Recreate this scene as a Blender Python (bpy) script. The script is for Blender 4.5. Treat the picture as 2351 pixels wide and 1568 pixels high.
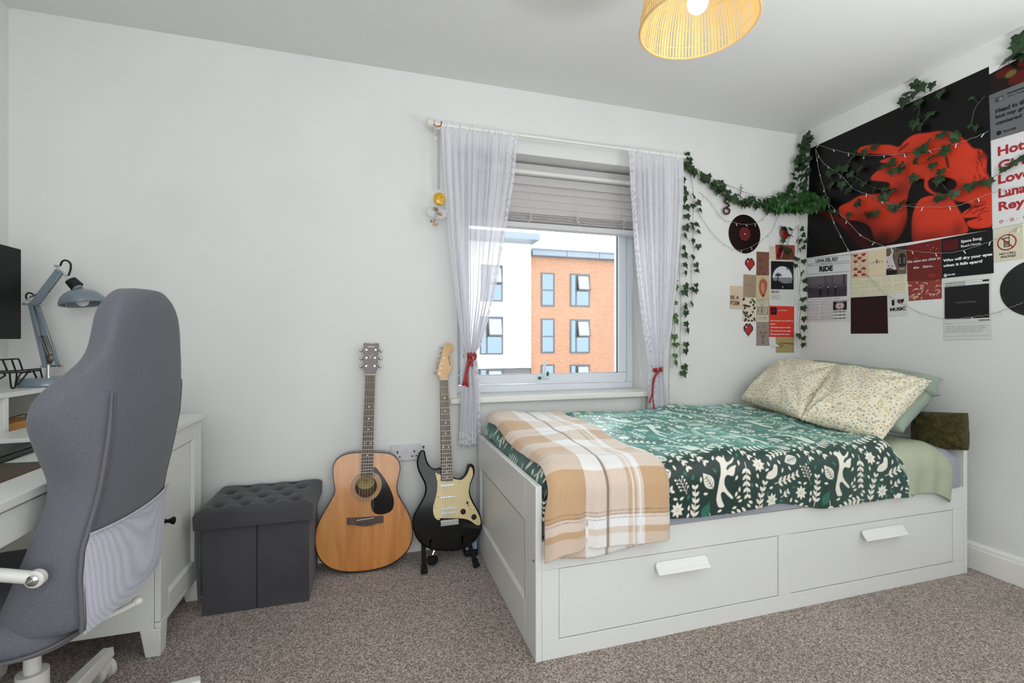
import bpy, math, random
import numpy as np
from mathutils import Vector, Matrix
random.seed(7)
rng = np.random.default_rng(7)
S = bpy.context.scene
COL = S.collection
for o in list(bpy.data.objects):
    bpy.data.objects.remove(o)

# ------------------------------------------------------------ camera
F, YAW, CX, CY, H = 1073.4, math.radians(16.607), 1175.5, 782.7, 1.0405
cd = bpy.data.cameras.new('camera')
cd.sensor_width = 36.0
cd.lens = F / 2351 * 36
cd.shift_y = (CY - 784) / 2351
cd.clip_start = 0.05
cd.clip_end = 300
cam = bpy.data.objects.new('camera', cd)
COL.objects.link(cam)
cam.location = (0, 0, H)
cam.rotation_euler = (math.pi / 2, 0, -YAW)
S.camera = cam

# ------------------------------------------------------------ world and lights
W = bpy.data.worlds.new('world')
S.world = W
W.use_nodes = True
wn = W.node_tree.nodes
wn['Background'].inputs[0].default_value = (0.90, 0.95, 1.0, 1)
wn['Background'].inputs[1].default_value = 6.2
S.view_settings.view_transform = 'Standard'
S.view_settings.look = 'None'
S.view_settings.exposure = 0.0
S.view_settings.gamma = 1.0
try:
    S.view_settings.use_curve_mapping = False
except Exception:
    pass


def add_light(name, typ, loc, energy, color, **kw):
    d = bpy.data.lights.new(name, typ)
    d.energy = energy
    d.color = color
    for k, v in kw.items():
        if k not in ('rot', 'portal'):
            setattr(d, k, v)
    o = bpy.data.objects.new(name, d)
    COL.objects.link(o)
    o.location = loc
    if 'rot' in kw:
        o.rotation_euler = kw['rot']
    return o


# daylight entering through the window (portal only guides the sky light)
pl = add_light('window_daylight', 'AREA', (0.97, 2.62, 1.25), 1, (1, 1, 1), shape='RECTANGLE', size=1.1, size_y=0.95, rot=(-math.pi / 2, 0, 0))
pl.data.cycles.is_portal = True
# the photographer's flash, above and left of the camera
add_light('camera_flash', 'POINT', (-0.20, -0.10, 1.60), 9, (0.90, 0.96, 1.0), shadow_soft_size=0.10)
add_light('ceiling_fill', 'AREA', (1.75, 0.10, 0.90), 34, (0.90, 0.96, 1.0), shape='DISK', size=0.5, rot=(math.radians(-172), 0, 0))  # added fill facing upwards, brightens the ceiling and the right side
# added soft fill behind the camera; the room has no such source
add_light('rear_fill', 'AREA', (0.0, -1.25, 1.2), 33, (0.92, 0.97, 1.0), shape='RECTANGLE', size=2.0, size_y=1.8, rot=(math.pi / 2, 0, 0))

# ------------------------------------------------------------ geometry helpers
WY, RX, CH, LX, FY = 2.366, 2.641, 2.3725, -1.394, -1.35
_c, _s = math.cos(YAW), math.sin(YAW)


def at(axis, val, u, v):
    """world point of a spot measured on the photo, on a known plane of the room"""
    a = (u - CX) / F
    b = (CY - v) / F
    d = (a * _c + _s, -a * _s + _c, b)
    o = (0, 0, H)
    i = 'xyz'.index(axis)
    t = (val - o[i]) / d[i]
    return Vector(tuple(o[k] + t * d[k] for k in range(3)))


def on_plane(p0, n, u, v):
    a = (u - CX) / F
    b = (CY - v) / F
    d = Vector((a * _c + _s, -a * _s + _c, b))
    o = Vector((0, 0, H))
    return o + d * ((p0 - o).dot(n) / d.dot(n))


def lin(c):
    if isinstance(c, str):
        c = c.lstrip('#')
        c = tuple(int(c[i:i + 2], 16) / 255 for i in (0, 2, 4))
    return tuple((x / 12.92 if x <= 0.04045 else ((x + 0.055) / 1.055) ** 2.4) for x in c)


MATS = {}


def mat(name, col=None, rough=0.5, metal=0.0, noise=None, bump=None, attr=False, emit=None, spec=None, sheen=0, tint=None, coat=0, trans=0, alpha=1.0):
    """procedural principled material; noise=(scale, colour2, detail), bump=(scale, strength, distance)"""
    if name in MATS:
        return MATS[name]
    m = bpy.data.materials.new(name)
    m.use_nodes = True
    nt = m.node_tree
    N, L = nt.nodes, nt.links
    p = N['Principled BSDF']
    p.inputs['Roughness'].default_value = rough
    p.inputs['Metallic'].default_value = metal
    if spec is not None:
        p.inputs['Specular IOR Level'].default_value = spec
    if sheen:
        p.inputs['Sheen Weight'].default_value = sheen
    if coat:
        p.inputs['Coat Weight'].default_value = coat
        p.inputs['Coat Roughness'].default_value = 0.08
    if tint:
        p.inputs['Sheen Tint'].default_value = (*lin(tint), 1)
    if trans:
        p.inputs['Transmission Weight'].default_value = trans
    p.inputs['Alpha'].default_value = alpha
    if col is not None:
        c = lin(col)
        p.inputs['Base Color'].default_value = (*c, 1)
    tc = None
    if noise or bump:
        tc = N.new('ShaderNodeTexCoord')
    if attr:
        a = N.new('ShaderNodeVertexColor')
        a.layer_name = 'Col'
        L.new(a.outputs['Color'], p.inputs['Base Color'])
    elif noise:
        n = N.new('ShaderNodeTexNoise')
        n.inputs['Scale'].default_value = noise[0]
        n.inputs['Detail'].default_value = noise[2] if len(noise) > 2 else 3
        L.new(tc.outputs['Object'], n.inputs['Vector'])
        mx = N.new('ShaderNodeMix')
        mx.data_type = 'RGBA'
        mx.inputs[6].default_value = (*lin(col), 1)
        mx.inputs[7].default_value = (*lin(noise[1]), 1)
        rp = N.new('ShaderNodeMapRange')
        rp.inputs[1].default_value = 0.35
        rp.inputs[2].default_value = 0.65
        L.new(n.outputs['Fac'], rp.inputs[0])
        L.new(rp.outputs[0], mx.inputs[0])
        L.new(mx.outputs[2], p.inputs['Base Color'])
    if bump:
        n = N.new('ShaderNodeTexNoise')
        n.inputs['Scale'].default_value = bump[0]
        n.inputs['Detail'].default_value = 4
        L.new(tc.outputs['Object'], n.inputs['Vector'])
        b = N.new('ShaderNodeBump')
        b.inputs['Strength'].default_value = bump[1]
        b.inputs['Distance'].default_value = bump[2]
        L.new(n.outputs['Fac'], b.inputs['Height'])
        L.new(b.outputs[0], p.inputs['Normal'])
    if emit:
        p.inputs['Emission Color'].default_value = (*lin(emit[0]), 1)
        p.inputs['Emission Strength'].default_value = emit[1]
    MATS[name] = m
    return m


def root_loc(o):
    v = Vector((0, 0, 0))
    while o is not None:
        v = v + o.location
        o = o.parent
    return v


def tag(o, label=None, cat=None, group=None, kind=None):
    if label:
        o['label'] = label
    if cat:
        o['category'] = cat
    if group:
        o['group'] = group
    if kind:
        o['kind'] = kind
    return o


def empty(name, loc, label=None, cat=None, group=None, kind=None):
    o = bpy.data.objects.new(name, None)
    o.empty_display_size = 0.05
    COL.objects.link(o)
    o.location = loc
    return tag(o, label, cat, group, kind)


class MB:
    """collects world-space geometry and links it as ONE mesh object"""

    def __init__(self):
        self.v, self.f, self.c = [], [], []

    def add(self, vs, fs):
        n = len(self.v)
        self.v.extend(tuple(v) for v in vs)
        self.f.extend(tuple(i + n for i in f) for f in fs)
        return self

    def box(self, lo, hi, M=None):
        x0, y0, z0 = lo
        x1, y1, z1 = hi
        vs = [Vector(p) for p in ((x0, y0, z0), (x1, y0, z0), (x1, y1, z0), (x0, y1, z0), (x0, y0, z1), (x1, y0, z1), (x1, y1, z1), (x0, y1, z1))]
        if M is not None:
            vs = [M @ v for v in vs]
        return self.add(vs, [(0, 3, 2, 1), (4, 5, 6, 7), (0, 1, 5, 4), (1, 2, 6, 5), (2, 3, 7, 6), (3, 0, 4, 7)])

    def ring(self, p0, p1, r0, r1, n=16, caps=True):
        p0, p1 = Vector(p0), Vector(p1)
        d = (p1 - p0).normalized()
        a = d.orthogonal().normalized()
        b = d.cross(a)
        vs = []
        for p, r in ((p0, r0), (p1, r1)):
            for i in range(n):
                t = 2 * math.pi * i / n
                vs.append(p + (a * math.cos(t) + b * math.sin(t)) * r)
        fs = [(i, (i + 1) % n, n + (i + 1) % n, n + i) for i in range(n)]
        if caps:
            fs += [tuple(range(n - 1, -1, -1)), tuple(range(n, 2 * n))]
        return self.add(vs, fs)

    def lathe(self, c, axis, prof, n=32, caps=(True, True)):
        """prof: list of (radius, distance along axis)"""
        c, d = Vector(c), Vector(axis).normalized()
        a = d.orthogonal().normalized()
        b = d.cross(a)
        vs, fs = [], []
        for r, h in prof:
            for i in range(n):
                t = 2 * math.pi * i / n
                vs.append(c + d * h + (a * math.cos(t) + b * math.sin(t)) * r)
        for k in range(len(prof) - 1):
            for i in range(n):
                j = (i + 1) % n
                fs.append((k * n + i, k * n + j, (k + 1) * n + j, (k + 1) * n + i))
        if caps[0]:
            fs.append(tuple(range(n - 1, -1, -1)))
        if caps[1]:
            fs.append(tuple(range((len(prof) - 1) * n, len(prof) * n)))
        return self.add(vs, fs)

    def tube(self, pts, r, n=8, closed=False):
        pts = [Vector(p) for p in pts]
        m = len(pts)
        rs = r if isinstance(r, (list, tuple)) else [r] * m
        vs = []
        up = None
        for i, p in enumerate(pts):
            if closed:
                d = pts[(i + 1) % m] - pts[i - 1]
            else:
                d = pts[min(i + 1, m - 1)] - pts[max(i - 1, 0)]
            if d.length < 1e-9:
                d = Vector((0, 0, 1))
            d.normalize()
            if up is None:
                up = d.orthogonal().normalized()
            up = up - d * up.dot(d)
            if up.length < 1e-6:
                up = d.orthogonal()
            up.normalize()
            b = d.cross(up)
            for k in range(n):
                t = 2 * math.pi * k / n
                vs.append(p + (up * math.cos(t) + b * math.sin(t)) * rs[i])
        fs = []
        for i in range(m if closed else m - 1):
            j = (i + 1) % m
            for k in range(n):
                l = (k + 1) % n
                fs.append((i * n + k, i * n + l, j * n + l, j * n + k))
        if not closed:
            fs += [tuple(range(n - 1, -1, -1)), tuple(range((m - 1) * n, m * n))]
        return self.add(vs, fs)

    def prism(self, pts, M, d0, d1, hole=None):
        """2D outline (counter-clockwise) in frame M (x right, y up, z towards viewer), from depth d0 to d1"""
        n = len(pts)
        vs = [M @ Vector((p[0], p[1], d0)) for p in pts] + [M @ Vector((p[0], p[1], d1)) for p in pts]
        fs = [tuple(range(n - 1, -1, -1)), tuple(range(n, 2 * n))]
        fs += [(i, (i + 1) % n, n + (i + 1) % n, n + i) for i in range(n)]
        return self.add(vs, fs)

    def sphere(self, c, r, n=16, m=10, M=None):
        c = Vector(c)
        rr = r if isinstance(r, (tuple, list)) else (r, r, r)
        vs = []
        for i in range(1, m):
            p = math.pi * i / m
            for k in range(n):
                t = 2 * math.pi * k / n
                q = Vector((rr[0] * math.sin(p) * math.cos(t), rr[1] * math.sin(p) * math.sin(t), rr[2] * math.cos(p)))
                vs.append(c + (M @ q if M is not None else q))
        e = Vector((0, 0, rr[2]))
        vs += [c + (M @ e if M is not None else e), c - (M @ e if M is not None else e)]
        fs = []
        for i in range(m - 2):
            for k in range(n):
                l = (k + 1) % n
                fs.append((i * n + k, (i + 1) * n + k, (i + 1) * n + l, i * n + l))
        T, B = (m - 1) * n, (m - 1) * n + 1
        for k in range(n):
            l = (k + 1) % n
            fs.append((T, k, l))
            fs.append((B, (m - 2) * n + l, (m - 2) * n + k))
        return self.add(vs, fs)

    def grid(self, fn, nu, nv):
        vs = [fn(i / nu, j / nv) for j in range(nv + 1) for i in range(nu + 1)]
        w = nu + 1
        fs = [(j * w + i, j * w + i + 1, (j + 1) * w + i + 1, (j + 1) * w + i) for j in range(nv) for i in range(nu)]
        return self.add(vs, fs)

    def build(self, name, m, parent=None, label=None, cat=None, group=None, kind=None, smooth=False, bevel=0, sub=0, solid=0, origin=None, seg=2, angle=40):
        me = bpy.data.meshes.new(name)
        if parent is not None:
            org = root_loc(parent)
        elif origin is not None:
            org = Vector(origin)
        else:
            xs = [v[0] for v in self.v]
            ys = [v[1] for v in self.v]
            zs = [v[2] for v in self.v]
            org = Vector(((min(xs) + max(xs)) / 2, (min(ys) + max(ys)) / 2, min(zs)))
        me.from_pydata([(v[0] - org[0], v[1] - org[1], v[2] - org[2]) for v in self.v], [], self.f)
        me.update()
        o = bpy.data.objects.new(name, me)
        COL.objects.link(o)
        if parent is not None:
            o.parent = parent
        else:
            o.location = org
        if m is not None:
            me.materials.append(m)
        if bevel:
            b = o.modifiers.new('bevel', 'BEVEL')
            b.width = bevel
            b.segments = seg
            b.limit_method = 'ANGLE'
            b.angle_limit = math.radians(35)
        if solid:
            s = o.modifiers.new('solid', 'SOLIDIFY')
            s.thickness = solid
            s.offset = 0
        if sub:
            s = o.modifiers.new('sub', 'SUBSURF')
            s.levels = s.render_levels = sub
        if smooth or sub:
            me.polygons.foreach_set('use_smooth', [True] * len(me.polygons))
            if not sub:
                try:
                    me.set_sharp_from_angle(angle=math.radians(angle))
                except Exception:
                    pass
        elif bevel:
            me.polygons.foreach_set('use_smooth', [True] * len(me.polygons))
            try:
                me.set_sharp_from_angle(angle=math.radians(angle))
            except Exception:
                pass
        return tag(o, label, cat, group, kind)


def np_mesh(name, V, nu, nv, cols, m, parent=None, label=None, cat=None, group=None, kind=None, smooth=True, solid=0, origin=None, wrap=False):
    """regular grid of (nv+1)x(nu+1) points V[j,i,3] with per-vertex colours"""
    V = np.asarray(V, dtype=np.float64).reshape(-1, 3)
    if parent is not None:
        org = np.array(root_loc(parent))
    elif origin is not None:
        org = np.array(origin)
    else:
        lo, hi = V.min(0), V.max(0)
        org = np.array(((lo[0] + hi[0]) / 2, (lo[1] + hi[1]) / 2, lo[2]))
    w = nu + 1
    j, i = np.meshgrid(np.arange(nv), np.arange(nu), indexing='ij')
    a = (j * w + i).ravel()
    Q = np.stack([a, a + 1, a + w + 1, a + w], 1).astype(np.int32)
    me = bpy.data.meshes.new(name)
    me.vertices.add(len(V))
    me.vertices.foreach_set('co', (V - org).astype(np.float32).ravel())
    me.loops.add(Q.size)
    me.loops.foreach_set('vertex_index', Q.ravel())
    me.polygons.add(len(Q))
    me.polygons.foreach_set('loop_start', np.arange(0, Q.size, 4, dtype=np.int32))
    me.polygons.foreach_set('loop_total', np.full(len(Q), 4, dtype=np.int32))
    me.update(calc_edges=True)
    if smooth:
        me.polygons.foreach_set('use_smooth', np.ones(len(Q), dtype=bool))
    if cols is not None:
        ca = me.color_attributes.new('Col', 'FLOAT_COLOR', 'POINT')
        c4 = np.ones((len(V), 4), dtype=np.float32)
        c4[:, :3] = np.asarray(cols).reshape(-1, 3)
        ca.data.foreach_set('color', c4.ravel())
    me.validate()
    o = bpy.data.objects.new(name, me)
    COL.objects.link(o)
    if parent is not None:
        o.parent = parent
    else:
        o.location = org
    me.materials.append(m)
    if solid:
        s = o.modifiers.new('solid', 'SOLIDIFY')
        s.thickness = solid
        s.offset = -1
    return tag(o, label, cat, group, kind)


def catmull(pts, k=6, closed=False):
    P = [Vector(p) for p in pts]
    n = len(P)
    out = []
    for i in range(n if closed else n - 1):
        p0 = P[(i - 1) % n] if closed or i > 0 else P[i] * 2 - P[i + 1]
        p1, p2 = P[i], P[(i + 1) % n]
        p3 = P[(i + 2) % n] if closed or i + 2 < n else p2 * 2 - p1
        for j in range(k):
            t = j / k
            out.append(0.5 * ((2 * p1) + (p2 - p0) * t + (2 * p0 - 5 * p1 + 4 * p2 - p3) * t * t + (3 * p1 - p0 - 3 * p2 + p3) * t ** 3))
    if not closed:
        out.append(P[-1])
    return out


def interp(tab, x):
    xs = [r[0] for r in tab]
    return [float(np.interp(x, xs, [r[k] for r in tab])) for k in range(1, len(tab[0]))]


# ------------------------------------------------------------ printed pictures and lettering
class Ras:
    """small software painter; s,t in [0,1], t up; colours are kept linear"""

    def __init__(self, w, h, bg):
        self.w, self.h = w, h
        self.a = np.zeros((h, w, 3))
        self.a[:] = lin(bg)
        self.S, self.T = np.meshgrid((np.arange(w)) / (w - 1), (np.arange(h)) / (h - 1))

    def mix(self, cov, col):
        c = np.array(lin(col)) if not isinstance(col, np.ndarray) else col
        self.a = self.a * (1 - cov[..., None]) + c * cov[..., None]
        return self

    def poly(self, pts, col, al=1.0, soft=0):
        pts = [(p[0], p[1]) for p in pts]
        xs = [p[0] for p in pts]
        ys = [p[1] for p in pts]
        x0, x1 = max(0, int(min(xs) * (self.w - 1)) - 1), min(self.w, int(max(xs) * (self.w - 1)) + 3)
        y0, y1 = max(0, int(min(ys) * (self.h - 1)) - 1), min(self.h, int(max(ys) * (self.h - 1)) + 3)
        if x1 <= x0 or y1 <= y0:
            return self
        Sx, Ty = self.S[y0:y1, x0:x1], self.T[y0:y1, x0:x1]
        cov = np.zeros(Sx.shape)
        n = len(pts)
        for dx, dy in ((-.25, -.25), (.25, -.25), (-.25, .25), (.25, .25)):
            X, Y = Sx + dx / self.w, Ty + dy / self.h
            ins = np.zeros(Sx.shape, bool)
            for i in range(n):
                ax, ay = pts[i]
                bx, by = pts[(i + 1) % n]
                if ay == by:
                    continue
                c = (ay > Y) != (by > Y)
                ins ^= c & (X < (bx - ax) * (Y - ay) / (by - ay) + ax)
            cov += ins * .25
        if soft:
            for _ in range(soft):
                q = np.pad(cov, 1, mode='edge')
                cov = (q[1:-1, 1:-1] * 2 + q[:-2, 1:-1] + q[2:, 1:-1] + q[1:-1, :-2] + q[1:-1, 2:]) / 6
        c = np.array(lin(col)) if not isinstance(col, np.ndarray) else col
        sub = self.a[y0:y1, x0:x1]
        self.a[y0:y1, x0:x1] = sub * (1 - cov[..., None] * al) + c * cov[..., None] * al
        return self

    def rect(self, x0, y0, x1, y1, col, al=1.0):
        return self.poly([(x0, y0), (x1, y0), (x1, y1), (x0, y1)], col, al)

    def ell(self, cx, cy, rx, ry, col, al=1.0, rot=0, n=28, soft=0):
        c, s = math.cos(rot), math.sin(rot)
        P = []
        for i in range(n):
            t = 2 * math.pi * i / n
            x, y = rx * math.cos(t), ry * math.sin(t)
            P.append((cx + x * c - y * s, cy + x * s + y * c))
        return self.poly(P, col, al, soft)

    def smooth(self, pts, col, al=1.0, soft=0):
        return self.poly([(p.x, p.y) for p in catmull([(p[0], p[1], 0) for p in pts], 6, True)], col, al, soft)

    def line(self, pts, wd, col, al=1.0):
        asp = 1.0
        for i in range(len(pts) - 1):
            ax, ay = pts[i]
            bx, by = pts[i + 1]
            dx, dy = (bx - ax) * self.w, (by - ay) * self.h
            L = math.hypot(dx, dy) or 1
            nx, ny = -dy / L * wd / 2 / self.w, dx / L * wd / 2 / self.h
            self.poly([(ax + nx, ay + ny), (bx + nx, by + ny), (bx - nx, by - ny), (ax - nx, ay - ny)], col, al)
        return self

    def scribble(self, x0, x1, y, hgt, col, al=.7, seed=0):
        r = random.Random(seed)
        x = x0
        while x < x1:
            w = r.uniform(.01, .05)
            self.rect(x, y, min(x + w, x1), y + hgt, col, al * r.uniform(.6, 1))
            x += w + r.uniform(.006, .015)
        return self


def text_geo(s, bold=0.012, shear=0, spacing=1.0):
    cu = bpy.data.curves.new('t', 'FONT')
    cu.body = s
    cu.size = 1
    cu.offset = bold
    cu.shear = shear
    cu.space_character = spacing
    cu.resolution_u = 3
    ob = bpy.data.objects.new('t', cu)
    COL.objects.link(ob)
    bpy.context.view_layer.update()
    me = bpy.data.meshes.new_from_object(ob.evaluated_get(bpy.context.evaluated_depsgraph_get()))
    vs = [(v.co.x, v.co.y) for v in me.vertices]
    fs = [tuple(p.vertices) for p in me.polygons]
    bpy.data.objects.remove(ob)
    bpy.data.curves.remove(cu)
    bpy.data.meshes.remove(me)
    return vs, fs


def text_into(mb, s, fn, x0, x1, y0, y1, bold=0.012, shear=0, spacing=1.0):
    """writes s into the box of the surface mapping fn(s,t); the box is the ink box"""
    vs, fs = text_geo(s, bold, shear, spacing)
    if not vs:
        return
    a0, a1 = min(v[0] for v in vs), max(v[0] for v in vs)
    b0, b1 = min(v[1] for v in vs), max(v[1] for v in vs)
    mb.add([fn(x0 + (v[0] - a0) / (a1 - a0) * (x1 - x0), y0 + (v[1] - b0) / (b1 - b0) * (y1 - y0)) for v in vs], fs)


class Sheet:
    """a flat sheet of paper on a wall, given by its four corners TL TR BR BL"""

    def __init__(self, cs, nrm, th=0.0012):
        self.c, self.n, self.th = [Vector(c) for c in cs], Vector(nrm), th

    def p(self, s, t, off=0.0):
        TL, TR, BR, BL = self.c
        return (TL * (1 - s) + TR * s) * t + (BL * (1 - s) + BR * s) * (1 - t) + self.n * (self.th + off)

    def make(self, name, ras, label, cat, group=None, rough=0.55, bow=0.0):
        nu, nv = ras.w - 1, ras.h - 1
        TL, TR, BR, BL = [np.array(c) for c in self.c]
        Sg, Tg = ras.S[..., None], ras.T[..., None]
        V = (TL * (1 - Sg) + TR * Sg) * Tg + (BL * (1 - Sg) + BR * Sg) * (1 - Tg) + np.array(self.n) * self.th
        if bow:
            V = V + np.array(self.n) * (bow * (np.sin(Sg * 7 + Tg * 3) * .5 + .5))
        root = empty(name, (self.c[2] + self.c[3]) / 2, label, cat, group)
        flip = (self.c[1] - self.c[0]).cross(self.c[0] - self.c[3]).dot(self.n) < 0
        o = np_mesh('paper', V, nu, nv, ras.a, mat('print_paper', rough=rough, attr=True, spec=.25), parent=root, smooth=False, solid=0.001)
        self.root = root
        return root

    def ink(self, items, m, name='lettering'):
        mb = MB()
        for it in items:
            s, x0, x1, y0, y1 = it[:5]
            kw = it[5] if len(it) > 5 else {}
            text_into(mb, s, lambda a, b: self.p(a, b, 0.0008), x0, x1, y0, y1, **kw)
        mb.build(name, m, self.root)

# ============================================================ THE ROOM
m_wall = mat('wall_paint', (.895, .895, .885), .85, noise=(2.5, (.91, .91, .90), 2), bump=(60, .03, .002), spec=.2)
m_ceil = mat('ceiling_paint', (.90, .90, .89), .9, spec=.1)
m_trim = mat('gloss_white_paint', (.93, .925, .90), .3)
m_upvc = mat('white_plastic_frame', (.90, .92, .95), .25)


def carpet():
    m = bpy.data.materials.new('carpet')
    m.use_nodes = True
    N, L = m.node_tree.nodes, m.node_tree.links
    p = N['Principled BSDF']
    p.inputs['Roughness'].default_value = 1
    p.inputs['Specular IOR Level'].default_value = 0.05
    p.inputs['Sheen Weight'].default_value = 0.2
    tc = N.new('ShaderNodeTexCoord')
    v = N.new('ShaderNodeTexNoise')
    v.inputs['Scale'].default_value = 210
    v.inputs['Detail'].default_value = 3
    L.new(tc.outputs['Object'], v.inputs['Vector'])
    r = N.new('ShaderNodeValToRGB')
    e = r.color_ramp.elements
    e[0].position, e[0].color = .36, (*lin((.42, .375, .35)), 1)
    e[1].position, e[1].color = .66, (*lin((.84, .79, .755)), 1)
    x = e.new(.5)
    x.color = (*lin((.63, .575, .54)), 1)
    L.new(v.outputs['Fac'], r.inputs[0])
    n = N.new('ShaderNodeTexNoise')
    n.inputs['Scale'].default_value = 2.2
    L.new(tc.outputs['Object'], n.inputs['Vector'])
    mx = N.new('ShaderNodeMix')
    mx.data_type = 'RGBA'
    mx.blend_type = 'MULTIPLY'
    mx.inputs[0].default_value = .35
    L.new(r.outputs[0], mx.inputs[6])
    r2 = N.new('ShaderNodeValToRGB')
    r2.color_ramp.elements[0].color = (.70, .66, .58, 1)
    r2.color_ramp.elements[1].color = (1, .93, .95, 1)
    r2.color_ramp.elements[0].position = .4
    r2.color_ramp.elements[1].position = .6
    L.new(n.outputs['Fac'], r2.inputs[0])
    L.new(r2.outputs[0], mx.inputs[7])
    L.new(mx.outputs[2], p.inputs['Base Color'])
    b = N.new('ShaderNodeBump')
    b.inputs['Strength'].default_value = .8
    b.inputs['Distance'].default_value = .006
    L.new(v.outputs['Fac'], b.inputs['Height'])
    L.new(b.outputs[0], p.inputs['Normal'])
    return m


OX0, OX1, OZ0, OZ1 = .413, 1.54, .75, 2.035
MB().box((LX - .1, FY - .1, -.05), (RX + .1, WY + .24, 0)).build('floor', carpet(), kind='structure')
MB().box((LX - .1, FY - .1, CH), (RX + .1, WY + .24, CH + .05)).build('ceiling', m_ceil, kind='structure')
b = MB()
b.box((LX - .1, WY, 0), (OX0, WY + .24, CH)).box((OX1, WY, 0), (RX + .1, WY + .24, CH))
b.box((OX0, WY, 0), (OX1, WY + .24, OZ0)).box((OX0, WY, OZ1), (OX1, WY + .24, CH))
b.build('wall_back', m_wall, kind='structure')
MB().box((RX, FY, 0), (RX + .1, WY, CH)).build('wall_right', m_wall, kind='structure')
MB().box((LX - .1, FY, 0), (LX, WY, CH)).build('wall_left', m_wall, kind='structure')
MB().box((LX, FY - .1, 0), (RX, FY, CH)).build('wall_front', m_wall, kind='structure')


def skirting(name, p0, p1, inward):
    """moulded skirting board between two floor points"""
    p0, p1, n = Vector(p0), Vector(p1), Vector(inward)
    prof = [(0, 0), (.016, 0), (.016, .092), (.013, .100), (.013, .108), (.006, .118), (0, .12)]
    b = MB()
    vs = [p0 + n * a + Vector((0, 0, h)) for a, h in prof] + [p1 + n * a + Vector((0, 0, h)) for a, h in prof]
    k = len(prof)
    fs = [(i, (i + 1) % k, k + (i + 1) % k, k + i) for i in range(k)] + [tuple(range(k)), tuple(range(2 * k - 1, k - 1, -1))]
    b.add(vs, fs)
    b.build(name, m_trim, kind='structure')


skirting('baseboard_back', (LX, WY, 0), (RX, WY, 0), (0, -1, 0))
skirting('baseboard_right', (RX, WY - .016, 0), (RX, FY, 0), (-1, 0, 0))
skirting('baseboard_left', (LX, FY, 0), (LX, WY - .016, 0), (1, 0, 0))

# window sill
b = MB()
b.box((OX0, WY - .002, .722), (OX1, 2.552, .7505)).box((.375, 2.33, .722), (1.578, WY, .7505))
b.build('trim_1', m_trim, kind='structure', bevel=.006)

# ---------------------------------------------------------- window
win = empty('window_1', (.975, 2.58, .75), kind='structure')
y0, y1 = 2.55, 2.61


def rectframe(b, x0, x1, z0, z1, w, y0, y1):
    b.box((x0, y0, z0), (x1, y1, z0 + w)).box((x0, y0, z1 - w), (x1, y1, z1))
    b.box((x0, y0, z0 + w), (x0 + w, y1, z1 - w)).box((x1 - w, y0, z0 + w), (x1, y1, z1 - w))


b = MB()
rectframe(b, OX0, OX1, OZ0, OZ1, .042, y0, y1)
b.build('window_frame', m_upvc, win, bevel=.004)
b = MB()
rectframe(b, OX0 + .045, 1.488, .797, OZ1 - .045, .052, y0 - .012, y1 - .01)
sash = b.build('sash', m_upvc, win, bevel=.005)
b = MB()
rectframe(b, OX0 + .095, 1.440, .845, OZ1 - .095, .0055, y0 + .004, y0 + .018)
b.build('gasket', mat('black_rubber', (.03, .03, .03), .6), sash)


def glass_mat():
    m = bpy.data.materials.new('window_glass')
    m.use_nodes = True
    N, L = m.node_tree.nodes, m.node_tree.links
    N.remove(N['Principled BSDF'])
    out = N['Material Output']
    t = N.new('ShaderNodeBsdfTransparent')
    t.inputs[0].default_value = (.97, .985, .98, 1)
    g = N.new('ShaderNodeBsdfGlossy')
    g.inputs['Roughness'].default_value = 0.0
    f = N.new('ShaderNodeFresnel')
    f.inputs[0].default_value = 1.45
    mx = N.new('ShaderNodeMixShader')
    L.new(f.outputs[0], mx.inputs[0])
    L.new(t.outputs[0], mx.inputs[1])
    L.new(g.outputs[0], mx.inputs[2])
    L.new(mx.outputs[0], out.inputs[0])
    return m


m_glass = glass_mat()
b = MB()
b.box((OX0 + .09, 2.575, .84), (1.445, 2.579, OZ1 - .09))
b.box((1.486, 2.575, .78), (1.51, 2.579, OZ1 - .03))
b.build('window_glass', m_glass, win)
# handle at the foot of the sash, with three green rubber buttons
hx = at('y', 2.53, 1249, 872).x
b = MB()
b.box((hx - .030, 2.522, .822), (hx + .034, 2.538, .836))
b.box((hx - .008, 2.508, .826), (hx + .006, 2.522, .93))
hd = b.build('handle', m_upvc, win, bevel=.005)
b = MB()
b.sphere((hx - .030, 2.520, .828), (.011, .006, .009)).sphere((hx + .018, 2.518, .852), (.008, .006, .014))
b.build('button', mat('green_rubber', (.03, .42, .34), .4), hd)

# ---------------------------------------------------------- venetian blind
m_slat = mat('blind_slats', (.78, .765, .76), .5, bump=(150, .05, .001))
m_cord = mat('white_cord', (.86, .86, .84), .7)
bl = empty('venetian_blind', (.98, 2.47, 1.66), 'grey venetian blind pulled up into the top of the window between white curtains', 'blind')
X0, X1 = .435, 1.52
MB().box((X0, 2.455, 1.982), (X1, 2.50, 2.022)).build('headrail', m_slat, bl, bevel=.003)
MB().box((X0, 2.432, 1.958), (X1, 2.462, 1.979)).build('valance', mat('blind_white', (.90, .90, .87), .4), bl, bevel=.003)
b = MB()
for k in range(5):
    z = 1.955 - k * .042
    pr = [(2.466, z), (2.458, z - .025), (2.452, z - .05)]
    for q in range(2):
        (ya, za), (yb, zb) = pr[q], pr[q + 1]
        b.add([(X0, ya, za), (X1, ya, za), (X1, yb, zb), (X0, yb, zb)], [(0, 1, 2, 3)])
b.build('slats', m_slat, bl, solid=.0018)
b = MB()
for k in range(9):
    z = 1.742 - k * .0052
    o_ = .002 * math.sin(k * 2.1)
    b.box((X0, 2.438 + o_, z), (X1, 2.488 + o_, z + .0028))
b.build('slat_stack', m_slat, bl)
MB().box((X0, 2.436, 1.663), (X1, 2.490, 1.692)).build('bottom_rail', mat('blind_rail', (.83, .83, .84), .4), bl, bevel=.003)
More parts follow.
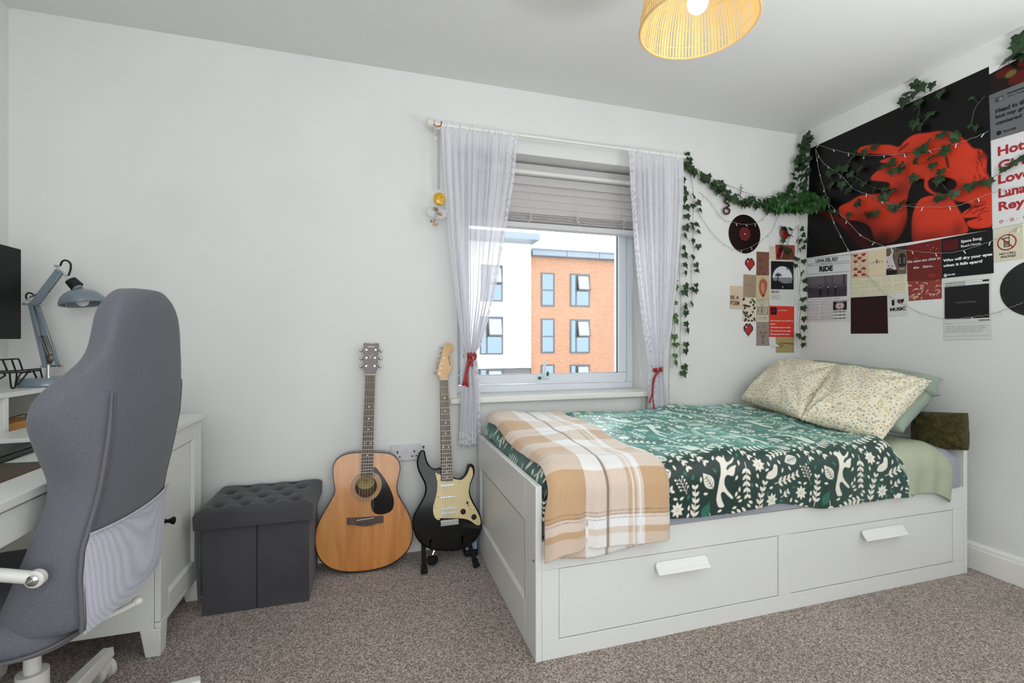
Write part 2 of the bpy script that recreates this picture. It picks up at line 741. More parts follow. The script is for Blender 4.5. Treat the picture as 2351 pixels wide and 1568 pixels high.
for k, u in enumerate((1216, 1325, 1430)):
    x = at('y', 2.436, u, 500).x
    b = MB()
    b.tube([(x, 2.431, 1.96), (x + .001, 2.440, 1.9), (x, 2.436, 1.75), (x, 2.433, 1.69)], .0012, 5)
    r = random.Random(k)
    for q in range(3):
        pts = [(x + r.uniform(-.014, .014), 2.427 + r.uniform(-.004, .004), 1.755 - i * .009 - q * .004) for i in range(7)]
        b.tube(catmull(pts, 4), .0011, 5)
    b.ring((x, 2.434, 1.677), (x, 2.438, 1.677), .005, .005, 10)
    b.build('ladder_cord', m_cord, bl)
b = MB()
pc = [at('y', 2.42, u, v) for u, v in ((1451, 556), (1453, 650), (1460, 740), (1466, 800), (1471, 860), (1476, 905), (1478, 935))]
pc[-3:] = [at('y', 2.318, u, v) for u, v in ((1471, 862), (1477, 908), (1478, 956))]
b.tube(catmull(pc, 4), .0012, 5)
pcord = b.build('pull_cord', m_cord, bl)
MB().ring(pc[3], pc[3] - Vector((0, 0, .035)), .004, .006, 10).build('cord_weight', m_cord, pcord)

# ---------------------------------------------------------- curtain pole
RY = 2.28
pole = empty('curtain_pole', (1.0, RY, 2.09), 'thin white curtain pole across the window with a chunky white end cap', 'curtain pole')
MB().ring((.285, RY, 2.092), (1.715, RY, 2.092), .008, .008, 14).build('rod', m_trim, pole, smooth=True)
e0 = at('y', RY, 993, 279)
b = MB()
b.lathe((.262, RY, 2.096), (1, 0, 0), [(.014, -.012), (.021, -.008), (.021, .018), (.014, .022)], 18)
b.build('end_cap', mat('cream_plastic', (.88, .87, .83), .35), pole, smooth=True)
for x in (.305, 1.66):
    b = MB()
    b.box((x - .008, RY - .004, 2.070), (x + .008, WY - .004, 2.084)).box((x - .014, WY - .006, 2.045), (x + .014, WY, 2.11))
    b.build('bracket', m_trim, pole, bevel=.003)
MB().tube([Vector((.302 + .019 * math.cos(t), RY - .006, 2.098 + .019 * math.sin(t))) for t in [math.pi * .85 + i * math.pi * 1.3 / 14 for i in range(15)]], .0032, 7).build('hook', mat('copper', (.62, .42, .30), .35, .8), pole, smooth=True)

# ---------------------------------------------------------- lace curtains


def lace_mat():
    m = bpy.data.materials.new('white_lace')
    m.use_nodes = True
    N, L = m.node_tree.nodes, m.node_tree.links
    N.remove(N['Principled BSDF'])
    out = N['Material Output']
    at_ = N.new('ShaderNodeVertexColor')
    at_.layer_name = 'Col'
    df = N.new('ShaderNodeBsdfDiffuse')
    df.inputs[0].default_value = (.90, .89, .93, 1)
    tl = N.new('ShaderNodeBsdfTranslucent')
    tl.inputs[0].default_value = (.90, .90, .96, 1)
    tr = N.new('ShaderNodeBsdfTransparent')
    m1 = N.new('ShaderNodeMixShader')
    m1.inputs[0].default_value = .35
    L.new(df.outputs[0], m1.inputs[1])
    L.new(tl.outputs[0], m1.inputs[2])
    m2 = N.new('ShaderNodeMixShader')
    sp = N.new('ShaderNodeSeparateColor')
    L.new(at_.outputs[0], sp.inputs[0])
    L.new(sp.outputs[0], m2.inputs[0])
    L.new(m1.outputs[0], m2.inputs[1])
    L.new(tr.outputs[0], m2.inputs[2])
    L.new(m2.outputs[0], out.inputs[0])
    return m


m_lace = lace_mat()
m_ribbon = mat('red_satin', (.62, .05, .09), .35, sheen=.3)
ZL = [2.096, 1.853, 1.515, 1.26, 1.025, .971, .938, .786, .60, .518]


def curtain(name, tab, label, nf, seed, lace_side, zbot, ytab):
    """tab rows: z descending -> (z, xl, xr); a gathered sheet hung from the pole"""
    r = np.random.default_rng(seed)
    nu, nv = 300, 330
    tab = sorted(tab)
    zs = np.linspace(tab[-1][0] + .012, tab[0][0], nv + 1)
    s = np.linspace(0, 1, nu + 1)
    ph = r.uniform(0, 6, 4)
    V = np.zeros((nv + 1, nu + 1, 3))
    A = np.zeros((nv + 1, nu + 1))
    sw = s + .012 * np.sin(s * 31 + ph[0]) + .008 * np.sin(s * 57 + ph[1])
    for j, z in enumerate(zs):
        xl, xr = interp(tab, z)
        wdt = xr - xl
        amp = min(.030, .0025 + .010 * (.42 / max(wdt, .06)) ** .6) * min(1, (tab[-1][0] - z) / .15 * .8 + .25)
        fold = np.sin(sw * 2 * np.pi * nf + .6 * np.sin(z * 3 + ph[2])) + .35 * np.sin(sw * 2 * np.pi * nf * 2.3 + ph[3] + z * 2)
        V[j, :, 0] = xl + s * wdt + amp * .3 * np.cos(sw * 2 * np.pi * nf)
        y = float(np.interp(z, [q[0] for q in ytab], [q[1] for q in ytab]))
        V[j, :, 1] = y - .004 + amp * fold * .8
        V[j, :, 2] = z
        if j > nv - 26:
            k = (j - (nv - 26)) / 26
            V[j, :, 2] = z + k * (.012 * np.abs(np.sin(s * np.pi * 6)) + .006 * np.abs(np.sin(s * np.pi * 19)))
        if j < 8:
            V[j, :, 1] += .003 * np.sin(s * 150)
    # lace holes (transparency), in the cloth's own coordinates (metres of flat cloth)
    Xc, Zc = np.meshgrid(s * .95, zs)
    base = .17 + .05 * np.sin(Xc * 520) * np.sin(Zc * 480)
    mot = np.zeros_like(Xc)
    for k in range(260):
        cx, cz, rr = r.uniform(0, .95), r.uniform(zs[-1], zs[0]), r.uniform(.006, .013)
        d = np.hypot(Xc - cx, (Zc - cz) * .8)
        mot = np.maximum(mot, np.clip(1.5 - abs(d - rr) / .004, 0, 1) * .5)
    A = base + mot * .12
    e = (s if lace_side == 'l' else 1 - s)[None, :] * .95
    for band in (e, (zs - zs[-1])[:, None] * np.ones_like(e) * 1.1):
        inb = np.clip((.085 - band) / .01, 0, 1)
        pat = .5 + .5 * np.sin(Xc * 105 + 2.2 * np.sin(Zc * 70)) * np.sin(Zc * 88 + 1.7 * np.sin(Xc * 60))
        A = A * (1 - inb) + inb * np.where(pat > .62, .38, .04)
    A = np.clip(A, 0, .8)
    cols = np.stack([A, A, A], -1)
    root = empty(name, (V[..., 0].mean(), RY, zbot), label, 'curtain', 'lace curtains at the window')
    np_mesh('lace_panel', V, nu, nv, cols, m_lace, parent=root)
    return root


def ribbon(root, c, w, tails, seed):
    b = MB()
    cx, cz, cy = c[0], c[2], c[1]
    # band round the gathered cloth
    n = 20
    rx, ry = w / 2 + .004, .030
    vs, fs = [], []
    for i in range(n):
        t = 2 * math.pi * i / n
        for dz in (-.011, .011):
            vs.append((cx + rx * math.cos(t), cy + ry * math.sin(t), cz + dz + .004 * math.cos(t)))
    fs = [(2 * i, 2 * ((i + 1) % n), 2 * ((i + 1) % n) + 1, 2 * i + 1) for i in range(n)]
    b.add(vs, fs)
    for pts, wd in tails:
        pts = catmull(pts, 5)
        vs = []
        for i, p in enumerate(pts):
            k = i / (len(pts) - 1)
            tw = .5 * math.sin(k * 3)
            vs += [p + Vector((-wd / 2 * math.cos(tw), -wd / 2 * math.sin(tw), 0)), p + Vector((wd / 2 * math.cos(tw), wd / 2 * math.sin(tw), .002))]
        m_ = len(pts)
        b.add(vs, [(2 * i, 2 * i + 1, 2 * i + 3, 2 * i + 2) for i in range(m_ - 1)])
    b.sphere((cx - .005, cy - ry - .006, cz), (.014, .009, .012), 10, 8)
    b.build('ribbon_tie', m_ribbon, root, smooth=True, solid=.001)
    [tag(o, 'dark red satin ribbon') for o in root.children if o.name.startswith('ribbon_tie')]


TL_ = [(2.096, .318, .709), (1.853, .331, .684), (1.515, .357, .628), (1.26, .389, .583), (1.025, .420, .512), (.985, .430, .486), (.965, .433, .484), (.94, .430, .491), (.786, .425, .506), (.612, .421, .516), (.512, .415, .513)]
cl = curtain('lace_curtain', TL_, 'left white lace curtain, gathered by a red ribbon beside the electric guitar', 11, 3, 'r', .512, [(.5, 2.318), (.62, 2.312), (.80, 2.285), (.95, 2.27), (2.1, 2.28)])
P_ = lambda u, v, y=2.232: at('y', y, u, v)
ribbon(cl, (.459, 2.268, .972), .058, [([P_(1080, 822), P_(1072, 850), P_(1066, 885)], .024), ([P_(1078, 822), P_(1071, 850), P_(1073, 888)], .014), ([P_(1078, 822), P_(1090, 812), P_(1092, 822), P_(1081, 832)], .016), ([P_(1078, 822), P_(1084, 836), P_(1083, 842)], .014)], 1)
TR_ = [(2.094, 1.343, 1.696), (1.853, 1.358, 1.694), (1.6, 1.381, 1.676), (1.36, 1.408, 1.653), (1.095, 1.449, 1.612), (.90, 1.500, 1.560), (.885, 1.505, 1.558), (.86, 1.502, 1.560), (.81, 1.499, 1.568), (.71, 1.498, 1.594), (.60, 1.492, 1.608)]
cr = curtain('lace_curtain', TR_, 'right white lace curtain, gathered by a red ribbon beside the hanging ivy', 10, 5, 'l', .60, [(.5, 2.305), (.7, 2.30), (.9, 2.285), (2.1, 2.28)])
ribbon(cr, (1.532, 2.280, .882), .060, [([P_(1512, 852), P_(1500, 870), P_(1497, 905), P_(1491, 925)], .016), ([P_(1514, 852), P_(1503, 872), P_(1499, 910), P_(1503, 945)], .012), ([P_(1512, 850), P_(1520, 846), P_(1519, 854)], .012)], 2)

# ---------------------------------------------------------- hanging ornament on the pole
hk = at('y', RY - .012, 1007, 300)
oy = RY - .014
orn = empty('hanging_ornament', at('y', oy, 1003, 520), 'yellow glass and shell ornament hanging on a grey cord from the curtain pole end', 'ornament')
b = MB()
a0, a1 = at('y', oy, 1007, 296), at('y', oy, 1007, 432)
b.tube([a0 + Vector((-.0045, 0, 0)), a1 + Vector((-.0035, 0, 0))], .002, 6).tube([a0 + Vector((.0045, 0, 0)), a1 + Vector((.0035, 0, 0))], .002, 6)
b.tube([a1 + Vector((.005 * math.cos(t), 0, .005 * math.sin(t))) for t in [i * .63 for i in range(10)]], .0012, 5, closed=True)
b.build('cord', mat('grey_cord', (.62, .62, .60), .6), orn)
m_yel = mat('yellow_glass', (.88, .68, .06), .15, noise=(80, (.72, .55, .08)), coat=.5)
c = at('y', oy, 1009, 457)
b = MB()
b.sphere(c, (.029, .010, .032), 18, 12)
b.build('yellow_disc', m_yel, orn, smooth=True)
m_clr = mat('clear_acrylic', (.85, .86, .86), .1, alpha=.45)
b = MB()
for u, v, ru in ((993, 487, .030), (1012, 491, .030)):
    c = at('y', oy, u, v)
    b.tube([c + Vector((ru * math.cos(t), .004 * math.sin(t * 3), ru * .8 * math.sin(t))) for t in [i * math.pi / 12 for i in range(24)]], .0035, 6, closed=True)
    b.ring(c + Vector((0, -.001, 0)), c + Vector((0, .001, 0)), ru * .85, ru * .85, 20)
b.build('clear_rings', m_clr, orn, smooth=True)
m_shell = mat('shell', (.83, .72, .62), .35, noise=(60, (.45, .33, .22)))
for u, v, a in ((1000, 480, .2), (1010, 490, .5), (994, 507, -.3), (999, 515, -.3)):
    c = at('y', oy - .006, u, v)
    b = MB()
    b.sphere(c, (.014, .006, .008), 12, 8, Matrix.Rotation(a, 3, 'Y'))
    b.build('shell', m_shell, orn, smooth=True)

# ---------------------------------------------------------- radiator behind the bed
rad = empty('radiator', (2.1, 2.33, .12), 'white panel radiator behind the bed under the ivy', 'radiator')
b = MB()
b.box((1.745, 2.318, .14), (2.50, 2.350, .655))
b.build('panel', m_trim, rad, bevel=.006)
b = MB()
for i in range(36):
    x = 1.77 + i * .02
    b.box((x, 2.320, .650), (x + .012, 2.346, .6575))
b.build('grille', mat('radiator_grille', (.80, .80, .78), .4), rad)
c = Vector((1.735, 2.325, .638))
b = MB()
b.lathe(c + Vector((0, -.012, 0)), (0, -1, 0), [(.016, -.006), (.016, .012), (.013, .016)], 16)
vk = b.build('valve', m_trim, rad, smooth=True)
MB().lathe(c + Vector((0, -.0285, 0)), (0, -1, 0), [(.0105, -.001), (.0105, .0015), (.006, .002)], 16).build('valve_cap', mat('dark_metal', (.12, .12, .12), .3, .6), vk)
for x in (1.76, 2.44):
    MB().box((x, 2.351, .2), (x + .04, WY, .26)).build('bracket', m_trim, rad)

# ---------------------------------------------------------- double socket
sk = empty('double_socket', (.156, WY - .004, .445), 'white double wall socket between the two guitars', 'socket')
m_sock = mat('socket_plastic', (.84, .83, .85), .35)
b = MB()
b.box((.084, WY - .010, .449), (.231, WY - .0005, .531))
b.build('plate', m_sock, sk, bevel=.003)
for x in (.145, .160):
    MB().box((x, WY - .0135, .492), (x + .012, WY - .009, .515)).build('rocker_switch', m_sock, sk, bevel=.001)
for cx in (.117, .198):
    MB().box((cx - .003, WY - .0108, .489), (cx + .003, WY - .0098, .500)).build('pin_hole', mat('hole_black', (.02, .02, .02), .8), sk)
    for dx in (-.011, .011):
        MB().box((cx + dx - .004, WY - .0108, .469), (cx + dx + .004, WY - .0098, .474)).build('pin_hole', mat('hole_black', (.02, .02, .02), .8), sk)

# ============================================================ OUTSIDE
BY = 26.0


def brick_mat(name, c1, c2, mortar, sc=1.0):
    m = bpy.data.materials.new(name)
    m.use_nodes = True
    N, L = m.node_tree.nodes, m.node_tree.links
    p = N['Principled BSDF']
    p.inputs['Roughness'].default_value = .9
    tc = N.new('ShaderNodeTexCoord')
    mp = N.new('ShaderNodeMapping')
    mp.inputs['Rotation'].default_value = (math.pi / 2, 0, 0)
    L.new(tc.outputs['Object'], mp.inputs[0])
    br = N.new('ShaderNodeTexBrick')
    br.inputs['Scale'].default_value = 1
    br.inputs['Brick Width'].default_value = .225 * sc
    br.inputs['Row Height'].default_value = .075 * sc
    br.inputs['Mortar Size'].default_value = .010 * sc
    br.inputs['Color1'].default_value = (*lin(c1), 1)
    br.inputs['Color2'].default_value = (*lin(c2), 1)
    br.inputs['Mortar'].default_value = (*lin(mortar), 1)
    L.new(mp.outputs[0], br.inputs['Vector'])
    L.new(br.outputs['Color'], p.inputs['Base Color'])
    return m


m_brick = brick_mat('orange_brick', (.555, .383, .287), (.51, .335, .243), (.58, .466, .387))
m_gbrick = brick_mat('grey_brick', (.30, .29, .30), (.25, .25, .255), (.40, .39, .39))
m_render = mat('white_render', (.97, .965, .95), .8)
m_zinc = mat('zinc_panel', (.385, .42, .46), .5)
m_zincd = mat('zinc_soffit', (.33, .35, .40), .6)
m_wfr = mat('grey_window_frame', (.225, .235, .255), .5)
m_pane = mat('sky_reflecting_pane', (.37, .42, .47), .06, metal=1.0)
m_paneb = mat('blind_behind_pane', (.46, .48, .50), .2, metal=1.0)
MB().box((-30, 3.2, -6.1), (45, 60, -6.0)).build('pavement', mat('paving', (.55, .55, .53), .9), kind='structure')


def O(u, v, y=BY):
    return at('y', y, u, v)


def outwin(root, u0, v0, u1, v1, kind, y=BY):
    a, c = O(u0, v0, y), O(u1, v1, y)
    x0, x1, z0, z1 = a.x, c.x, c.z, a.z
    t = .09
    b = MB()
    rectframe(b, x0, x1, z0, z1, t, y - .05, y + .1)
    zm = z1 - (z1 - z0) * (.52 if (z1 - z0) > 1.2 else .5)
    xm = x0 + (x1 - x0) * .3
    if kind == 'narrow':
        b.box((x0 + t, y - .05, zm - .04), (x1 - t, y + .1, zm + .04))
    else:
        b.box((xm - .05, y - .05, z0 + t), (xm + .05, y + .1, z1 - t)).box((xm, y - .05, zm - .04), (x1 - t, y + .1, zm + .04))
    fr = b.build('window', m_wfr, root)
    if kind == 'narrow':
        MB().box((x0 + t, y - .035, z0 + t), (x1 - t, y - .02, z1 - t)).build('pane', m_pane, fr)
    else:
        MB().box((x0 + t, y - .035, z0 + t), (x1 - t, y - .02, z1 - t)).build('pane', m_pane, fr)
        # top-hung casement standing ajar, a blind behind the narrow light
        M = Matrix.Translation((0, y - .06, z1 - t)) @ Matrix.Rotation(-.22, 4, 'X')
        h = z1 - t - zm
        q = MB()
        for lo, hi in (((xm + .05, -.04, -h), (x1 - t + .02, 0, -h + .07)), ((xm + .05, -.04, -.07), (x1 - t + .02, 0, 0)), ((xm + .05, -.04, -h), (xm + .12, 0, 0)), ((x1 - t - .05, -.04, -h), (x1 - t + .02, 0, 0))):
            q.box(lo, hi, M)
        cs = q.build('casement', m_wfr, fr)
        MB().box((xm + .12, -.03, -h + .07), (x1 - t - .05, -.015, -.07), M).build('casement_pane', m_paneb, fr)
    return fr


brk = empty('apartment_building', (O(1300, 700).x, BY, -6), 'orange brick apartment block seen through the right half of the window', 'building')
c0, c1 = O(1219, 589), O(1700, 589)
zt = O(1300, 592).z
b = MB()
b.box((O(1219, 700).x, BY, -6), (34, BY + 10, zt))
b.build('wall', m_brick, brk)
b = MB()
z1_, z0_ = O(1260, 576.5).z, O(1260, 589).z
xx = O(1219, 700).x
while xx < 34:
    b.box((xx, BY - .35, z0_), (min(xx + 2.15, 34) - .03, BY + 10, z1_))
    xx += 2.15
b.box((O(1219, 700).x, BY - .42, z1_), (34, BY + 10.1, z1_ + .06))
b.build('parapet', m_zinc, brk)
MB().box((O(1219, 700).x, BY - .30, zt - .02), (34, BY, z0_ + .01)).build('soffit', m_zincd, brk)
for w in ((1241.9, 625.6, 1272.7, 703.7, 'narrow'), (1308.5, 628, 1353.7, 704.4, 'wide'), (1242, 731, 1272.7, 810.5, 'narrow'), (1308.5, 733, 1353.7, 810.5, 'wide'), (1242, 837, 1272.7, 916, 'narrow'), (1308.5, 837, 1353.7, 915, 'wide')):
    outwin(brk, *w)
wb = empty('apartment_building', (O(1100, 700).x, BY - .2, -6), 'white rendered apartment block with overhanging flat roof, seen past the left curtain', 'building')
YB = BY - .25
zb = O(1180, 845, YB).z
b = MB()
b.box((-12, YB, zb), (O(1219, 700, YB).x, BY + 8, O(1219, 560, YB).z + .2))
b.build('wall', m_render, wb)
MB().box((-12, YB + .08, -6), (O(1219, 700, YB).x, BY + 8, zb)).build('brick_base', m_gbrick, wb)
YR = BY - 1.5
za, zc = O(1240, 536, YR).z, O(1240, 551, YR).z
b = MB()
xx = O(1240, 545, YR).x
b.box((-12, YR, zc), (xx, BY + 9, za))
b.build('roof_overhang', m_zinc, wb)
for w in ((1104, 607, 1154, 693, 'wide'), (1101, 726, 1155, 814, 'wide'), (1101, 846.6, 1155, 925, 'wide')):
    outwin(wb, *w, y=YB)

# ============================================================ THE BED
BX0, BX1, BY0, BY1 = .5045, 2.5545, 1.424, 2.284
m_lam = mat('white_laminate', (.90, .90, .885), .38)
m_hole = mat('hole_black', (.02, .02, .02), .8)
bed = empty('day_bed', ((BX0 + BX1) / 2, 1.85, 0), 'white wooden day bed with two long drawers below, under the window', 'bed')


def end_panel(x0, x1, out):
    """framed end board, out=-1 when its show face looks to -x"""
    b = MB()
    th = x1 - x0
    xs, xr = (x0, x0 + .009) if out < 0 else (x1, x1 - .009)
    ya, yb, za, zb = BY0 + .115, BY1 - .045, .145, .42
    b.box((x0, BY0, 0), (x1, ya, .57)).box((x0, yb, 0), (x1, BY1, .57))
    b.box((x0, ya, 0), (x1, yb, za)).box((x0, ya, zb), (x1, yb, .57))
    lo, hi = sorted((xr, x1 if out < 0 else x0))
    b.box((lo, ya, za), (hi, yb, zb))
    o = b.build('end_board', m_lam, bed, bevel=.0025)
    # moulding sloping into the recess
    b = MB()
    w = .013
    P = [(ya, za), (yb, za), (yb, zb), (ya, zb)]
    Q = [(ya + w, za + w), (yb - w, za + w), (yb - w, zb - w), (ya + w, zb - w)]
    vs = [(xs, p[0], p[1]) for p in P] + [(xr - out * -.0005, q[0], q[1]) for q in Q]
    b.add(vs, [(i, (i + 1) % 4, 4 + (i + 1) % 4, 4 + i) for i in range(4)])
    b.build('moulding', m_lam, o)
    if out < 0:
        MB().ring((x0 - .0006, BY0 + .02, .322), (x0 + .003, BY0 + .02, .322), .0045, .0045, 12).build('screw_hole', m_hole, o)
    return o


end_panel(BX0, BX0 + .022, -1)
end_panel(BX1 - .022, BX1, -1)
xa, xb = BX0 + .0225, BX1 - .0225
fy = BY0 + .002
b = MB()
b.box((xa, fy, .294), (xb, fy + .02, .388))
b.box((xa, fy, 0), (xb, fy + .02, .060))
for s0, s1 in ((xa, .586), (1.493, 1.555), (2.465, xb)):
    b.box((s0, fy, .0605), (s1, fy + .02, .2935))
b.build('front_frame', m_lam, bed, bevel=.0012)
MB().box((xa, BY1 - .02, 0), (xb, BY1, .388)).build('back_board', m_lam, bed)
b = MB()
for i in range(14):
    x = xa + .03 + i * .145
    b.box((x, BY0 + .03, .30), (x + .07, BY1 - .025, .318))
b.build('slatted_base', mat('pine', (.75, .6, .42), .6), bed)


def handle(x0, x1, z, parent):
    prof = [(0, 0), (-.004, .004), (-.010, -.002), (-.020, -.018), (-.028, -.024), (-.031, -.029), (-.028, -.031), (-.022, -.026), (-.013, -.018), (-.006, -.008), (0, -.008)]
    b = MB()
    vs = [(x0 + (.008 if i in (0, 1, 10) else 0), fy + p, z + q) for i, (p, q) in enumerate(prof)] + [(x1 - (.008 if i in (0, 1, 10) else 0), fy + p, z + q) for i, (p, q) in enumerate(prof)]
    k = len(prof)
    b.add(vs, [(i, (i + 1) % k, k + (i + 1) % k, k + i) for i in range(k)] + [tuple(range(k)), tuple(range(2 * k - 1, k - 1, -1))])
    b.build('handle', mat('handle_white', (.92, .92, .90), .35), parent)


for x0, x1, h0, h1 in ((.588, 1.491, .945, 1.157), (1.557, 2.463, 1.912, 2.145)):
    b = MB()
    b.box((x0, fy + .003, .063), (x1, fy + .021, .291)).box((x0 + .03, fy + .021, .07), (x1 - .03, BY1 - .12, .2))
    d = b.build('drawer', m_lam, bed, bevel=.0012)
    handle(h0, h1, .262, d)
MB().box((xa, fy + .012, .05), (xb, fy + .018, .30)).build('shadow_gap', mat('gap_shade', (.25, .24, .23), .9), bed)  # dark strip behind the drawer gaps, their shade put into its colour

# ---------------------------------------------------------- mattress
m_matt = mat('grey_mattress_cover', (.64, .645, .685), .9, bump=(90, .2, .002))


def nse(x, y, k):
    return math.sin(x * 7.1 * k + 1.3 * math.sin(y * 5.3 * k)) * math.cos(y * 6.3 * k + 1.1 * math.sin(x * 4.7 * k))


def topz(x, y):
    """height of the made bed's upper surface"""
    z = .612 + (y - 1.45) * .05 + .012 * nse(x, y, 1) + .005 * nse(x + 3, y + 1, 2.7)
    z += .02 * math.exp(-((x - 2.0) / .25) ** 2) * max(0, (y - 1.7))
    return z


b = MB()


def mfn(s, t):
    # closed rounded slab: wrap a cross-section in y-z along x
    x = .532 + s * (2.515 - .532)
    w = .008 * math.sin(x * 5) + .004 * math.sin(x * 13)
    sec = [(2.272, .325), (2.272, .50), (2.262, .550), (2.23, .565), (1.9, .572), (1.52, .566), (1.46, .552), (1.425, .52), (1.417 + w * .3, .47), (1.414 + w * .3, .42), (1.416, .394 + w * .1), (1.452, .392), (1.455, .325)]
    k = t * len(sec)
    i = int(k) % len(sec)
    f = k - int(k)
    a, c = sec[i], sec[(i + 1) % len(sec)]
    e = 1 - max(0, (abs(s - .5) - .485) / .015) ** 2 * .12
    y, z = a[0] * (1 - f) + c[0] * f, a[1] * (1 - f) + c[1] * f
    return (x, 1.85 + (y - 1.85) * (1 if e == 1 else e), .44 + (z - .44) * e)


b.grid(mfn, 90, 52)
n0 = 91
b.f.append(tuple(j * n0 for j in range(52)))
b.f.append(tuple(j * n0 + 90 for j in range(51, -1, -1)))
b.build('mattress', m_matt, None, 'grey covered mattress lying in the white day bed', 'mattress', smooth=True)


def drape(bl, yb, yf, R, zt_fn, x, hang):
    """point at arc length bl from the back edge yb, over the front edge, hanging down"""
    L1 = yb - (yf + R)
    zt = zt_fn
    if bl <= L1:
        y = yb - bl
        return y, zt(x, y)
    q = (bl - L1) / R
    if q <= math.pi / 2:
        y = yf + R - R * math.sin(q)
        return y, zt(x, y) - R * (1 - math.cos(q))
    d = bl - L1 - R * math.pi / 2
    return yf, zt(x, yf) - R - d


def cloth(name, x_fn, b_fn, nu, nv, colf, m, label, cat, th=.02, yb=2.262, yf=1.408, R=.085, lift=0.0, wob=.004, zfn=None, roll=(.03, .014), group=None, ripple=None):
    V = np.zeros((nv + 1, nu + 1, 3))
    A = np.zeros((nv + 1, nu + 1))
    B = np.zeros((nv + 1, nu + 1))
    z_ = zfn or topz
    for i in range(nu + 1):
        s = i / nu
        Lb = b_fn(s)
        for j in range(nv + 1):
            bl = Lb * j / nv
            x0_, x1_ = x_fn(bl / Lb)
            x = x0_ + (x1_ - x0_) * s
            y, z = drape(bl, yb, yf, R, z_, x, 0)
            z += lift
            y -= lift * min(1, max(0, (bl - (yb - yf - R)) / .15)) * .6
            # edges roll down a little
            e = min(s, 1 - s) * (x1_ - x0_)
            ro = max(0, 1 - e / roll[0]) ** 2 * roll[1]
            hh = max(0, (bl - (yb - yf - R)) / .2)
            z -= ro * (1 - min(1, hh))
            y += min(ro, .014) * min(1, hh)
            if ripple:
                dy, dz = ripple(x, bl, hh)
                y += dy
                z += dz
            V[j, i] = (x, y, z)
            A[j, i] = x
            B[j, i] = bl
    C = colf(A, B)
    return np_mesh(name, V[:, ::-1], nu, nv, C[:, ::-1], m, None, label, cat, group, solid=th)


# ---- sage sheet over the head end
def zs_fn(x, y):
    z = .590 + (y - 1.45) * .03 + .004 * nse(x, y, 2)
    z -= max(0, x - 2.30) ** 2 * 1.6
    return z


m_sage = mat('sage_cotton', rough=.9, attr=True, bump=(220, .25, .0015))


def sagec(A, B):
    n = .5 + .5 * np.sin(A * 310) * np.sin(B * 290)
    c = np.array(lin((.70, .72, .63)))[None, None] * (1 - .03 * n[..., None])
    return c


def rip_s(x, bl, hh):
    h = min(1, hh)
    return -.004 * h * math.sin(x * 60 + bl * 9), .004 * math.sin(x * 40 + bl * 25) * (1 - h)


cloth('bed_sheet', lambda t: (2.08, 2.425 + .015 * math.sin(t * 9)), lambda s: .995 + .05 * s + .006 * math.sin(s * 7), 120, 200, sagec, m_sage, 'sage green bed sheet showing between the patterned duvet and the head of the bed', 'bed sheet', th=.004, R=.10, yf=1.402, zfn=zs_fn, ripple=rip_s)

# ---- duvet with a printed woodland pattern (drawn here, tile by tile)
TW, TH = .50, .42
CRM, DKG, MIDG = (.95, .92, .87), (.035, .12, .105), (.14, .46, .38)
tile = Ras(300, 252, DKG)


def T(pts):
    return [(x / TW, y / TH) for x, y in pts]


def put(pts, col, al=1):
    xs = [p[0] for p in pts]
    ys = [p[1] for p in pts]
    for dx in (-TW, 0, TW):
        for dy in (-TH, 0, TH):
            if max(xs) + dx > 0 and min(xs) + dx < TW and max(ys) + dy > 0 and min(ys) + dy < TH:
                tile.poly(T([(p[0] + dx, p[1] + dy) for p in pts]), col, al)


def rot(pts, a, ox, oy, k=1.0, fx=1):
    c, s = math.cos(a), math.sin(a)
    return [(ox + (x * fx * c - y * s) * k, oy + (x * fx * s + y * c) * k) for x, y in pts]


def leafp(L, w, n=9):
    up = [(L * i / n, w * math.sin(math.pi * (i / n) ** .85)) for i in range(n + 1)]
    return up + [(x, -y) for x, y in up[::-1]][1:-1]


def stroke(pts, w, col):
    for (ax, ay), (bx, by) in zip(pts[:-1], pts[1:]):
        d = math.hypot(bx - ax, by - ay) or 1
        nx, ny = -(by - ay) / d * w / 2, (bx - ax) / d * w / 2
        put([(ax + nx, ay + ny), (bx + nx, by + ny), (bx - nx, by - ny), (ax - nx, ay - ny)], col)


def big_leaf(x, y, L, w, a, col=CRM):
    put(rot(leafp(L, w), a, x, y), col)
    stroke(rot([(-.012, 0), (L * .8, 0)], a, x, y), .0022, DKG)
    for i in range(1, 5):
        q = L * i / 6
        for sg in (1, -1):
            stroke(rot([(q, 0), (q + L * .13, sg * w * .62)], a, x, y), .0018, DKG)


def sprig(x, y, L, a, n, lw=.007, ll=.026, col=CRM, curve=.3):
    pts = []
    for i in range(9):
        q = i / 8
        pts.append((L * q, curve * L * q * q * .5))
    stroke(rot(pts, a, x, y), .0026, MIDG if col != CRM else CRM)
    for i in range(n):
        q = (i + 1) / n
        px, py = L * q, curve * L * q * q * .5
        for sg in (1, -1):
            lp = rot(leafp(ll * (1.1 - q * .35), lw), sg * .75 + curve * q * .6, px, py)
            put(rot(lp, a, x, y), col)


def fern(x, y, L, a, col=MIDG):
    stroke(rot([(0, 0), (L, 0)], a, x, y), .002, col)
    for i in range(1, 11):
        q = L * i / 11
        h = .016 * math.sin(math.pi * min(1, i / 11 + .15))
        for sg in (1, -1):
            stroke(rot([(q, 0), (q + .010, sg * h)], a, x, y), .0026, col)


def flower(x, y, r):
    for i in range(8):
        put(rot(leafp(r, r * .23), i * math.pi / 4, x, y), CRM)
    for i in range(7):
        a = i * .9
        put([(x + r * .2 * math.cos(a) + .0016 * math.cos(t), y + r * .2 * math.sin(a) + .0016 * math.sin(t)) for t in (0, 1.57, 3.14, 4.71)], DKG)


